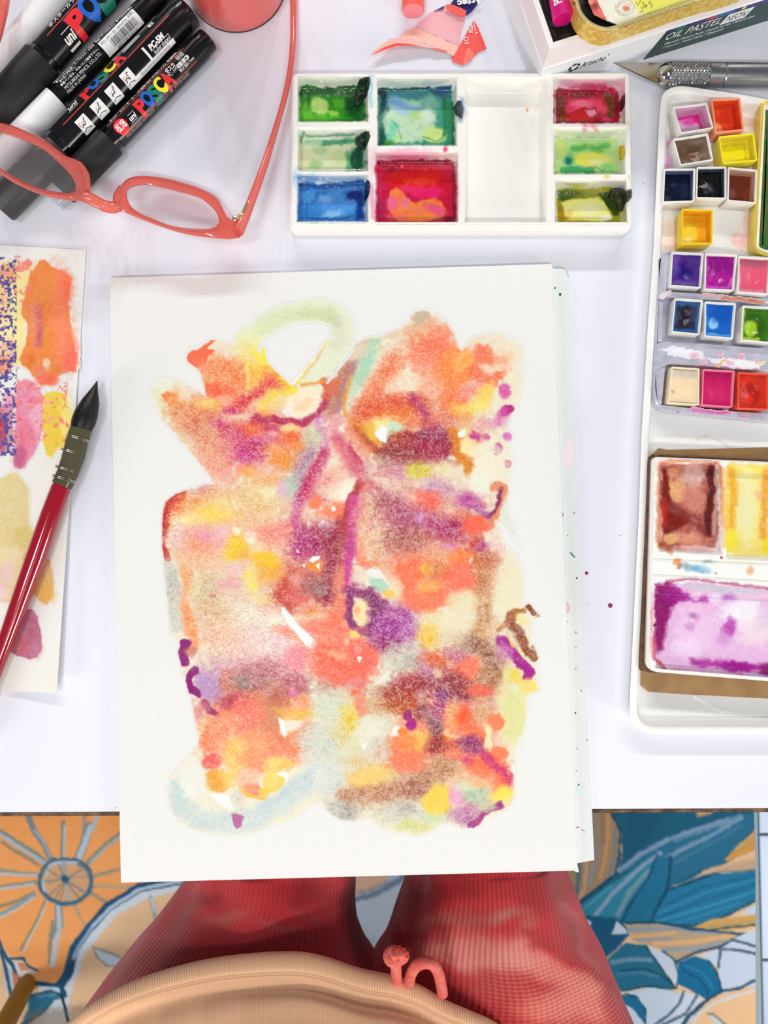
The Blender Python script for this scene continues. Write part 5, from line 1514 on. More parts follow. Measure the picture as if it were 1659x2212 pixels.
TR = """
l #b8a8e0 .6 5 .7 8 1432,320 1436,350
l #f07ad0 .7 5 .8 8 1440,310 1438,345 1442,360
e 1440 335 8 14 0 #e8a0d8 .7 5 .6
l #c8a0b0 .6 5 .7 6 1447,260 1452,300
e 1548 335 10 22 0 #ee8878 .7 6 .7
e 1540 300 12 12 0 #b89aa0 .6 6 .4
e 1625 265 18 16 0 #f4c8b4 .6 8 .6
e 1600 520 22 18 20 #f3b4b0 .6 8 .6
e 1612 480 8 22 0 #f4c0b8 .6 6 .6
e 1440 500 14 24 0 #f8dcd8 .7 9 .5
e 1450 530 20 14 0 #f6d8d4 .7 9 .5
l #c8b060 .6 2 .3 1.5 1505,950 1530,940
l #b8b4a8 .6 1.5 0 .8 1540,945 1600,975 1640,990
l #b8b4a8 .5 1.5 0 .8 1500,1505 1540,1530 1580,1545
"""
gx = np.arange(1408, 1664, 2.); gy = np.arange(196, 1560, 2.5); GX, GY = np.meshgrid(gx, gy)
pt = Paint(GX, GY, '#f6f5f2', warp=4, wscale=20, seed=61).run(TR)
v, f, a = compact(P(GX.ravel(), GY.ravel(), FZ + .0001), grid_faces(len(gx), len(gy), pt.cov > .04), {'Col': pt.rgba()})
mk('paint_stain', v, f, mat('tray_stain', '#ffffff', .4, vcol=True, grain=.9, gscale=800), TRAY, attrs=a, sharp=0)['kind'] = 'stuff'

# half pans
M_pw = mat('pan_white', '#f1f0ec', .35, tint=.35, tscale=110, tcol='#cfc6c8'); M_py = mat('pan_yellow', '#f2cf1c', .35); M_po = mat('pan_orange', '#f8a27c', .35)
M_py2 = mat('pan_lemon', '#f4e22a', .35)
M_pp = mat('pan_paint', '#ffffff', .25, spec=.3, vcol=True, bump=.2, bscale=500, bdist=.0005, grain=.12, gscale=700)
M_ink = mat('pencil_writing', '#3c3a38', .8)
def pan(quad, zt, h, m, wall, ops, level, label, grp, dome=0., dip=None, base='#888888', seed=1, gloss=None, rim=.0009, writing=None):
    q = np.array([P(x, y, zt) for x, y in quad]); c = q.mean(0)
    t = thing('paint_pan', label, 'paint pan', (c[0], c[1], zt - h), grp)
    loop = rounded(ccw(q[:, :2]), .0008, 2)
    loft('pan_cup', loop, [(.0007, zt - h), (.0004, zt - h + .0005), (.0001, zt - .0005), (.00015, zt - .0001), (.0004, zt), (rim - .0002, zt), (rim, zt - .0004), (rim + .0006, zt - h + .0012)], m, t)
    # paint surface inside: unit square u, v with v down
    cc = ccw(q[:, :2]); A, B, C_, D = [np.array(P(x, y, zt))[:2] for x, y in quad]
    n = 26; U, V = np.meshgrid(np.linspace(0, 1, n), np.linspace(0, 1, n)); u, v = U.ravel(), V.ravel()
    w = ((1 - v) * (1 - u))[:, None] * A + ((1 - v) * u)[:, None] * B + (v * u)[:, None] * C_ + (v * (1 - u))[:, None] * D
    cxy = w.mean(0); depth = level * h
    k = 1 - 2 * (rim + .0006 * depth / h) / np.linalg.norm(B - A); w = cxy + (w - cxy) * k
    px, py = u * 100, v * 100
    p = Paint(px, py, base, warp=4, wscale=30, seed=seed, edge=.7).run(ops)
    z = zt - depth + dome * (1 - (2 * u - 1) ** 2) * (1 - (2 * v - 1) ** 2) + .0003 * fbm(px, py, 22, 3, seed + 5)
    if dip:
        dx, dy, r, dd = dip; z = z - dd * np.exp(-(((px - dx) / r) ** 2 + ((py - dy) / r) ** 2))
    mk('paint', np.column_stack([w, z]), grid_faces(n, n), gloss or M_pp, t, attrs={'Col': p.rgba()}, sharp=0)
    if wall:
        # thin film of dried paint up the inner walls
        lo = rounded(ccw(q[:, :2]), .0008, 2); zz = zt - .0009
        V_ = []; F_ = []; K = len(lo)
        a = inset(ccw(lo), rim + .00012); b = inset(ccw(lo), rim + .00012 + .0006 * depth / h)
        V_ = np.concatenate([np.column_stack([a, np.full(K, zz)]), np.column_stack([b, np.full(K, zt - depth - .0002)])])
        F_ = [(i, K + i, K + (i + 1) % K, (i + 1) % K) for i in range(K)]
        cols = np.tile(np.append(lin(srgb(wall)), .6), (2 * K, 1))
        mk('paint_film', V_, F_, M_pp, t, attrs={'Col': cols})
    if writing:
        pr_ = Print(); pr_.text(writing[0], writing[1], writing[2], writing[3], 0, writing[5], 1, rot=writing[4]); pr_.build('pencil_writing', [M_ink], t)
    return t
LG = 'loose half pans in the tray'; MG = 'half pans in the metal holder'
PT = FZ + .0105
pan(pts('1453,230 1528,221 1543,277 1470,289'), PT, .0103, M_pw, '#d8a8c4', 'e 40 62 46 40 0 #f6d2ec .95 14 .5\nl #e0148c .95 6 .4 7 2,14 40,8 94,6 96,50 92,96\ne 90 20 12 20 0 #d0107c .9 8 .3\ne 65 30 30 16 0 #ee3aa8 .8 10 .6', .82, 'white pan of pink paint worn thin, nearest the rounded tray corner', LG, base='#f0b0dc', seed=71)
pan(pts('1536,213 1600,210 1609,281 1545,288'), PT + .0004, .0105, M_po, '#e2502c', 'e 26 74 22 26 0 #ffab72 .97 4 .1\ne 70 30 26 30 0 #e23c1e .8 14 .3\ne 20 10 30 10 0 #f4603c .8 8 .3', .72, 'orange pan with a pale round spot in its paint', LG, base='#f4512c', seed=72)
pan(pts('1453,299 1530,287 1542,346 1469,358'), PT, .0103, M_pw, None, 'e 45 50 40 36 0 #5c4030 .9 12 .2\ne 45 70 30 18 0 #6b4630 .8 10 .2\ne 70 14 30 12 0 #7a6a5c .8 10 .5\ne 90 80 12 30 0 #7c6c60 .7 10 .4', .12, 'white pan full of brown paint with a brushed hollow', LG, dip=(45, 50, 30, .0022), base='#6c5848', seed=73)
pan(pts('1552,294 1630,286 1637,347 1562,355'), PT, .0103, M_py2, '#d8c838', 'e 45 60 44 40 0 #f6e412 .97 8 .2\ne 30 86 20 6 0 #f4f0a0 .8 5 .2\nl #9c8a1c .6 2 .3 1 4,26 30,18 60,20 84,18 86,60 82,90', .45, 'lemon yellow pan of yellow paint beside the green tin', LG, base='#ead22c', seed=74)
pan(pts('1434,364 1503,363 1501,436 1431,438'), PT + .0006, .0108, M_pw, '#4c5c7c', 'e 40 60 60 60 0 #0c1230 .97 8 .1\ne 14 84 16 12 0 #3c4050 .8 6 .5\ne 78 60 14 40 0 #20284c .7 8 .6\ne 40 36 12 8 0 #2c3048 .7 6 .6', .38, 'white pan of navy paint, leftmost of the row of three', LG, base='#0a1030', seed=75)
pan(pts('1505,360 1570,359 1570,430 1503,429'), PT + .0006, .0108, M_pw, '#3c4450', 'e 50 55 60 60 0 #06070a .98 6 0\ne 44 58 20 18 0 #3a3a3a .85 6 .6', .36, 'white pan of glossy black paint between the navy and the russet ones', LG, dip=(45, 60, 18, -.0012), base='#0a0b0e', seed=76, gloss=mat('pan_paint_wet', '#ffffff', .08, spec=.7, vcol=True, bump=.5, bscale=420, bdist=.001))
pan(pts('1573,360 1637,366 1634,440 1571,434'), PT + .0006, .0108, M_pw, '#c49a84', 'e 35 60 50 46 0 #6a2a1a .97 10 .2\ne 26 66 16 20 0 #7c4a48 .8 6 .4\ne 50 30 40 12 0 #7c3c26 .7 8 .3', .52, 'white pan of russet brown paint, right end of the row of three', LG, base='#7a3420', seed=77)
pan(pts('1473,450 1541,452 1540,527 1472,528'), PT + .0006, .0108, M_py, '#e8a820', 'e 36 64 34 34 0 #f8d838 .97 8 .5\ne 30 82 16 10 0 #fbf2a8 .8 5 .5\ne 84 50 14 50 0 #f0a41c .9 8 .2\ne 60 14 50 12 0 #e89c1c .9 8 .2', .5, 'golden yellow pan standing alone above the metal holder', LG, base='#f2bc24', seed=78)
# metal holder with three rows
M_tin = mat('painted_metal', '#dcdcea', .3, metal=.35, tint=.3, tscale=200, tcol='#a9a8bc')
HP = thing('metal_pan_holder', 'enamelled metal pan holder with three rows of paint pans inside the tray', 'pan holder', P(1560, 720, FZ))
HZ = FZ + .0075
hw = np.array([P(x, y, HZ)[:2] for x, y in pts('1421,580 1424,552 1440,541 1700,556 1760,600 1755,860 1740,915 1640,908 1500,893 1437,886 1417,872 1410,840')])
hw = rounded(ccw(hw), .0022, 3)
loft('holder_shell', hw, [(.0012, FZ), (0, FZ + .0006), (0, HZ - .0004), (.0004, HZ), (.0011, HZ), (.0014, HZ - .0006), (.0016, FZ + .0011)], M_tin, HP)
def bar(name, p, z0, z1):
    loft(name, rounded(np.array([P(x, y, z1)[:2] for x, y in p]), .0006, 2), [(.0002, z0), (0, z0 + .001), (0, z1 - .0004), (.0005, z1)], M_tin, HP)
bar('rail', pts('1424,628 1520,634 1720,650 1720,658 1520,646 1424,640'), FZ + .001, HZ + .0004)
bar('rail', pts('1418,742 1440,738 1520,742 1720,758 1720,806 1600,798 1515,790 1445,786 1415,800'), FZ + .001, HZ + .0004)
bar('rail', pts('1427,874 1520,884 1720,896 1720,908 1640,905 1500,889 1428,884'), FZ + .001, HZ + .0002)
bar('rail', pts('1420,560 1440,548 1446,548 1440,630 1424,632'), FZ + .001, HZ)
bar('rail', pts('1424,652 1433,650 1430,736 1421,738'), FZ + .001, HZ)
bar('rail', pts('1416,800 1438,790 1430,872 1422,872'), FZ + .001, HZ)
MS = """
l #f4d4d0 .8 4 .5 4 1428,640 1445,632
l #e07850 .8 3 .6 4 1560,644 1600,646 1650,654
l #f0a0a0 .7 3 .6 3 1520,636 1560,640
e 1480 762 40 10 8 #f8f8f8 .7 6 .5
e 1590 785 50 8 6 #ffffff .9 4 .3
e 1500 768 9 6 0 #f2a8c4 .8 3 .5
e 1520 782 8 5 0 #f2a8d0 .8 3 .5
e 1556 766 5 4 0 #f08cb8 .9 2 .3
e 1600 770 6 5 0 #f08c9c .9 2 .3
l #eeb850 .9 2 .4 3 1550,790 1560,782 1568,778
e 1576 784 9 5 0 #f6b0d0 .8 3 .4
e 1635 780 5 5 0 #f09cb8 .9 2 .3
e 1645 786 7 4 0 #f2e08c .9 2 .3
l #e060b0 .85 3 .7 4 1495,886 1530,889 1575,893
e 1464 890 3 2 0 #c03c70 .9 1.5 .2
e 1606 898 6 3 0 #d870b0 .8 2 .3
"""
gx = np.arange(1412, 1664, 1.6); gy = np.arange(626, 908, 1.6); GX, GY = np.meshgrid(gx, gy)
pt = Paint(GX, GY, '#dcdcea', warp=3, wscale=14, seed=62).run(MS)
v, f, a = compact(P(GX.ravel(), GY.ravel(), HZ + .00055), grid_faces(len(gx), len(gy), pt.cov > .25), {'Col': pt.rgba()})
mk('paint_stain', v, f, MATS['tray_stain'], HP, attrs=a, sharp=0)['kind'] = 'stuff'
HT = FZ + .0118; HH = .0105
pan(pts('1451,543 1521,546 1515,623 1447,618'), HT, HH, M_pw, None, 'e 45 52 28 30 0 #2a0c78 .95 12 .2\ne 12 30 12 40 0 #6c48a8 .7 8 .5\ne 50 92 50 10 0 #7a58b0 .7 6 .6\ne 10 10 16 10 0 #8a4cb0 .6 8 .4', .14, 'violet pan, left end of the top row of the metal holder', MG, dip=(45, 50, 24, .0014), base='#4c2c80', seed=81)
pan(pts('1523,546 1594,549 1586,629 1521,626'), HT, HH, M_pw, None, 'e 50 24 60 24 0 #88107c .9 10 .1\ne 50 70 40 20 0 #b8149c .8 12 .1\nl #e070d0 .8 4 .6 5 3,10 3,96 90,97 98,70', .14, 'magenta pan beside the violet one in the metal holder', MG, dip=(48, 56, 30, .0012), base='#a60f92', seed=82, gloss=MATS['pan_paint_wet'])
pan(pts('1595,552 1668,556 1661,637 1592,632'), HT, HH, M_pw, None, 'e 60 60 40 34 0 #ee5878 .9 12 .2\ne 50 10 50 12 0 #a8566a .8 6 .3\nl #f8a8b8 .8 4 .6 5 3,20 3,96 90,97', .14, 'coral pink pan, right end of the top row of the metal holder', MG, dip=(58, 56, 26, .0010), base='#e0607c', seed=83, gloss=MATS['pan_paint_wet'])
pan(pts('1457,643 1520,647 1512,724 1450,718'), HT, HH, M_pw, None, 'e 48 46 30 34 0 #241c2c .97 8 .2\ne 80 30 20 30 0 #44406c .7 10 .4\nl #2c6ca8 .9 5 .4 6 2,6 96,4 97,96 3,97 2,6', .14, 'dark indigo pan, left end of the middle row of the metal holder', MG, dip=(46, 50, 26, .0018), base='#2c2c48', seed=84)
pan(pts('1522,650 1591,654 1584,733 1521,727'), HT, HH, M_pw, None, 'e 32 60 18 20 0 #9cd0f8 .97 4 .5\ne 60 30 40 30 0 #1450b0 .8 12 .2\nl #6cc0f0 .8 3 .5 4 3,6 2,96 96,97', .14, 'bright blue pan with a pale blue worn spot, middle row of the metal holder', MG, base='#1c64c4', seed=85)
pan(pts('1604,659 1672,663 1667,742 1600,736'), HT, HH, M_pw, None, 'e 46 52 40 40 0 #2c5c0c .9 12 .2\ne 34 62 24 26 20 #a8d020 .97 5 .2\nl #c8e040 .9 4 .3 6 2,6 2,96 60,97', .14, 'green pan with a bright lime spot, middle row of the metal holder', MG, dip=(40, 56, 24, .0016), base='#3c7410', seed=86, gloss=MATS['pan_paint_wet'])
pan(pts('1450,791 1512,795 1511,876 1442,871'), HT, HH, mat('pan_cream', '#f3e3c4', .4), None, 'e 55 8 60 16 0 #c8bcb4 .85 9 .4\ne 10 70 6 4 0 #e8806c .8 3 .3\ne 60 40 30 14 0 #ecd0ac .5 10 .3', .10, 'cream pan, left end of the bottom row of the metal holder', MG, base='#f4dab4', seed=87)
pan(pts('1518,796 1588,800 1583,881 1515,876'), HT, HH, mat('pan_pink', '#f0809c', .35), None, 'e 50 10 60 18 0 #b01458 .9 12 .2\ne 50 70 44 24 0 #d62c70 .8 14 .2', .14, 'crimson pan with a pink rim, bottom row of the metal holder', MG, dip=(50, 50, 30, .0010), base='#c81c60', seed=88)
pan(pts('1594,803 1662,806 1661,886 1593,883'), HT, HH, mat('pan_coral', '#ee5a3c', .35), None, 'e 48 58 34 36 0 #b41a10 .9 9 .2\ne 40 72 18 16 0 #ee3418 .9 8 .2\ne 80 14 20 16 0 #c83020 .7 8 .3', .14, 'red pan, right end of the bottom row of the metal holder', MG, dip=(48, 58, 26, .0016), base='#d4301c', seed=89, gloss=MATS['pan_paint_wet'])

# ------------------------------------------------------------------ ceramic palette on its brown box, cardboard under it
M_card = mat('cardboard', '#b08a5c', .85, tint=.5, tscale=120, tcol='#8e6c44')
M_brown = mat('brown_box_side', '#6a4122', .6, tint=.7, tscale=260, tcol='#3c2412')
CZ = FZ + .0006
cb = thing('cardboard_sheet', 'brown cardboard sheet lying in the tray under the brown box', 'cardboard', P(1540, 1480, FZ))
loft('cardboard_panel', [P(x, y, CZ)[:2] for x, y in pts('1384,1480 1400,1494 1480,1500 1659,1509 1900,1512 1900,960 1424,972 1402,985')], [(0, FZ + .0002), (0, CZ), (.0002, CZ + .0002)], M_card, cb)
loft('cardboard_flap', [P(x, y, CZ + .003)[:2] for x, y in pts('1424,968 1440,971 1520,976 1560,982 1760,990 1760,1010 1420,996 1412,980')], [(0, CZ + .0004), (0, CZ + .0026), (.0002, CZ + .003)], M_card, cb)
BZ = FZ + .0098
bx_ = thing('brown_box', 'dark brown box under the white ceramic palette in the tray', 'box', P(1520, 1230, FZ))
loft('box_body', rounded(np.array([P(x, y, BZ)[:2] for x, y in pts('1403,990 1424,982 1800,1000 1800,1478 1660,1468 1396,1452 1384,1438')]), .0012, 3), [(-.0006, CZ + .0004), (0, CZ + .001), (0, BZ - .0003), (.0004, BZ)], M_brown, bx_)
LZ = BZ + .0058
CP = thing('ceramic_palette', 'chipped white ceramic palette with brown, yellow and magenta wells in the tray', 'palette', P(1550, 1230, BZ))
co_ = [P(x, y, LZ)[:2] for x, y in rounded(pts('1412,986 1780,1002 1780,1490 1660,1472 1412,1452 1398,1440'), [10, 4, 4, 4, 14, 12], 4)]
loft('palette_body', co_, [(.0008, BZ + .0001), (.0001, BZ + .0008), (0, LZ - .001), (.0006, LZ - .0003), (.0018, LZ - .0001)], MATS['plain_glaze'], CP, cap1=False, sharp=60)
CW = [(1421, 996, 1564, 1192, 1432, 1004, 1545, 1180), (1567, 998, 1730, 1200, 1574, 1012, 1715, 1188), (1412, 1262, 1790, 1462, 1424, 1284, 1780, 1444)]
def cer_z(x, y):
    z = np.full(x.shape, LZ) - .0010 * (np.exp(-((y - 1206 - (x - 1400) * .045) / 2.2) ** 2) + np.exp(-((y - 1240 - (x - 1400) * .055) / 2.2) ** 2))
    z = z + .0002 * fbm(x, y, 30, 2, 5)
    for a, b, c, d, e, f, g, h in CW:
        yy = y - (x - 1400) * .05
        tx = np.minimum((x - a) / (e - a), (c - x) / (c - g)); ty = np.minimum((yy - b) / (f - b), (d - yy) / (d - h))
        t = np.clip(np.minimum(tx, ty), 0, 1); t = t * t * (3 - 2 * t); z = np.minimum(z, LZ - .0040 * t)
    return z
CER = """
e 1440 1000 50 10 0 #eedcd0 .7 6 .6
l #e8885c .8 4 .7 5 1430,1000 1480,992 1540,996 1556,1010 1562,1060 1566,1140
l #d87a50 .8 4 .6 5 1426,1010 1424,1080 1422,1150 1424,1180 1450,1192
p #b0584c .95 4 .4 1430,1004 1545,1002 1552,1040 1550,1150 1545,1180 1500,1190 1440,1188 1428,1170 1427,1060
e 1460 1060 24 26 0 #eab07c .9 8 .5
e 1455 1020 18 10 0 #e8a878 .8 6 .5
e 1500 1030 24 26 10 #d8b4ac .9 9 .6
e 1500 1080 24 30 0 #d88a78 .8 10 .6
p #7a1e14 .96 4 .1 1430,1016 1442,1012 1446,1060 1450,1090 1475,1100 1490,1125 1470,1140 1440,1155 1432,1150 1428,1080
e 1436 1105 5 24 0 #d0281c .9 4 .1
l #5c1c1c .95 4 .2 8 1535,1015 1538,1060 1530,1110 1530,1150
l #c8a4a0 .8 3 .2 3 1547,1015 1547,1080 1540,1150
l #8c3c38 .8 5 .6 10 1450,1095 1480,1110 1510,1130 1520,1150
e 1490 1165 30 14 0 #e29a7c .9 7 .5
e 1450 1165 16 12 0 #eeb880 .9 5 .3
e 1500 1186 40 8 0 #eec0bc .9 4 .6
e 1430 1178 8 6 0 #a04a1c .9 4 .4
// yellow well
p #f0dc6a .95 4 .3 1572,1002 1662,1004 1662,1200 1590,1200 1570,1188 1566,1100
e 1610 1090 28 80 0 #eee9b4 .9 12 .4
l #ecb030 .9 7 .5 9 1580,1020 1584,1080 1578,1140
e 1578 1170 12 24 0 #f2e030 .9 6 .2
l #e89c3c .85 6 .5 8 1655,1020 1652,1090 1648,1160
e 1655 1180 8 16 0 #f2d820 .9 5 .2
e 1640 1070 7 10 0 #f0b8a8 .7 4 .5
l #f2c878 .8 3 .5 4 1566,1010 1562,1100 1564,1180
// bar between
e 1462 1212 10 7 0 #eea05c .95 2.5 .3
e 1466 1221 6 5 0 #c87868 .9 2 .3
e 1505 1228 26 8 10 #74b0d4 .9 5 .8
e 1480 1222 14 6 0 #9cb0b8 .7 4 .7
e 1530 1214 14 4 0 #a0b4b4 .7 3 .7
e 1620 1232 8 12 20 #f0b890 .85 3 .4
e 1560 1206 3 3 0 #b02470 1 1 0
e 1545 1238 3 2 0 #7c4a8c 1 1 0
e 1402 1212 3 5 0 #b83470 .9 2 .2
e 1600 1212 40 6 0 #f0eed0 .6 4 .2
// magenta well
p #e7b8e0 .97 4 .4 1418,1262 1500,1258 1600,1266 1664,1272 1664,1466 1560,1458 1460,1448 1425,1430 1414,1400 1412,1300
l #b03c6c .7 3 .7 3 1440,1258 1480,1252 1540,1256 1620,1266 1660,1272
e 1560 1274 90 8 4 #c8c8d4 .9 5 .4
p #8c1064 .97 6 .1 1416,1264 1440,1262 1470,1272 1476,1290 1450,1310 1440,1350 1432,1400 1422,1412 1414,1390 1413,1310
e 1455 1285 26 14 10 #a01c8c .9 9 .1
l #a82a9c .85 6 .3 7 1470,1288 1510,1292 1525,1296
e 1505 1286 12 7 0 #f0e4f2 .85 5 .3
e 1545 1290 16 7 0 #ece0f0 .8 5 .3
e 1575 1290 14 8 0 #b060c0 .8 6 .4
e 1500 1360 44 46 0 #eccae8 .8 16 .7
e 1485 1400 30 24 0 #f0d8f0 .8 12 .6
e 1500 1330 12 6 10 #b05cb0 .7 5 .5
e 1490 1352 12 8 0 #cc80c8 .6 6 .5
e 1600 1325 44 30 0 #f0eef4 .9 14 .4
e 1575 1355 12 18 20 #b83cac .9 7 .4
e 1565 1380 14 16 0 #d090d0 .7 8 .5
e 1630 1365 34 28 0 #f0dce4 .85 12 .5
e 1648 1330 14 30 10 #dcc8e0 .6 8 .5
l #b0289c .9 7 .3 8 1500,1430 1545,1432 1600,1440 1662,1448
e 1595 1440 30 10 0 #a0148c .9 6 .2
e 1655 1446 14 12 0 #8c1468 .9 6 .2
l #c03450 .8 3 .6 4 1412,1380 1416,1420 1440,1446 1490,1456
e 1405 1320 6 40 0 #f0b4b8 .8 4 .6
l #e88a98 .6 3 .6 3 1404,1300 1404,1380 1412,1420
e 1530 1458 50 6 4 #eed0d8 .8 4 .6
e 1640 1464 22 5 4 #b8ccd4 .8 4 .6
e 1411 1351 3 3 0 #3c2830 1 1 0
e 1600 1456 8 4 0 #d86c94 .7 3 .4
"""
gx = np.arange(1396, 1786, 1.8); gy = np.arange(982, 1496, 1.8); GX, GY = np.meshgrid(gx, gy); x, y = GX.ravel(), GY.ravel()
pc = Paint(GX, GY, '#f4f4f0', warp=5, wscale=22, seed=65).run(CER)
keep = (sdist(x, y, [tuple(p) for p in rounded(pts('1412,986 1780,1002 1780,1490 1660,1472 1412,1452 1398,1440'), [10, 4, 4, 4, 14, 12], 4)]) < -5)
v, f, a = compact(P(x, y, cer_z(x, y) + .0001), grid_faces(len(gx), len(gy), keep), {'Col': pc.rgba()})
mk('painted_wells', v, f, mat('stained_glaze', '#ffffff', .2, spec=.5, vcol=True, grain=.5, gscale=600, bump=.35, bscale=300, bdist=.0008), CP, attrs=a, sharp=0)

# ------------------------------------------------------------------ gold rimmed tin with green paint at the right edge
M_gold = mat('gold_rim', '#e9cf5a', .3, metal=.3); M_moss = mat('green_sponge', '#2c6a2c', .9, tint=.9, tscale=260, tcol='#6c6a2c', bump=1., bscale=500, bdist=.002)
GZ = FZ + .0085
gt = thing('gold_rimmed_tin', 'open gold rimmed tin of mottled dark green at the right edge of the tray', 'tin', P(1660, 380, FZ))
gl = rounded(np.array([P(x, y, GZ)[:2] for x, y in pts('1645,216 1780,226 1780,560 1650,552 1627,538 1634,400')]), [.002, .002, .002, .004, .003, .002], 4)
loft('tin_shell', gl, [(.0016, FZ), (.0006, FZ + .001), (0, GZ - .001), (.0001, GZ - .0002), (.0006, GZ), (.0012, GZ), (.0018, GZ - .0006), (.0020, GZ - .003)], M_gold, gt, cap1=False)
loft('white_lining', gl, [(.0018, GZ - .0008), (.0034, GZ - .0012), (.0042, GZ - .003), (.0046, GZ - .004)], mat('tin_lining', '#f4f1e4', .4, tint=.5, tscale=200, tcol='#dcd29c'), gt, cap0=False)
loft('green_paint', gl, [(.0040, GZ - .005), (.0040, GZ - .0030), (.006, GZ - .0022)], M_moss, gt)
# ------------------------------------------------------------------ paint markers
M_blk = mat('black_barrel', '#0f0f12', .22, spec=.5); M_matte = mat('black_cap', '#1c1c1e', .5, spec=.35)
M_slate = mat('slate_cap', '#3a3a3c', .45, spec=.4); M_whitep = mat('white_plastic', '#f6f6f8', .3)
M_clearp = mat('clear_plastic', '#dfe3ea', .08, spec=.6, clear=.55)
K_white, K_red, K_blue, K_green, K_yel, K_blk, K_rline, K_grey = [mat('print_' + n, c, .35) for n, c in
    (('white', '#f4f4f4'), ('red', '#ee2c33'), ('blue', '#1468d4'), ('green', '#14806a'), ('yellow', '#f6ea2a'), ('black', '#0c0c10'), ('red_line', '#f0483c'), ('grey', '#a8a8aa'))]
PRT = [K_white, K_red, K_blue, K_green, K_yel, K_blk, K_rline, K_grey]
MM = .236e-3                                           # metres per pixel on the markers
MG_ = 'paint markers at the top left'
def marker(J, E1, E2, rb, rc, zc, capm, label, neck=True, plug=True, group=MG_, barm=None, capend=None):
    A, B, C = P(J[0], J[1], zc), P(E1[0], E1[1], zc), P(E2[0], E2[1], zc)
    B[2] = C[2] = A[2] = zc
    t = thing('paint_marker', label, 'marker', (A[0], A[1], TT), group)
    d = (B - A) / np.linalg.norm(B - A); L = np.linalg.norm(B - A); R = rb * MM; Rc = rc * MM; Lc = np.linalg.norm(C - A)
    pl = 26 * MM; k_ = .86 if neck else .995
    tube('barrel', [A - d * .004, A + d * .0001, A + d * 14 * MM, A + d * 14.5 * MM, B - d * pl], [R * k_, R * k_, R * k_, R, R], barm or M_blk, t, 40)
    if plug: tube('end_plug', [B - d * pl, B - d * (pl - .0002), B - d * .0012, B - d * .0003, B], [R * .93, R * .93, R * .93, R * .9, R * .8], barm or M_blk, t, 40)
    tube('cap', [A, A - d * .0005, A - d * (Lc - .0018), A - d * (Lc - .0005), A - d * Lc], [Rc * .97, Rc, Rc * .97, Rc * .93, Rc * .82], capm, t, 40)
    if capend: tube('clear_tip', [A - d * Lc * .99, A - d * (Lc + capend * MM * .9), A - d * (Lc + capend * MM)], [Rc * .80, Rc * .78, Rc * .7], M_clearp, t, 32)
    w = np.array([-d[1], d[0], 0]); up = np.array([0, 0, 1.])
    def f(u, v, l):
        # u along the barrel, v the distance from its centre line as seen from above, both in photo pixels
        s = np.clip(v / rb, -1.6, 1.6); ph = np.where(np.abs(s) < 1, np.arcsin(np.clip(s, -1, 1)), np.sign(s) * (math.pi / 2 + (np.abs(s) - 1)))
        rr = R + .00007 + .00005 * l
        return A + np.outer(u * MM, d) + rr * (np.sin(ph)[:, None] * w + np.cos(ph)[:, None] * up)
    return t, f
def big_name(p, f, u, off, size, pitch, n=5):
    for k, (ch, mi) in enumerate(zip('POSCA'[:n], (1, 2, 3, 4, 1))):
        uu = u + k * pitch; oo = off + (1.5 if k % 2 else -1.5) * size / 30
        p.text(ch, uu, oo, size * 1.18, 5, f, 1, bold=.075, width=pitch * 1.36, cut=3, rot=.06)
        p.text(ch, uu, oo, size, mi, f, 2 + (k % 2), bold=.05, width=pitch * 1.15, cut=3, rot=.06)
def uni(p, f, u, off, s):
    p.text('uni', u, off, s, 0, f, 1, bold=.03, shear=.25, width=s * 2.3, cut=3)
    p.rect(u - s * .9, off + s * .75, u + s * 1.3, off + s * .84, 0, f, 1); p.rect(u - s * 1.4, off - s * .84, u + s * .9, off - s * .75, 0, f, 1)
JP = 'ポスターカラーマーカー'
# A: broad marker with a thick cap
t, f = marker((93, 133), (262, -57), (-22, 264), 38, 44, TT + .0104, M_matte, 'thick black paint marker with a wide matte cap, uppermost of the black ones')
p = Print(); p.rect(41, 1.2, 260, 3.2, 6, f, 1); p.text(JP, 60, 14, 9.5, 0, f, 1, bold=.02, width=150, anchor='l', cut=4)
p.text('PC-8K 水性顔料 ポスカ', 40, 33, 4.5, 0, f, 1, width=60, anchor='l'); p.text('MADE IN JAPAN', 30, 30, 3.4, 0, f, 1, width=36, anchor='l')
uni(p, f, 74, -27, 13); big_name(p, f, 112, -19, 36, 38, 4); p.build('printed_label', PRT, t)
# B: white marker with a barcode label
t, f = marker((123, 214), (361, -24), (-48, 386), 26, 29, TT + .0070, M_whitep, 'slim paint marker with white cap and white barcode label', barm=M_blk)
p = Print()
for k, (s, o, a, b) in enumerate((('中のインクがかわくまでさわらないで下さい。インクが出なくなったときは', 23, 14, 250), ('ペン先を下に向けて数回強くふって●インクが目に入ったときは水で洗って', 19.5, 14, 250),
        ('●音がするまでキャップをしめて下さい。①②を', 15, 18, 142), ('●インクの出が悪くなってきたら、①②を', 9, 22, 140), ('繰り返して下さい。', 3.5, 28, 76), ('●替ペン芯は、PCR-1とご指定下さい。', -4, 24, 140), ('●インクが付着したときは、すぐに水で洗い●ペンを回しながら', 15, 146, 258), ('衣類につくと落ちません。●ペン先の手の届く', 10.5, 146, 258))):
    p.text(s, a, o, 4.2, 0, f, 1, bold=.015, width=b - a, anchor='l')
p.text('MITSUBISHI PENCIL CO.,LTD.', 26, -12.5, 5.6, 0, f, 1, width=112, anchor='l'); p.text('MADE IN JAPAN', 24, -19, 4.4, 0, f, 1, width=56, anchor='l')
p.rect(147, -40, 256, 5, 0, f, 0, cut=3)
p.text('PC-1M.1 白 /WHITE', 152, -2.5, 6, 5, f, 1, width=78, anchor='l'); p.text('200', 242, .6, 6, 5, f, 1, width=15)
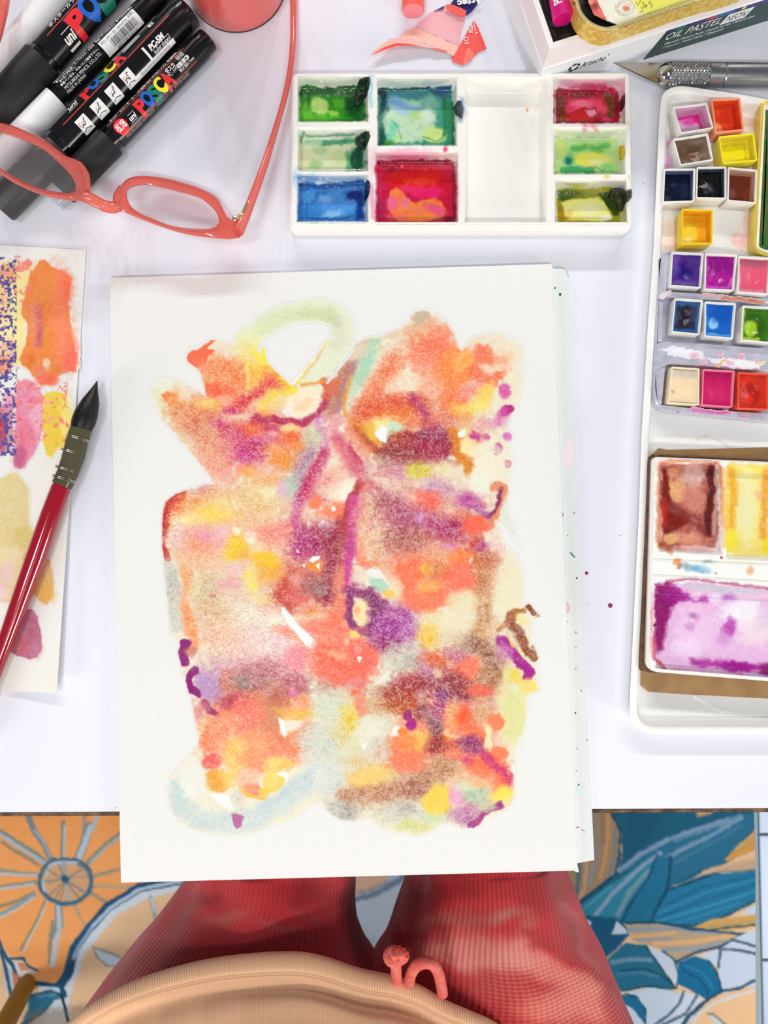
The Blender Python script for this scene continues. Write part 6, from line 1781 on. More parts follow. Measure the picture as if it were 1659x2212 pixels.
for a, b, c, d_ in ((232, 5, 252, 5.5), (232, -3.6, 252, -3.1), (232, -3.6, 232.6, 5.5), (251.4, -3.6, 252, 5.5)): p.rect(a, b, c, d_, 5, f, 1)
rnd = random.Random(4); x = 170
while x < 244:
    wdt = rnd.choice((.7, .7, 1.1, 1.6, 2.1)); p.rect(x, -21, x + wdt, -7.5, 5, f, 1, cut=3); x += wdt + rnd.choice((.7, .9, 1.4, 1.9))
p.text('4902778 916223', 205, -23.6, 3.2, 5, f, 1, width=60); p.build('printed_label', PRT, t)
# C: dark grey bullet marker
t, f = marker((125, 319), (407, 25), (-1, 451), 38, 38, TT + .0092, M_slate, 'dark grey paint marker with slate cap under the left lens')
p = Print(); p.rect(40, -.8, 373, 1.0, 6, f, 1); uni(p, f, 86, 20, 12); big_name(p, f, 126, 18, 26, 25)
for s, u, o, w_, box in (('DARK GREY', 262, 31.5, 44, 0), ('GRIS PROFOND', 268, 27, 48, 0), ('TIEFGRAU', 272, 20, 42, 1), ('GRIS OSCURO', 330, 33, 46, 0), ('GRIS PROFUNDO', 331, 28.5, 52, 0)):
    if box: p.rect(u - 26, o - 4.4, u + 26, o + 4.4, 7, f, 1)
    p.text(s, u, o, 5.0, 0, f, 2, bold=.02, width=w_)
p.text('82', 331, 18, 9, 0, f, 1, bold=.05, width=15)
p.text('PC-5M', 312, -17, 10, 0, f, 1, bold=.05, shear=.2, width=44); p.text('bullet shaped', 318, -26.5, 6.4, 0, f, 1, shear=.2, width=50); p.rect(290, -22.6, 344, -21.8, 0, f, 1)
p.rect(228, -36, 346, -30.5, 0, f, 1, cut=2); p.rect(277, -31, 282.5, -7, 0, f, 1, cut=3)
p.stroke([(240 + 2 * k, -33.4 + (1.5 if k % 2 else -1.5)) for k in range(46)], .9, 5, f, 2)
for k, u in enumerate((75, 122, 168, 214)):
    p.rect(u - 14, -36, u + 14, -12, 0, f, 1, cut=3)
    r2 = random.Random(k); q = np.array([(u - 9, -30), (u - 4, -24), (u + 1, -26), (u + 3, -20), (u + 8, -17)]) + [[r2.uniform(-2, 2), r2.uniform(-2, 2)] for _ in range(5)]
    p.stroke(spline(q, 4), 1.6, 5, f, 2); p.stroke(spline(q[::-1] * [1, 1] + [0, 4], 4), .8, 7, f, 2); p.stroke([(u - 12, -33), (u - 3, -31), (u + 9, -33)], 1.0, 5, f, 2)
    if k in (0, 3): p.stroke(spline([(u - 8, -18), (u - 11, -22), (u - 9, -27)], 4), 1.2, 1, f, 2)
p.build('printed_label', PRT, t)
# D: extra fine black marker
t, f = marker((238, 306), (450, 85), (150, 428), 28, 34, TT + .0082, M_matte, 'slim black paint marker with a round red badge, lowest on the right', capend=26)
p = Print(); p.rect(21, 8.5, 258, 10, 6, f, 1); p.text(JP + '〈不透明+水性+顔料インク〉非溶剤系', 28, 17, 7.5, 0, f, 1, bold=.03, width=212, anchor='l', cut=4)
p.disc(37, -9.5, 16, 1, f, 1, ry=15, cut=3); p.text('極細', 37, -9.5, 12, 0, f, 2, bold=.02, width=25, cut=3)
uni(p, f, 70, -12.5, 8.5); big_name(p, f, 100, -9.5, 27, 20.5)
p.text('ポスカ', 203, -1, 9, 0, f, 1, bold=.03, width=26); p.text('PC-1M', 201, -10, 6.4, 0, f, 1, width=26); p.text('極細', 237, 2.5, 9, 0, f, 1, width=20)
p.rect(220, -13.5, 247, -5.5, 0, f, 1); p.disc(220, -9.5, 4, 0, f, 1); p.disc(247, -9.5, 4, 0, f, 1); p.text('くろ 24', 233, -9.5, 6, 5, f, 2, bold=.02, width=27)
p.text('筆記幅0.7mm', 236, -17.5, 4.6, 0, f, 1, width=44); p.rect(21, -24.2, 258, -23.6, 6, f, 1); p.text('THE INK DOES NOT BLEED THROUGH PAPER  WATER BASED', 30, -26, 2.6, 7, f, 1, width=200, anchor='l')
p.build('printed_label', PRT, t)
# plain white marker above them
marker((60, 64), (175, -66), (-35, 168), 30, 30.5, TT + .0078, M_whitep, 'plain white marker lying above the black markers at the top left', barm=M_whitep, neck=False)

# ------------------------------------------------------------------ spectacles
M_coral = mat('coral_acetate', '#ffa294', .06, spec=.6, clear=.62, coat=.4, edge='#c81e1e')
M_lens = mat('lens_glass', '#ece8ea', .03, spec=.5, clear=.90); M_brass = mat('brass_hinge', '#e8cf9a', .25, metal=.9)
SPEC = thing('spectacles', 'coral translucent spectacles, one lens over the markers, one on the table', 'glasses', P(300, 440, TT))
def byang(poly, c, n=72):
    q = np.array(poly, float) - c; q = spline(q, 6, True); a = np.arctan2(q[:, 1], q[:, 0]); o = np.argsort(a); a, q = a[o], q[o]
    th = np.linspace(-math.pi, math.pi, n, endpoint=False)
    return np.column_stack([np.interp(th, a, q[:, 0], period=2 * math.pi), np.interp(th, a, q[:, 1], period=2 * math.pi)]) + c
RO = pts('249,431 254,416 264,398 279,384 309,379 353,383 401,395 444,411 471,430 490,466 500,480 526,486 522,511 498,517 449,513 401,506 353,492 305,474 266,457 251,445')
RI = pts('274,416 281,406 305,400 329,401 377,412 425,425 449,440 466,457 473,474 469,487 449,494 425,494 377,489 329,472 293,454 278,437')
LO = pts('-96,296 -84,272 -50,258 0,264 39,276 96,301 145,338 164,342 177,357 185,384 192,416 189,428 181,434 154,434 96,423 39,400 0,377 -45,354 -80,335')
LI = pts('-70,300 -55,284 -25,278 0,286 46,301 93,323 125,350 150,375 162,394 164,409 160,415 135,416 87,407 39,386 0,363 -45,340 -64,322')
fdir = np.array([.955, .30]); fn = np.array([-.30, .955])      # along and across the front, in the picture
def gz(q):                                    # height over the table: the brow edge stands up, the lower rims rest
    q = np.asarray(q, float); s = (q - [390, 440]) @ fdir; h = (q - [390, 440]) @ fn
    base = TT + .0030 + np.clip((-s - 60) / 260., 0, 1.2) * .0165
    return base + np.clip((h + 62) / 125., -.15, 1.15) * .020
RIMS = []
def rim(nm, O, I, c, th=.0030):
    o, i = byang(O, c), byang(I, c); n = len(o); mid = lambda a, b, k: a + (b - a) * k
    prof = [(mid(o, i, .0), .0), (mid(o, i, .12), .4), (mid(o, i, .5), .62), (mid(o, i, .88), .4), (mid(o, i, 1.), .0)]
    V = []
    for q, h in prof: V.append(P(q[:, 0], q[:, 1], gz(q) + h * th))
    for q, h in prof[::-1]: V.append(P(q[:, 0], q[:, 1], gz(q) - (h + .15) * th))
    K = len(V); F_ = []
    for a in range(K):
        b = (a + 1) % K
        for j in range(n):
            k = (j + 1) % n; F_.append((a * n + j, b * n + j, b * n + k, a * n + k))
    RIMS.append(mk(nm, np.concatenate(V), F_, M_coral, SPEC, sharp=24))
    return i
for O, I, c in ((RO, RI, np.array([375, 448])), (LO, LI, np.array([50, 345]))):
    i = rim('rim', O, I, c); ctr = i.mean(0); rings = [P(*(ctr + (i - ctr) * k).T, gz(ctr + (i - ctr) * k) + .0012 * (1 - k * k)) for k in (1.02, .75, .5, .25)]
    n = len(i); V = np.concatenate(rings + [P(ctr[0], ctr[1], gz(ctr) + .0012)[None]])
    F_ = [(a * n + j, a * n + (j + 1) % n, (a + 1) * n + (j + 1) % n, (a + 1) * n + j) for a in range(3) for j in range(n)] + [(3 * n + j, 3 * n + (j + 1) % n, 4 * n) for j in range(n)]
    mk('lens', V, F_, M_lens, SPEC)
bq = spline(np.array(pts('178,424 192,428 208,436 228,446 246,448 262,446')), 6)
v, fc = tube_geo(P(bq[:, 0], bq[:, 1], gz(bq)), np.interp(np.linspace(0, 1, len(bq)), [0, .2, .5, .8, 1], [.0026, .0030, .0028, .0030, .0022]), 14, .8)
mk('bridge', v, fc, M_coral, SPEC)
for q in (pts('170,352 180,368 187,390 190,412'), pts('262,402 256,416 252,432 255,442')):
    q = spline(np.array(q), 6); tube('nose_pad', P(q[:, 0], q[:, 1], gz(q) + .001), np.interp(np.linspace(0, 1, len(q)), [0, .5, 1], [.0012, .0022, .0012]), M_coral, RIMS[0 if q[0][0] > 220 else 1], 12, .7)
tq = spline(np.array(pts('515,500 522,484 532,462 552,410 575,345 598,270 615,210 627,150 633,90 634,40 634,-60 630,-160')), 8)
tz = np.interp(tq[:, 1], [-160, 40, 300, 500], [TT + .0016, TT + .0050, TT + .014, TT + .0215])
tr = np.interp(tq[:, 1], [-160, 0, 100, 250, 440, 500], [.0022, .0018, .0016, .0014, .0022, .0028])
TMP = tube('temple', P(tq[:, 0], tq[:, 1], tz), tr, M_coral, SPEC, 14, 1.3)
tq = spline(np.array(pts('-94,290 -70,235 -40,160 -10,85 4,35 10,0 18,-80 22,-160')), 6)
tz = np.interp(tq[:, 1], [-160, 300], [TT + .020, TT + .036]); tube('temple', P(tq[:, 0], tq[:, 1], tz), .0022, M_coral, SPEC, 14, 1.3)
c = P(507, 472, TT + .0225); a = np.arange(16) * 2 * math.pi / 16
loft('hinge', c[:2] + np.column_stack([np.cos(a), np.sin(a)]) * .0013, [(0, c[2] - .003), (0, c[2] + .0004), (.0003, c[2] + .0006)], M_brass, TMP)
h_ = spline(np.array(pts('514,470 522,464 528,454 535,440')), 4); tube('hinge', P(h_[:, 0], h_[:, 1], np.full(len(h_), TT + .0235)), [.0011] * 5 + [.0006] * (len(h_) - 5), M_brass, TMP, 10, .6)

# ------------------------------------------------------------------ coral cup
M_cup = mat('coral_glaze', '#e0605a', .08, spec=.6, coat=.5)
cc = P(511, -31, TT); a = np.arange(72) * 2 * math.pi / 72
cup = thing('coral_cup', 'glossy coral red ceramic cup standing at the top edge behind the markers', 'cup', cc)
ring_ = cc[:2] + np.column_stack([np.cos(a), np.sin(a)]) * .0268
loft('cup_body', ring_, [(.0030, TT), (.0008, TT + .0003), (.0003, TT + .0012), (0, TT + .004), (-.0010, TT + .02), (-.0022, TT + .045), (-.0030, TT + .072), (-.0028, TT + .0735), (-.0018, TT + .0738), (-.0008, TT + .073), (.0006, TT + .045), (.003, TT + .01), (.006, TT + .006)], M_cup, cup, sharp=70)
loft('foot_ring', ring_, [(.0022, TT + .00005), (.0004, TT + .0001), (.0002, TT + .0011), (.0016, TT + .0012)], mat('cup_foot', '#5a1c18', .5), cup)

# ------------------------------------------------------------------ pastel stick and torn labels
M_past = mat('coral_pastel', '#f8584a', .45, tint=.3, tscale=200, tcol='#ff8a7c'); M_pend = mat('pastel_end', '#f08a94', .7)  # pinker end colour has the shade of that face painted in
ps_ = thing('pastel_stick', 'coral oil pastel stick pointing down from the top edge', 'crayon', P(893, 20, TT))
A = P(892, 24, TT + .0058); B = P(899, -170, TT + .0058); dd = (B - A) / np.linalg.norm(B - A)
tube('pastel_body', [A, A + dd * .0004, B - dd * .0004, B], [.0054, .0058, .0058, .0054], M_past, ps_, 32)
tube('flat_end', [A - dd * .0003, A - dd * .0001, A + dd * .001], [.0049, .0055, .0055], M_pend, ps_, 32)
M_lab = mat('coral_label', '#f9524a', .4); M_labback = mat('label_back', '#f2b0b4', .5, tint=.5, tscale=60, tcol='#dfa0bc'); M_labtop = mat('label_back_peach', '#ffc0b2', .5)
M_navy = mat('navy_label', '#2c2470', .4, tint=.6, tscale=120, tcol='#181440')
def zpx(l, sx=5.53, x0=780): return [(x0 + x / sx, y / sx) for x, y in l]
def ragged(l, amp, seed):
    q = []; r = random.Random(seed)
    for i in range(len(l)):
        a, b = np.array(l[i], float), np.array(l[(i + 1) % len(l)], float); n = max(1, int(np.linalg.norm(b - a) / 5)); nn = np.array([-(b - a)[1], (b - a)[0]]) / (np.linalg.norm(b - a) + 1e-9)
        for k in range(n): q.append(tuple(a + (b - a) * k / n + nn * r.uniform(-amp, amp) * (k > 0)))
    return q
def foil(name, poly, zf, m, parent, th=.00012, step=2.5):
    q = np.array(poly); gx = np.arange(q[:, 0].min() - step, q[:, 0].max() + 2 * step, step); gy = np.arange(q[:, 1].min() - step, q[:, 1].max() + 2 * step, step)
    # clip a fine grid to the outline so that the sheet can curl
    bm = bmesh.new(); vs = [bm.verts.new((x, y, 0)) for x, y in poly]; bm.faces.new(vs)
    for x in gx[::2]: bmesh.ops.bisect_plane(bm, geom=bm.verts[:] + bm.edges[:] + bm.faces[:], plane_co=(x, 0, 0), plane_no=(1, 0, 0))
    for y in gy[::2]: bmesh.ops.bisect_plane(bm, geom=bm.verts[:] + bm.edges[:] + bm.faces[:], plane_co=(0, y, 0), plane_no=(0, 1, 0))
    bm.verts.index_update(); v = np.array([x.co[:2] for x in bm.verts]); f = [tuple(x.index for x in g.verts) for g in bm.faces]; bm.free()
    z = zf(v[:, 0], v[:, 1]); a = P(v[:, 0], v[:, 1], z); n = len(a)
    return mk(name, a, f, m, parent, sharp=60)
curl = lambda x, y: TT + .0004 + .0075 * np.clip((y - 60) / 60, 0, 1) ** 1.3 * np.clip(1 - np.abs(x - 870) / 120, 0, 1)
tl = thing('torn_label', 'torn pink pastel wrapper lying face down with its navy end', 'paper scrap', P(910, 80, TT))
foil('wrapper_back', ragged(zpx([(640, 320), (720, 240), (830, 150), (940, 100), (1040, 100), (1240, 190), (1222, 300), (1190, 400), (1165, 545)]), 1.0, 1), curl, M_labback, tl)
foil('wrapper_fold', ragged(zpx([(640, 322), (1165, 548), (1150, 600), (1100, 672), (1020, 628), (820, 572), (720, 560), (560, 535), (430, 540), (280, 580), (100, 672), (160, 610), (290, 510), (360, 460), (440, 460), (520, 380)]), .9, 2), lambda x, y: curl(x, y) + .0001, M_labtop, tl)
foil('wrapper_edge', zpx([(100, 672), (280, 560), (420, 515), (560, 520), (730, 556), (560, 545), (430, 550), (290, 592)]), lambda x, y: curl(x, y) + .0004, M_lab, tl)
foil('wrapper_edge', zpx([(820, 572), (900, 575), (1025, 605), (1030, 622), (900, 600)]), lambda x, y: curl(x, y) + .0004, M_lab, tl)
foil('wrapper_tip', ragged(zpx([(1000, 70), (1040, 50), (1110, 60), (1258, 125), (1240, 195), (1170, 190), (1090, 140), (1020, 112)]), .8, 3), lambda x, y: TT + .0022 + 0 * x, M_lab, tl)
foil('navy_end', ragged(zpx([(1070, 52), (1135, -40), (1410, -40), (1385, 60), (1330, 130), (1270, 180), (1245, 190), (1256, 125), (1180, 85)]), .7, 4), lambda x, y: TT + .0012 + .0009 * np.clip(1 - y / 30, 0, 2), M_navy, tl)
foil('navy_flake', ragged(zpx([(870, 132), (900, 118), (940, 95), (985, 72), (1000, 82), (985, 105), (930, 122), (885, 140)]), .6, 5), lambda x, y: TT + .0010 + 0 * x, M_navy, tl)
p = Print(); g_ = lambda u, v, l: P(1035 + u, 2 - v, TT + .0029 + .0001 * l)
p.text('Artec', -19, -2, 13, 0, g_, 1, bold=.05, width=56, rot=math.pi + .16); p.build('printed_name', [K_white], tl)
p = Print(); M_pale = mat('show_through_print', '#f6d6da', .6)
p.text('Artecho', 0, 0, 10, 0, lambda u, v, l: P(918 + u, 92 - v, curl(918 + u, 92 - v) + .0003), 1, bold=.02, width=76, rot=math.pi - .28, flip=1)
p.text('Oil Pastel', 0, 0, 7, 0, lambda u, v, l: P(962 + u, 34 - v, curl(962 + u, 34 - v) + .0003), 1, width=46, rot=math.pi - .22); p.build('show_through_print', [M_pale], tl)
tr_ = thing('torn_label', 'torn bright red wrapper scrap beside the pink one', 'paper scrap', P(1015, 95, TT))
foil('wrapper_scrap', ragged(zpx([(1355, 243), (1430, 400), (1502, 582), (1400, 622), (1330, 690), (1280, 735), (1215, 778), (1110, 745), (1072, 690), (1120, 650), (1190, 520), (1260, 390), (1300, 320)]), .8, 6), lambda x, y: TT + .0009 + 0 * x, M_lab, tr_)
foil('worn_patch', ragged(zpx([(1270, 570), (1310, 580), (1350, 660), (1290, 735), (1225, 770), (1240, 660)]), 1.4, 7), lambda x, y: TT + .0011 + 0 * x, mat('worn_label', '#ff7a68', .5), tr_)
p = Print(); g_ = lambda u, v, l: P(u, -v, TT + .0013)
p.text('Oil', 1007.5, -87, 10, 0, g_, 1, width=15, rot=math.pi / 2 + .15 + math.pi); p.rect(1013, -71, 1021, -55, 0, g_, 1); p.text('NEO', 1017, -63, 6, 1, lambda u, v, l: P(u, -v, TT + .0014), 2, bold=.02, width=14, rot=-math.pi / 2 + .15); p.text('Fluoro R', 1027, -60, 6, 0, g_, 1, width=28, rot=-math.pi / 2 + .18)
p.build('printed_words', [K_white, K_red], tr_)

# ------------------------------------------------------------------ oil pastel box
M_boxw = mat('box_white', '#f6f1f2', .4); M_boxl = mat('box_lid_white', '#eef2f6', .4); M_boxg = mat('box_green', '#1c3f3c', .35); M_foam = mat('black_insert', '#161614', .28, tint=.5, tscale=120, tcol='#3c3a34')
LH = .0210; TH = .0355
e1 = P(1388, 129.5, TT); e2 = P(1659, 44, TT); ux = (e2 - e1)[:2]; ux /= np.linalg.norm(ux)         # lower front edge of the lid
uyv = np.array([-ux[1], ux[0]])
k0 = P(1168, 156, TT + .005)[:2]; L0 = e1[:2] + ux * ((P(1156, 150, TT + .012)[:2] - e1[:2]) @ ux)      # front left corner
fr_ = lambda u, v: L0 + np.outer(np.atleast_1d(u), ux) + np.outer(np.atleast_1d(v), uyv)
OB = thing('pastel_box', 'white and green cardboard oil pastel box, open, at the top right', 'box', (L0[0], L0[1], TT))
wq = lambda a, b, c, d: np.array([fr_(a, c)[0], fr_(b, c)[0], fr_(b, d)[0], fr_(a, d)[0]])
loft('lid', wq(0, .19, 0, .13), [(0, TT), (0, TT + LH - .0002), (.0002, TT + LH), (.0004, TT + LH)], M_boxl, OB, smooth=False)
loft('inner_tray', wq(.0006, .1894, .0006, .1294), [(0, TT + LH), (.0002, TT + TH), (.0030, TT + TH), (.0031, TT + LH + .004)], M_boxw, OB, smooth=False)
rp_ = np.random.RandomState(3)
loft('molded_insert', wq(.0037, .186, .0037, .126), [(0, TT + LH + .005), (.0003, TT + TH - .004), (.004, TT + TH - .0032), (.0048, TT + TH - .0046), (.0075, TT + TH - .0050), (.0082, TT + TH - .0035)], M_foam, OB, smooth=False)
sl = rounded(np.array([P(x, y, TT + TH - .004)[:2] for x, y in pts('1166,-60 1172,20 1189,50 1199,58 1225,52 1250,38 1236,-60')]), .003, 3)
loft('pastel_slot', sl, [(-.001, TT + TH - .0034), (0, TT + TH - .0028), (.0012, TT + TH - .0036)], mat('slot_black', '#0b0b0b', .5), OB)
p = Print(); w_ = Vector((uyv[0], uyv[1], 0))
ff = lambda u, v, l: np.column_stack([fr_(u, np.full(np.shape(u), -.00015 - .00006 * l)), TT + v])
gsx = (e1[:2] - L0) @ ux                                                                           # where the green begins at the foot
p.add([(gsx, .0001), (.1899, .0001), (.1899, LH - .0001), (gsx + .0058, LH - .0001)], [(0, 1, 2, 3)], 1, ff, 0)
u0 = (P(1440, 105, TT + .010)[:2] - L0) @ ux
cols = ['#2c2c78', '#1f7a5c', '#2a2f80', '#c8286c', '#2a6cc8', '#26287c', '#e8e070', '#3a2f90', '#e8d860']; cm = [mat('box_art', c, .35) for c in cols]
xs = [.006, .010, .016, .027, .033, .042, .0465, .0485, .061, .075]
for k in range(9): p.add([(gsx + xs[k], LH - .0022), (gsx + xs[k + 1], LH - .0022), (gsx + xs[k + 1] + .0004, LH - .0002), (gsx + xs[k] + .0004, LH - .0002)], [(0, 1, 2, 3)], 3 + k, ff, 1)
def on_front(px, py, zg):                   # where a pixel meets the front of the lid
    for _ in range(30):
        w2 = P(px, py, TT + zg)[:2]; off = (w2 - L0) @ uyv; zg += off * .38; zg = min(max(zg, 0.0005), LH)
    return (P(px, py, TT + zg)[:2] - L0) @ ux, zg
def ptext(s, px1, py1, px2, py2, size, mi, l=2, **kw):
    a = on_front(px1, py1, .01); b = on_front(px2, py2, .01); p.text(s, (a[0] + b[0]) / 2, (a[1] + b[1]) / 2, size, mi, ff, l, width=abs(b[0] - a[0]), **kw)
ptext('OIL PASTEL', 1442, 75, 1556, 46, .0052, 0, bold=.0, shear=.25)
a = on_front(1563, 41, .01); b = on_front(1618, 27, .01); cz = (a[1] + b[1]) / 2
p.add([(a[0] - .0006, cz - .0036), (b[0] - .0012, cz - .0036), (b[0] + .0012, cz + .0036), (a[0] + .0016, cz + .0036)], [(0, 1, 2, 3)], 0, ff, 1)
p.text('NEON', (a[0] + b[0]) / 2 + .0002, cz, .0046, 2, ff, 2, shear=.25, width=(b[0] - a[0]) * .76)
ptext("Ölpastell / Pastel à l'huile / Pastello ad olio / Pastel al óleo", 1437, 91, 1628, 36, .0019, 0)
ptext('Oliepastel / Pastel olejny / Oljepastell', 1434, 99, 1560, 64, .0019, 0)
ptext('Artecho', 1254, 142, 1310, 122, .0042, 2, bold=.0, shear=.3)
a = on_front(1314, 120, .01); p.disc(a[0], a[1] + .001, .0004, 2, ff, 2)
a = on_front(1240, 145, .008)
for k in range(5):
    t0 = k * 2 * math.pi / 5; tt_ = np.linspace(t0 + .12, t0 + 1.05, 7)
    p.stroke(np.column_stack([a[0] + .0024 * np.cos(tt_) + .0004 * np.sin(tt_), a[1] + .0024 * np.sin(tt_)]), .0013, 2, ff, 2)
p.build('printed_front', [K_white, M_boxg, K_blk] + cm, OB)
M_mag = mat('magenta_pastel', '#e01484', .3, tint=.3, tscale=150, tcol='#b00860')
mp_ = thing('pastel_stick', 'magenta oil pastel lying in the black insert of the box', 'crayon', P(1210, 20, TT + TH - .003))
A = P(1218, 42, TT + TH + .0022); B = P(1190, -110, TT + TH + .0022); dd = (B - A) / np.linalg.norm(B - A)
tube('pastel_body', [A, A + dd * .0005, B - dd * .0005, B], [.0050, .0055, .0055, .005], M_mag, mp_, 32)
p = Print(); wv = np.array([-dd[1], dd[0], 0])
def pf2(u, v, l): ph = v / .0055; return A + np.outer(u, dd) + .00562 * (np.sin(ph)[:, None] * wv + np.cos(ph)[:, None] * np.array([0, 0, 1.]))
p.text('PINK', .010, .0032, .0040, 0, pf2, 1, bold=.03, width=.010, cut=.001); p.build('printed_name', [K_white], mp_)
# gold tin standing on the box
M_gtin = mat('patterned_gold', '#e4b93c', .35, metal=.25, tint=.8, tscale=420, tcol='#f6e39a'); M_grim = mat('gold_lip', '#f3e6a0', .2, metal=.6)
G0 = TT + TH; G1 = G0 + .0130
go = np.array([P(x, y, G1)[:2] for x, y in pts('1226,-60 1244,0 1253,26 1271,47 1291,58 1311,62 1333,58 1400,35 1500,0 1640,-50 1600,-150 1260,-150')])
go = spline(ccw(go), 4, True)
GT = thing('gold_tin', 'gold patterned tin with yellow and white card inside, standing on the pastel box', 'tin', P(1380, -20, G0))
loft('tin_body', go, [(.0006, G0 + .0001), (0, G0 + .0008), (0, G1 - .0012), (-.0002, G1 - .0006)], M_gtin, GT, cap1=False)
loft('rolled_lip', go, [(0, G1 - .0014), (-.0005, G1 - .0006), (-.0002, G1 + .0002), (.0006, G1 + .0003), (.0012, G1 - .0004), (.0013, G1 - .0016)], M_grim, GT, cap0=False, cap1=False)
loft('black_lining', go, [(.0013, G1 - .001), (.0016, G0 + .003), (.003, G0 + .002)], M_foam, GT, cap0=False)
g_ = lambda u, v, l: P(u, v, G1 + .0004)
M_orn = mat('ornament_ink', '#4c4018', .5)
q = [(1335 + 10 * k + dx, 61 - 3.45 * k + dy) for k in range(17) for dx, dy in ((0, 0), (3, -4), (5, 1), (8, -4))]
p = Print(); p.stroke(q, 1.3, 0, g_); p.build('zigzag_ornament', [M_orn], GT)
for x, y, w_, m in ((1240, 8, 7, M_orn), (1238, -4, 7, M_orn), (1245, 22, 4, K_red), (1352, 57, 4, K_red)):
    p = Print(); p.rect(x - w_ / 2, y - w_ / 2, x + w_ / 2, y + w_ / 2, 0, g_); p.build('printed_square', [m], GT)
CRD = """
p #f6ee5c .95 14 .2 1340,-60 1560,-60 1520,0 1400,40 1370,20
e 1330 30 40 24 0 #fdfbe4 .8 12 .2
e 1351 17 19 18 0 #fdf6e6 .95 3 .2
l #8c8468 .6 1 .2 .8 1332,16 1338,4 1350,-1 1362,2 1370,14 1366,28 1354,34 1340,32 1333,22
l #8c8468 .5 1 .2 .6 1335,16 1341,7 1351,4 1361,8 1365,16 1361,26 1352,30 1341,27 1336,20
l #a89a70 .5 1 .2 .8 1328,10 1330,22 1340,34
e 1353 18 8 7 0 #e8906a .9 3 .9
e 1300 20 10 20 0 #fbe8e0 .5 8 .3
e 1345 44 26 6 -15 #f6e8b8 .7 4 .6
"""
gx = np.arange(1262, 1520, 1.6); gy = np.arange(-40, 56, 1.6); GX, GY = np.meshgrid(gx, gy); x, y = GX.ravel(), GY.ravel(); cz_ = G0 + .0065
pc = Paint(GX, GY, '#fbf8ea', warp=2, wscale=12, seed=91).run(CRD)
cpoly = pts('1271,-40 1272,2 1284,31 1312,44 1334,53 1400,29 1485,0 1510,-12 1510,-40')
card = thing('paper_card', 'yellow and white card with a sketched rosette and handwriting in the gold tin', 'card', P(1390, 0, cz_ - .0008))
loft('card_sheet', [P(u, v, cz_)[:2] for u, v in cpoly], [(0, cz_ - .0006), (0, cz_ - .0001)], mat('card_white', '#fbf8ea', .6), card, smooth=False)
keep = sdist(x, y, cpoly) < -1
v, f, a = compact(P(x, y, cz_ + .0001), grid_faces(len(gx), len(gy), keep), {'Col': pc.rgba()}); mk('drawing', v, f, mat('card_drawing', '#ffffff', .6, vcol=True, grain=.4, gscale=900), card, attrs=a, sharp=0)
gx = np.arange(1266, 1316, 1.2); gy = np.arange(-40, 48, 1.2); GX, GY = np.meshgrid(gx, gy); x, y = GX.ravel(), GY.ravel()
pf_ = Paint(GX, GY, '#f26a58', warp=3, wscale=9, seed=93).run("e 1284 12 8 8 0 #8a2c24 .7 3 .8\ne 1276 5 6 5 0 #f8a894 .8 3 .5\ne 1296 30 8 6 30 #fb8f80 .8 3 .4\nl #c83c30 .7 1.5 .3 1 1276,14 1286,22 1298,34 1306,40\nl #c83c30 .6 1.5 .3 1 1290,0 1292,12 1300,26")
fl_ = pts('1270,-40 1271,2 1283,31 1311,44 1303,30 1294,12 1286,-8 1280,-40')
v, f, a = compact(P(x, y, cz_ + .0012), grid_faces(len(gx), len(gy), sdist(x, y, fl_) < 0), {'Col': pf_.rgba()}); mk('red_flower_strip', v, f, MATS['card_drawing'], card, attrs=a, sharp=0)
p = Print(); g_ = lambda u, v, l: P(u, v, cz_ + .0004)
for st in (pts('1384,14 1387,20 1392,10'), pts('1393,8 1397,16'), pts('1392,16 1400,10'), pts('1407,2 1401,4 1403,8 1409,8 1410,13 1404,15'), pts('1382,26 1390,22'), pts('1374,4 1378,12 1384,0'), pts('1388,2 1391,9')):
    p.stroke(st, 1.1, 0, g_)
p.build('handwriting', [mat('pencil_grey', '#6c6838', .7)], card)

# ------------------------------------------------------------------ craft knife
M_alu = mat('aluminium', '#a9abae', .28, metal=.95, tint=.3, tscale=300, tcol='#8c8e92'); M_steel = mat('steel_blade', '#b9b4a6', .16, metal=.95)
KN = thing('craft_knife', 'silver craft knife with knurled grip and pointed blade above the white tray', 'knife', P(1500, 162, TT))
zk = TT + .0064; A = P(1443, 161, zk); B = P(2060, 168, zk); dd = (B - A) / np.linalg.norm(B - A); nn = np.array([-dd[1], dd[0], 0])
u = lambda px: (px - 1443) * MM
# knurled sleeve: diamond pyramids pressed into the tube
na, nl = 102, 110; TH_, UU = np.meshgrid(np.arange(na) * 2 * math.pi / na, np.linspace(0, u(1528), nl)); q1 = TH_ * 17 / (2 * math.pi); q2 = UU / (.0017)
kh = np.maximum(np.abs(((q1 + q2) % 1) - .5), np.abs(((q1 - q2) % 1) - .5)); rr = .0064 - .0016 * kh; rr[0] = rr[-1] = .0056
V = A + UU.ravel()[:, None] * dd + rr.ravel()[:, None] * (np.sin(TH_).ravel()[:, None] * nn + np.cos(TH_).ravel()[:, None] * np.array([0, 0, 1.]))
F_ = [(i * na + j, i * na + (j + 1) % na, (i + 1) * na + (j + 1) % na, (i + 1) * na + j) for i in range(nl - 1) for j in range(na)]
mk('knurled_grip', V, F_, M_alu, KN, sharp=20)
tube('barrel', [A + dd * u(x) for x in (1528, 1529, 1558, 1560, 1562, 1564, 1566, 2050, 2058)], [.0058, .0062, .0062, .0062, .0058, .0058, .0062, .0062, .0056], M_alu, KN, 40)
nx = [(1443, .0058), (1440, .0060), (1434, .0057), (1428, .0048), (1422, .0036), (1418, .0018)]
tube('collet_nose', [A + dd * u(x) for x, r in nx], [r for x, r in nx], mat('polished_steel', '#c0bcb8', .1, metal=1.), KN, 36)
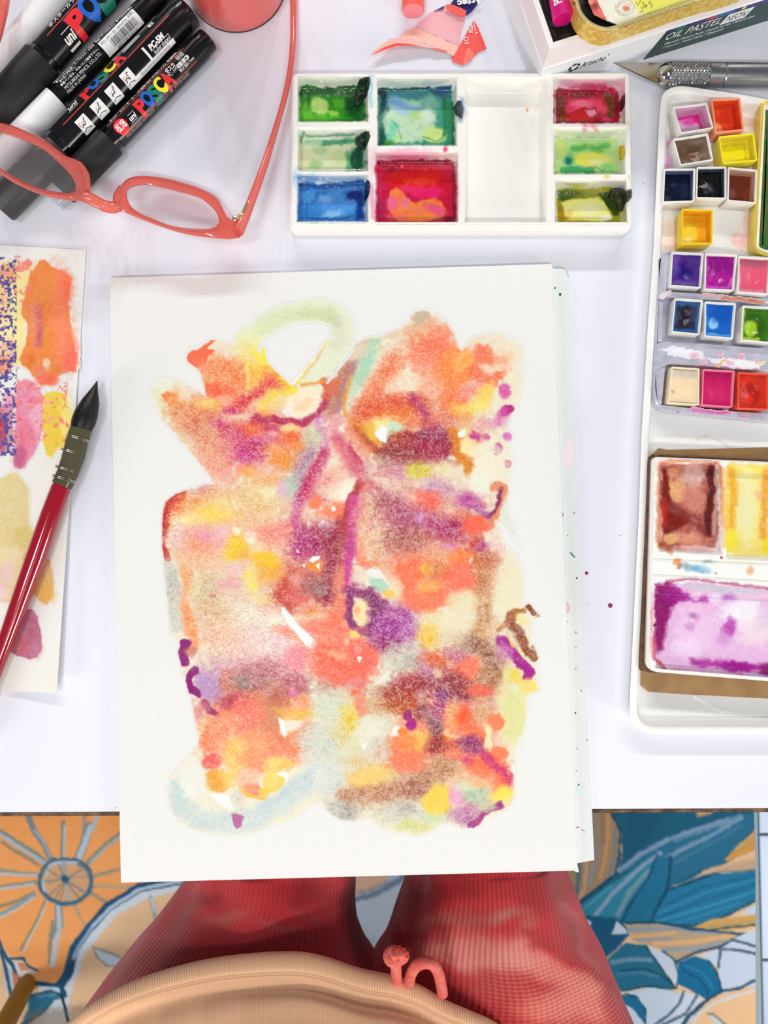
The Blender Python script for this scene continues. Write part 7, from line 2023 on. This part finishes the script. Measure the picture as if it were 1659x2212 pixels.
bl = [P(x, y, zk) for x, y in pts('1321,134.5 1400,136 1436,137 1436,184 1422,181')]
bz = .00025; V = np.array([b + [0, 0, s] for s in (-bz, bz) for b in bl]); V[0, 2] = V[5, 2] = zk
mk('blade', V, [(4, 3, 2, 1, 0), (5, 6, 7, 8, 9)] + [(i, (i + 1) % 5, 5 + (i + 1) % 5, 5 + i) for i in range(5)], M_steel, KN, smooth=False)
mk('blade_bevel', [P(x, y, zk + .0003) for x, y in pts('1321,134.5 1330,136 1376,161 1422,178 1422,181')], [(0, 4, 3, 2, 1)], mat('ground_edge', '#8f8878', .3, metal=.9), KN, smooth=False)

# ------------------------------------------------------------------ mop brush on the swatch sheet
M_red = mat('red_lacquer', '#9c0a24', .1, spec=.6, coat=.6); M_hair = mat('black_bristle', '#0b0a0a', .42, spec=.4, bump=.4, bscale=900)
M_quill = mat('clear_quill', '#6e6a50', .1, spec=.5, clear=.45); M_wire = mat('binding_wire', '#b9b2a6', .22, metal=.95)
BR = thing('mop_brush', 'mop watercolour brush with red lacquered handle and pointed black bristles', 'brush', P(80, 1180, TT + .006))
def bp(x, y, z): return P(x, y, TT + z)
ax = [(210, 823, .0070), (204, 842, .0078), (196, 868, .0086), (186, 895, .0092), (180, 912, .0094), (173, 932, .0096)]
tube('bristle_tuft', [bp(*q) for q in ax], [.0002, .0018, .0044, .0058, .0059, .0050], M_hair, BR, 28)
fa = [(175, 926, .0096), (171, 940, .0096), (165, 958, .0096), (160, 985, .0097), (153, 1002, .0097), (147, 1020, .0097), (134, 1048, .0098)]
tube('quill_core', [bp(*q) for q in [(173, 930, .0096), (152, 992, .0097)]], [.0049, .0045], mat('dark_quill', '#24261e', .3), BR, 24)
QL = tube('clear_quill', [bp(*q) for q in fa], [.0053, .0055, .0055, .0054, .0053, .0052, .0051], M_quill, BR, 28)
for x, y in ((169, 947), (157, 977), (145, 1014), (139, 1034)):
    c = bp(x, y, .0097); dv = bp(134, 1048, .0098) - bp(175, 926, .0096); dv /= np.linalg.norm(dv); s = np.cross(dv, [0, 0, 1.]); s /= np.linalg.norm(s); up = np.cross(s, dv)
    for o in (-.0004, .0004):
        a = np.linspace(0, 2 * math.pi, 29); tube('binding_wire', c + dv * o + .00565 * (np.cos(a)[:, None] * s + np.sin(a)[:, None] * up), .00034, M_wire, QL, 8)
ha = [(156, 985, .0097), (134, 1048, .0098), (131, 1056, .0098), (110, 1112, .0098), (78, 1204, .0097), (40, 1310, .0092), (4, 1410, .0086), (-40, 1530, .0082), (-80, 1640, .0078)]
tube('handle', [bp(*q) for q in ha], [.0043, .0046, .0049, .0050, .0051, .0046, .0039, .0030, .0020], M_red, BR, 36)
# ------------------------------------------------------------------ the seated person: trousers, shirt, drawstring
M_tr = bpy.data.materials.new('ribbed_trousers'); M_tr.use_nodes = True
def _trousers(m):
    nt = m.node_tree; N, L = nt.nodes, nt.links; b = N['Principled BSDF']; b.inputs['Roughness'].default_value = .9; b.inputs['Specular IOR Level'].default_value = .15; b.inputs['Sheen Weight'].default_value = .25
    at = N.new('ShaderNodeAttribute'); at.attribute_name = 'Col'
    u = N.new('ShaderNodeAttribute'); u.attribute_name = 'rib'; w = N.new('ShaderNodeAttribute'); w.attribute_name = 'along'; wf = N.new('ShaderNodeAttribute'); wf.attribute_name = 'waffle'
    def M(op, a, c=None):
        n = N.new('ShaderNodeMath'); n.operation = op
        for i, v in enumerate((a, c)):
            if v is None: continue
            if isinstance(v, (int, float)): n.inputs[i].default_value = v
            else: L.new(v, n.inputs[i])
        return n.outputs[0]
    s = M('MULTIPLY_ADD', M('SINE', M('MULTIPLY', u.outputs['Fac'], 2 * math.pi / .0042)), .5); N[s.node.name].inputs[2].default_value = .5
    c = M('MULTIPLY_ADD', M('SINE', M('MULTIPLY', w.outputs['Fac'], 2 * math.pi / .0026)), .5); N[c.node.name].inputs[2].default_value = .5
    h = M('SUBTRACT', s, M('MULTIPLY', M('MULTIPLY', c, wf.outputs['Fac']), .7))
    mx = N.new('ShaderNodeMix'); mx.data_type = 'RGBA'; mx.blend_type = 'MULTIPLY'; L.new(M('MULTIPLY', M('SUBTRACT', 1.0, h), .30), mx.inputs[0]); L.new(at.outputs['Color'], mx.inputs[6]); mx.inputs[7].default_value = (.62, .34, .33, 1)
    L.new(mx.outputs[2], b.inputs['Base Color'])
    bp_ = N.new('ShaderNodeBump'); bp_.inputs['Strength'].default_value = .5; bp_.inputs['Distance'].default_value = .0012; L.new(h, bp_.inputs['Height']); L.new(bp_.outputs[0], b.inputs['Normal'])
_trousers(M_tr)
DYE = """
e 600 1960 300 80 0 #bc3036 .8 60 0
e 330 2090 120 60 -45 #b04a44 .8 30 0
l #a8504c .8 14 0 12 430,1940 340,2040 260,2130
e 505 1985 40 12 -30 #b86c62 .6 12 0
e 440 1945 30 16 0 #861a20 .6 16 0
l #b0605a .6 10 0 8 560,1985 620,2010 680,2030
l #a84a46 .6 10 0 7 620,1950 680,1985 740,2040
e 460 1998 46 12 -10 #b8685e .5 10 0
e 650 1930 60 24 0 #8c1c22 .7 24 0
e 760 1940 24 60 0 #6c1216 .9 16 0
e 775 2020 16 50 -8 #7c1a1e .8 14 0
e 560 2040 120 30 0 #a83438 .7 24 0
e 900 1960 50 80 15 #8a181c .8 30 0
e 1010 1910 100 30 0 #9c2428 .7 26 0
e 1180 1920 50 60 0 #a03238 .7 26 0
l #b05a52 .6 14 0 8 900,2010 960,1990 1030,1985
l #bc6c62 .7 14 0 10 940,2000 1010,2005 1090,1985 1150,1980
e 1090 1985 26 10 -30 #c68a80 .6 10 0
e 1150 2005 24 12 -30 #c07c72 .6 10 0
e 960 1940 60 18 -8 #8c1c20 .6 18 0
l #ec9284 .9 22 0 22 860,2075 940,2055 1040,2045 1130,2060
l #f4a294 .9 22 0 26 1000,2080 1080,2080 1160,2085
l #c42c30 .85 16 0 14 1190,2050 1250,2080 1300,2125
l #f48e7e .95 18 0 24 1170,2090 1250,2120 1320,2170
e 1260 2170 70 44 20 #f69484 .92 26 0
e 1120 2150 60 40 0 #dc5a54 .8 26 0
e 1190 2180 70 34 0 #f28e7e .9 22 0
e 1060 2130 60 30 0 #d8645c .7 22 0
e 1340 2180 30 50 -20 #c8484a .8 20 0
l #d88074 .6 10 0 8 1220,1960 1260,2040 1300,2090
l #b84444 .8 14 0 12 1160,2030 1210,2050 1250,2070
e 1230 2020 20 40 -20 #a8343a .6 16 0
"""
def leg(sx, edgesL, edgesR, seed):
    """one trouser leg from the hip to the hem as rings; the outline seen from above sets the thigh's width"""
    rings = []                                                  # centre, half width, half height, direction
    for y in (2330, 2270, 2212, 2170, 2130, 2090, 2060, 2030, 2000, 1970, 1940, 1910, 1880, 1840, 1790):
        xl = np.interp(y, *edgesL); xr = np.interp(y, *edgesR)
        zc = np.interp(y, [1790, 1950, 2100, 2330], [.535, .535, .530, .520])
        a = P(xl, y, zc + .012); b = P(xr, y, zc + .012); c = (a + b) / 2; c[2] = zc; hw = np.linalg.norm(b - a) / 2
        rings.append((c, hw, np.interp(y, [1790, 1950, 2060, 2212, 2330], [.066, .070, .078, .084, .088]), 'y'))
    c = rings[-1][0]
    for y, z, hw, hh in ((-.10, .534, .064, .064), (-.02, .532, .060, .062), (.06, .528, .058, .062)): rings.append((np.array([c[0] * (1 - (y + .14) * .2), y, z]), hw, hh, 'y'))
    kx = rings[-1][0][0]
    for y, z, r, d in ((.105, .50, .060, 'k'), (.118, .44, .056, 'z'), (.122, .34, .055, 'z'), (.118, .22, .052, 'z'), (.112, .10, .055, 'z'), (.112, .035, .057, 'z')): rings.append((np.array([kx, y, z]), r, r, d))
    n = 96; V, rib, along, keep = [], [], [], []; s = 0; prev = None
    for c, hw, hh, d in rings:
        if prev is not None: s += np.linalg.norm(c - prev)
        prev = c; a = np.arange(n) * 2 * math.pi / n - math.pi / 2
        up = np.array([0, 0, 1.]) if d == 'y' else (np.array([0, .7, .7]) if d == 'k' else np.array([0, 1., 0]))
        wr = .0016 * np.sin(5 * a + s * 30 + seed) + .0012 * np.sin(9 * a - s * 44)
        V.append(c + ((hw + wr) * np.cos(a))[:, None] * np.array([1., 0, 0]) + ((hh + wr) * np.sin(a))[:, None] * up)
        rib.append((a + math.pi / 2) * .076 ); along.append(np.full(n, s))
    # resample along the leg so that the surface stays smooth
    V = np.array(V); K = len(V); t = np.arange(K); T = np.linspace(0, K - 1, K * 5 - 4)
    W_ = np.array([spline(V[:, j], 5) for j in range(n)]).transpose(1, 0, 2)
    al = np.interp(T, t, [q[0] for q in along]); K = len(W_)
    F_ = [(i * n + j, (i + 1) * n + j, (i + 1) * n + (j + 1) % n, i * n + (j + 1) % n) for i in range(K - 1) for j in range(n)]
    return W_.reshape(-1, 3), F_, np.tile(rib[0], K), np.repeat(al, n)
yy = [1790, 1890, 1908, 1950, 2010, 2070, 2140, 2200, 2260, 2330]
l1 = leg(-1, (yy, [440, 412, 400, 370, 320, 270, 215, 168, 130, 110]), ([1790, 1890, 1950, 2010, 2060, 2100, 2200, 2330], [765, 767, 767, 775, 792, 815, 840, 850]), 1)
l2 = leg(1, ([1790, 1885, 1930, 2000, 2050, 2090, 2200, 2330], [905, 888, 872, 845, 828, 800, 780, 770]), ([1790, 1880, 1930, 1990, 2060, 2130, 2190, 2260, 2330], [1200, 1226, 1243, 1262, 1302, 1337, 1366, 1395, 1405]), 4)
# hips: an ellipsoid that joins both legs under the shirt
n, m_ = 96, 40; th = np.linspace(0.02, math.pi - .02, m_); a = np.arange(n) * 2 * math.pi / n
A_, T_ = np.meshgrid(a, th); hv = np.column_stack([(.195 * np.sin(T_) * np.cos(A_)).ravel(), (-.445 + .125 * np.sin(T_) * np.sin(A_)).ravel(), (.535 + .10 * np.cos(T_)).ravel()])
hf = [(i * n + j, (i + 1) * n + j, (i + 1) * n + (j + 1) % n, i * n + (j + 1) % n) for i in range(m_ - 1) for j in range(n)]
# crotch bridge
V = np.concatenate([l1[0], l2[0], hv]); o1 = len(l1[0]); o2 = o1 + len(l2[0])
F_ = l1[1] + [tuple(i + o1 for i in f) for f in l2[1]] + [tuple(i + o2 for i in f) for f in hf]
rib = np.concatenate([l1[2], l2[2], A_.ravel() * .17]); along = np.concatenate([l1[3], l2[3], T_.ravel() * .1])
px, py = PX(V); py = np.where(V[:, 1] > -.15, 1800, py)
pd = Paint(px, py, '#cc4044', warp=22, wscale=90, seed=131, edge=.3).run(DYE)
waf = np.clip((py - 2060) / 60, 0, 1) * np.clip((px - 1000) / 80, 0, 1)
PER = thing('person', 'seated person in ribbed tie-dyed red trousers and a peach ribbed shirt, seen from above', 'person', (0, -.25, 0))
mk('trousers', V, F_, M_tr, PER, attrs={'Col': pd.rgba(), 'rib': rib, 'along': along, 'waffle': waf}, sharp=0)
M_skin = mat('skin', '#d9a384', .5, spec=.3)
for s_, l in ((-1, l1), (1, l2)):
    c = l[0][-96:].mean(0)
    tube('foot', [c + [0, -.045, .0 - .004], c + [0, -.03, -.001], c + [0, .02, .0], c + [0, .09, -.010], c + [0, .15, -.018], c + [0, .175, -.022]], [.020, .034, .036, .034, .026, .008], M_skin, PER, 20, .55)
# shirt: the hem lies over the lap, the belly rises behind it
M_sh = bpy.data.materials.new('peach_rib_shirt'); M_sh.use_nodes = True
def _shirt(m):
    nt = m.node_tree; N, L = nt.nodes, nt.links; b = N['Principled BSDF']; b.inputs['Roughness'].default_value = .9; b.inputs['Specular IOR Level'].default_value = .15; b.inputs['Sheen Weight'].default_value = .2
    u = N.new('ShaderNodeAttribute'); u.attribute_name = 'rib'; st = N.new('ShaderNodeAttribute'); st.attribute_name = 'seam'
    def M(op, a, c=None):
        n = N.new('ShaderNodeMath'); n.operation = op
        for i, v in enumerate((a, c)):
            if v is None: continue
            if isinstance(v, (int, float)): n.inputs[i].default_value = v
            else: L.new(v, n.inputs[i])
        return n.outputs[0]
    s = M('ADD', M('MULTIPLY', M('SINE', M('MULTIPLY', u.outputs['Fac'], 2 * math.pi / .0017)), .5), .5)
    mx = N.new('ShaderNodeMix'); mx.data_type = 'RGBA'; L.new(s, mx.inputs[0]); mx.inputs[6].default_value = tuple(lin(srgb('#f6ba8e'))) + (1,); mx.inputs[7].default_value = tuple(lin(srgb('#ffd2a8'))) + (1,)
    m2 = N.new('ShaderNodeMix'); m2.data_type = 'RGBA'; L.new(M('MULTIPLY', st.outputs['Fac'], .5), m2.inputs[0]); L.new(mx.outputs[2], m2.inputs[6]); m2.inputs[7].default_value = tuple(lin(srgb('#d99c72'))) + (1,)
    L.new(m2.outputs[2], b.inputs['Base Color'])
    h = M('SUBTRACT', s, M('MULTIPLY', st.outputs['Fac'], 2.5))
    bp_ = N.new('ShaderNodeBump'); bp_.inputs['Strength'].default_value = .3; bp_.inputs['Distance'].default_value = .0008; L.new(h, bp_.inputs['Height']); L.new(bp_.outputs[0], b.inputs['Normal'])
_shirt(M_sh)
hem = np.array(pts('100,2236 150,2206 200,2166 270,2126 350,2096 450,2071 550,2058 640,2055 700,2065 780,2091 850,2106 905,2126 960,2158 1010,2180 1060,2202 1110,2236'))
hs = spline(hem, 10); N1 = len(hs); cu = np.linspace(0, 1, N1); arch = np.sin(math.pi * cu)
rows = []
zh = .612 + .010 * arch
rows.append(P(hs[:, 0], hs[:, 1] + 4, zh - .004)); rows.append(P(hs[:, 0], hs[:, 1], zh))
cx = 600
def row(dy, z, k, sink=0): return P(cx + (hs[:, 0] - cx) * k, hs[:, 1] + dy * (.55 + .45 * arch) + sink, z)
for dy, dz, k in ((8, .0028, 1.0), (20, .0055, .998), (34, .0078, .995), (44, .0088, .992), (47, .0084, .991), (50, .0090, .990), (53, .0086, .989), (58, .0094, .988), (70, .0088, .986)):
    rows.append(row(dy, zh + dz, k))
fold = .006 * np.exp(-((cu - .62) / .22) ** 2)
for dy, dz, k in ((84, .0096, .985), (96, .0118, .985), (112, .0160, .985), (132, .0205, .985), (160, .0255, .982), (200, .032, .98), (260, .044, .98), (330, .060, .98)):
    rows.append(row(dy, zh + dz + fold * np.interp(dy, [84, 96, 112, 160, 330], [0, 1.2, 1, .3, 0]) + .0016 * np.sin(cu * 14 + dy * .03) * np.interp(dy, [84, 160], [.3, 1]), k))
last = rows[-1]; front = [np.array(r) for r in rows]
for z, fy, hx in ((.74, -.40, .205), (.82, -.44, .205), (.90, -.48, .20), (.93, -.52, .19)):
    t_ = (cu - .5) * math.pi; q = np.column_stack([hx * np.sin(t_), -.60 + (fy + .60) * np.cos(t_), np.full(N1, z)]); front.append(q)
# back half closes each ring
NB = 60; full = []
for r in front:
    a_, b_ = r[-1], r[0]; t_ = np.linspace(0, math.pi, NB + 2)[1:-1]; c = (a_ + b_) / 2; hx = (a_[0] - b_[0]) / 2
    yb = min(-.66, c[1] - .18); zb = min(r[:, 2].mean(), 9)
    full.append(np.concatenate([r, np.column_stack([c[0] + hx * np.cos(t_), c[1] + (yb - c[1]) * np.sin(t_), np.linspace(a_[2], b_[2], NB) * 1.0])]))
full = np.array(full); R_, n, _ = full.shape
Vv_ = full.reshape(-1, 3); F_ = [(i * n + j, i * n + (j + 1) % n, (i + 1) * n + (j + 1) % n, (i + 1) * n + j) for i in range(R_ - 1) for j in range(n)]
F_.append(tuple((R_ - 1) * n + j for j in range(n)))
arc = np.concatenate([np.cumsum(np.r_[0, np.linalg.norm(np.diff(full[3, :N1], axis=0), axis=1)]), .5 + np.arange(NB) * .005]); ribs = np.tile(arc, R_)
seam = np.zeros((R_, n)); seam[6] = 1; seam[8] = 1
mk('shirt', Vv_, F_, M_sh, PER, attrs={'rib': ribs, 'seam': seam.ravel()}, sharp=0)
M_cord = mat('coral_cord', '#e2685c', .85, tint=.5, tscale=220, tcol='#f09084', bump=.8, bscale=420, bdist=.001)
M_tuft = mat('cord_tuft', '#d8443c', .9)
def cord(nm, p, z, r, m=M_cord):
    q = spline(np.array(p), 6); zz = np.interp(np.linspace(0, 1, len(q)), np.linspace(0, 1, len(z)), z); return tube(nm, P(q[:, 0], q[:, 1], zz), r, m, PER, 14)
cz = .640
cord('drawstring', pts('858,2122 856,2104 855,2085 852,2072'), [.622, .632, .638, .640], .0036)
cord('drawstring', pts('884,2122 888,2104 898,2088 914,2080 932,2082 944,2096 950,2114 956,2146'), [.624, .632, .638, .641, .641, .638, .632, .622], .0036)
kc = P(856, 2066, .642)
a = np.linspace(0, 2 * math.pi, 25); tube('cord_knot', kc + np.column_stack([.0052 * np.cos(a), .0034 * np.sin(a), .0014 * np.sin(2 * a)]), .0032, M_cord, PER, 12)
tube('cord_knot', [P(848, 2072, .640), P(854, 2060, .645), P(866, 2060, .645), P(872, 2072, .641)], .0030, M_cord, PER, 12)
rnd = random.Random(8); tv, tf = [], []
for k in range(60):
    b0 = P(862 + rnd.uniform(-8, 12), 2060 + rnd.uniform(-4, 6), .644); an = rnd.uniform(-.5, 2.0); e0 = b0 + rnd.uniform(.002, .0042) * np.array([math.sin(an), math.cos(an), rnd.uniform(-.2, .6)])
    v, f = tube_geo([b0, (b0 + e0) / 2 + [0, 0, .0006], e0], [.0009, .0008, .0004], 6); tf += [tuple(i + len(tv) * len(v) for i in g) for g in f]; tv.append(v)
o = mk('cord_tuft', np.concatenate(tv), tf, M_tuft, PER); o['kind'] = 'stuff'
# plain stool that carries the person
M_stool = mat('mustard_paint', '#94700c', .5, tint=.2, tscale=80, tcol='#8c6a10')
def stool(c, half, label, legs):
    t = thing('stool', label, 'stool', (c[0], c[1], 0)); zt = legs['z']
    loft('seat', rounded(np.array([(-half, -half), (half, -half), (half, half), (-half, half)]) + c, half * .6, 5), [(.004, zt - .03), (0, zt - .026), (0, zt - .006), (.005, zt)], M_stool, t)
    for x, y, x2, y2 in legs['p']: tube('leg', [(x, y, .0066), (x, y, .0106), (x2, y2, zt - .03)], [.0105, .0130, .0165], M_stool, t, 18)
stool(np.array([0, -.53]), .13, 'mustard wooden stool under the seated person', {'z': .428, 'p': [(-.11, -.64, -.10, -.62), (.11, -.64, .10, -.62), (-.11, -.44, -.10, -.44), (.11, -.44, .10, -.44)]})
fx, fy = P(60, 2122, .007)[:2]
stool(np.array([fx + .15, fy - .20]), .165, 'mustard painted stool with round legs at the lower left corner', {'z': .46, 'p': [(fx, fy, fx + .04, fy - .05), (fx + .30, fy, fx + .26, fy - .05), (fx, fy - .40, fx + .04, fy - .35), (fx + .30, fy - .40, fx + .26, fy - .35)]})
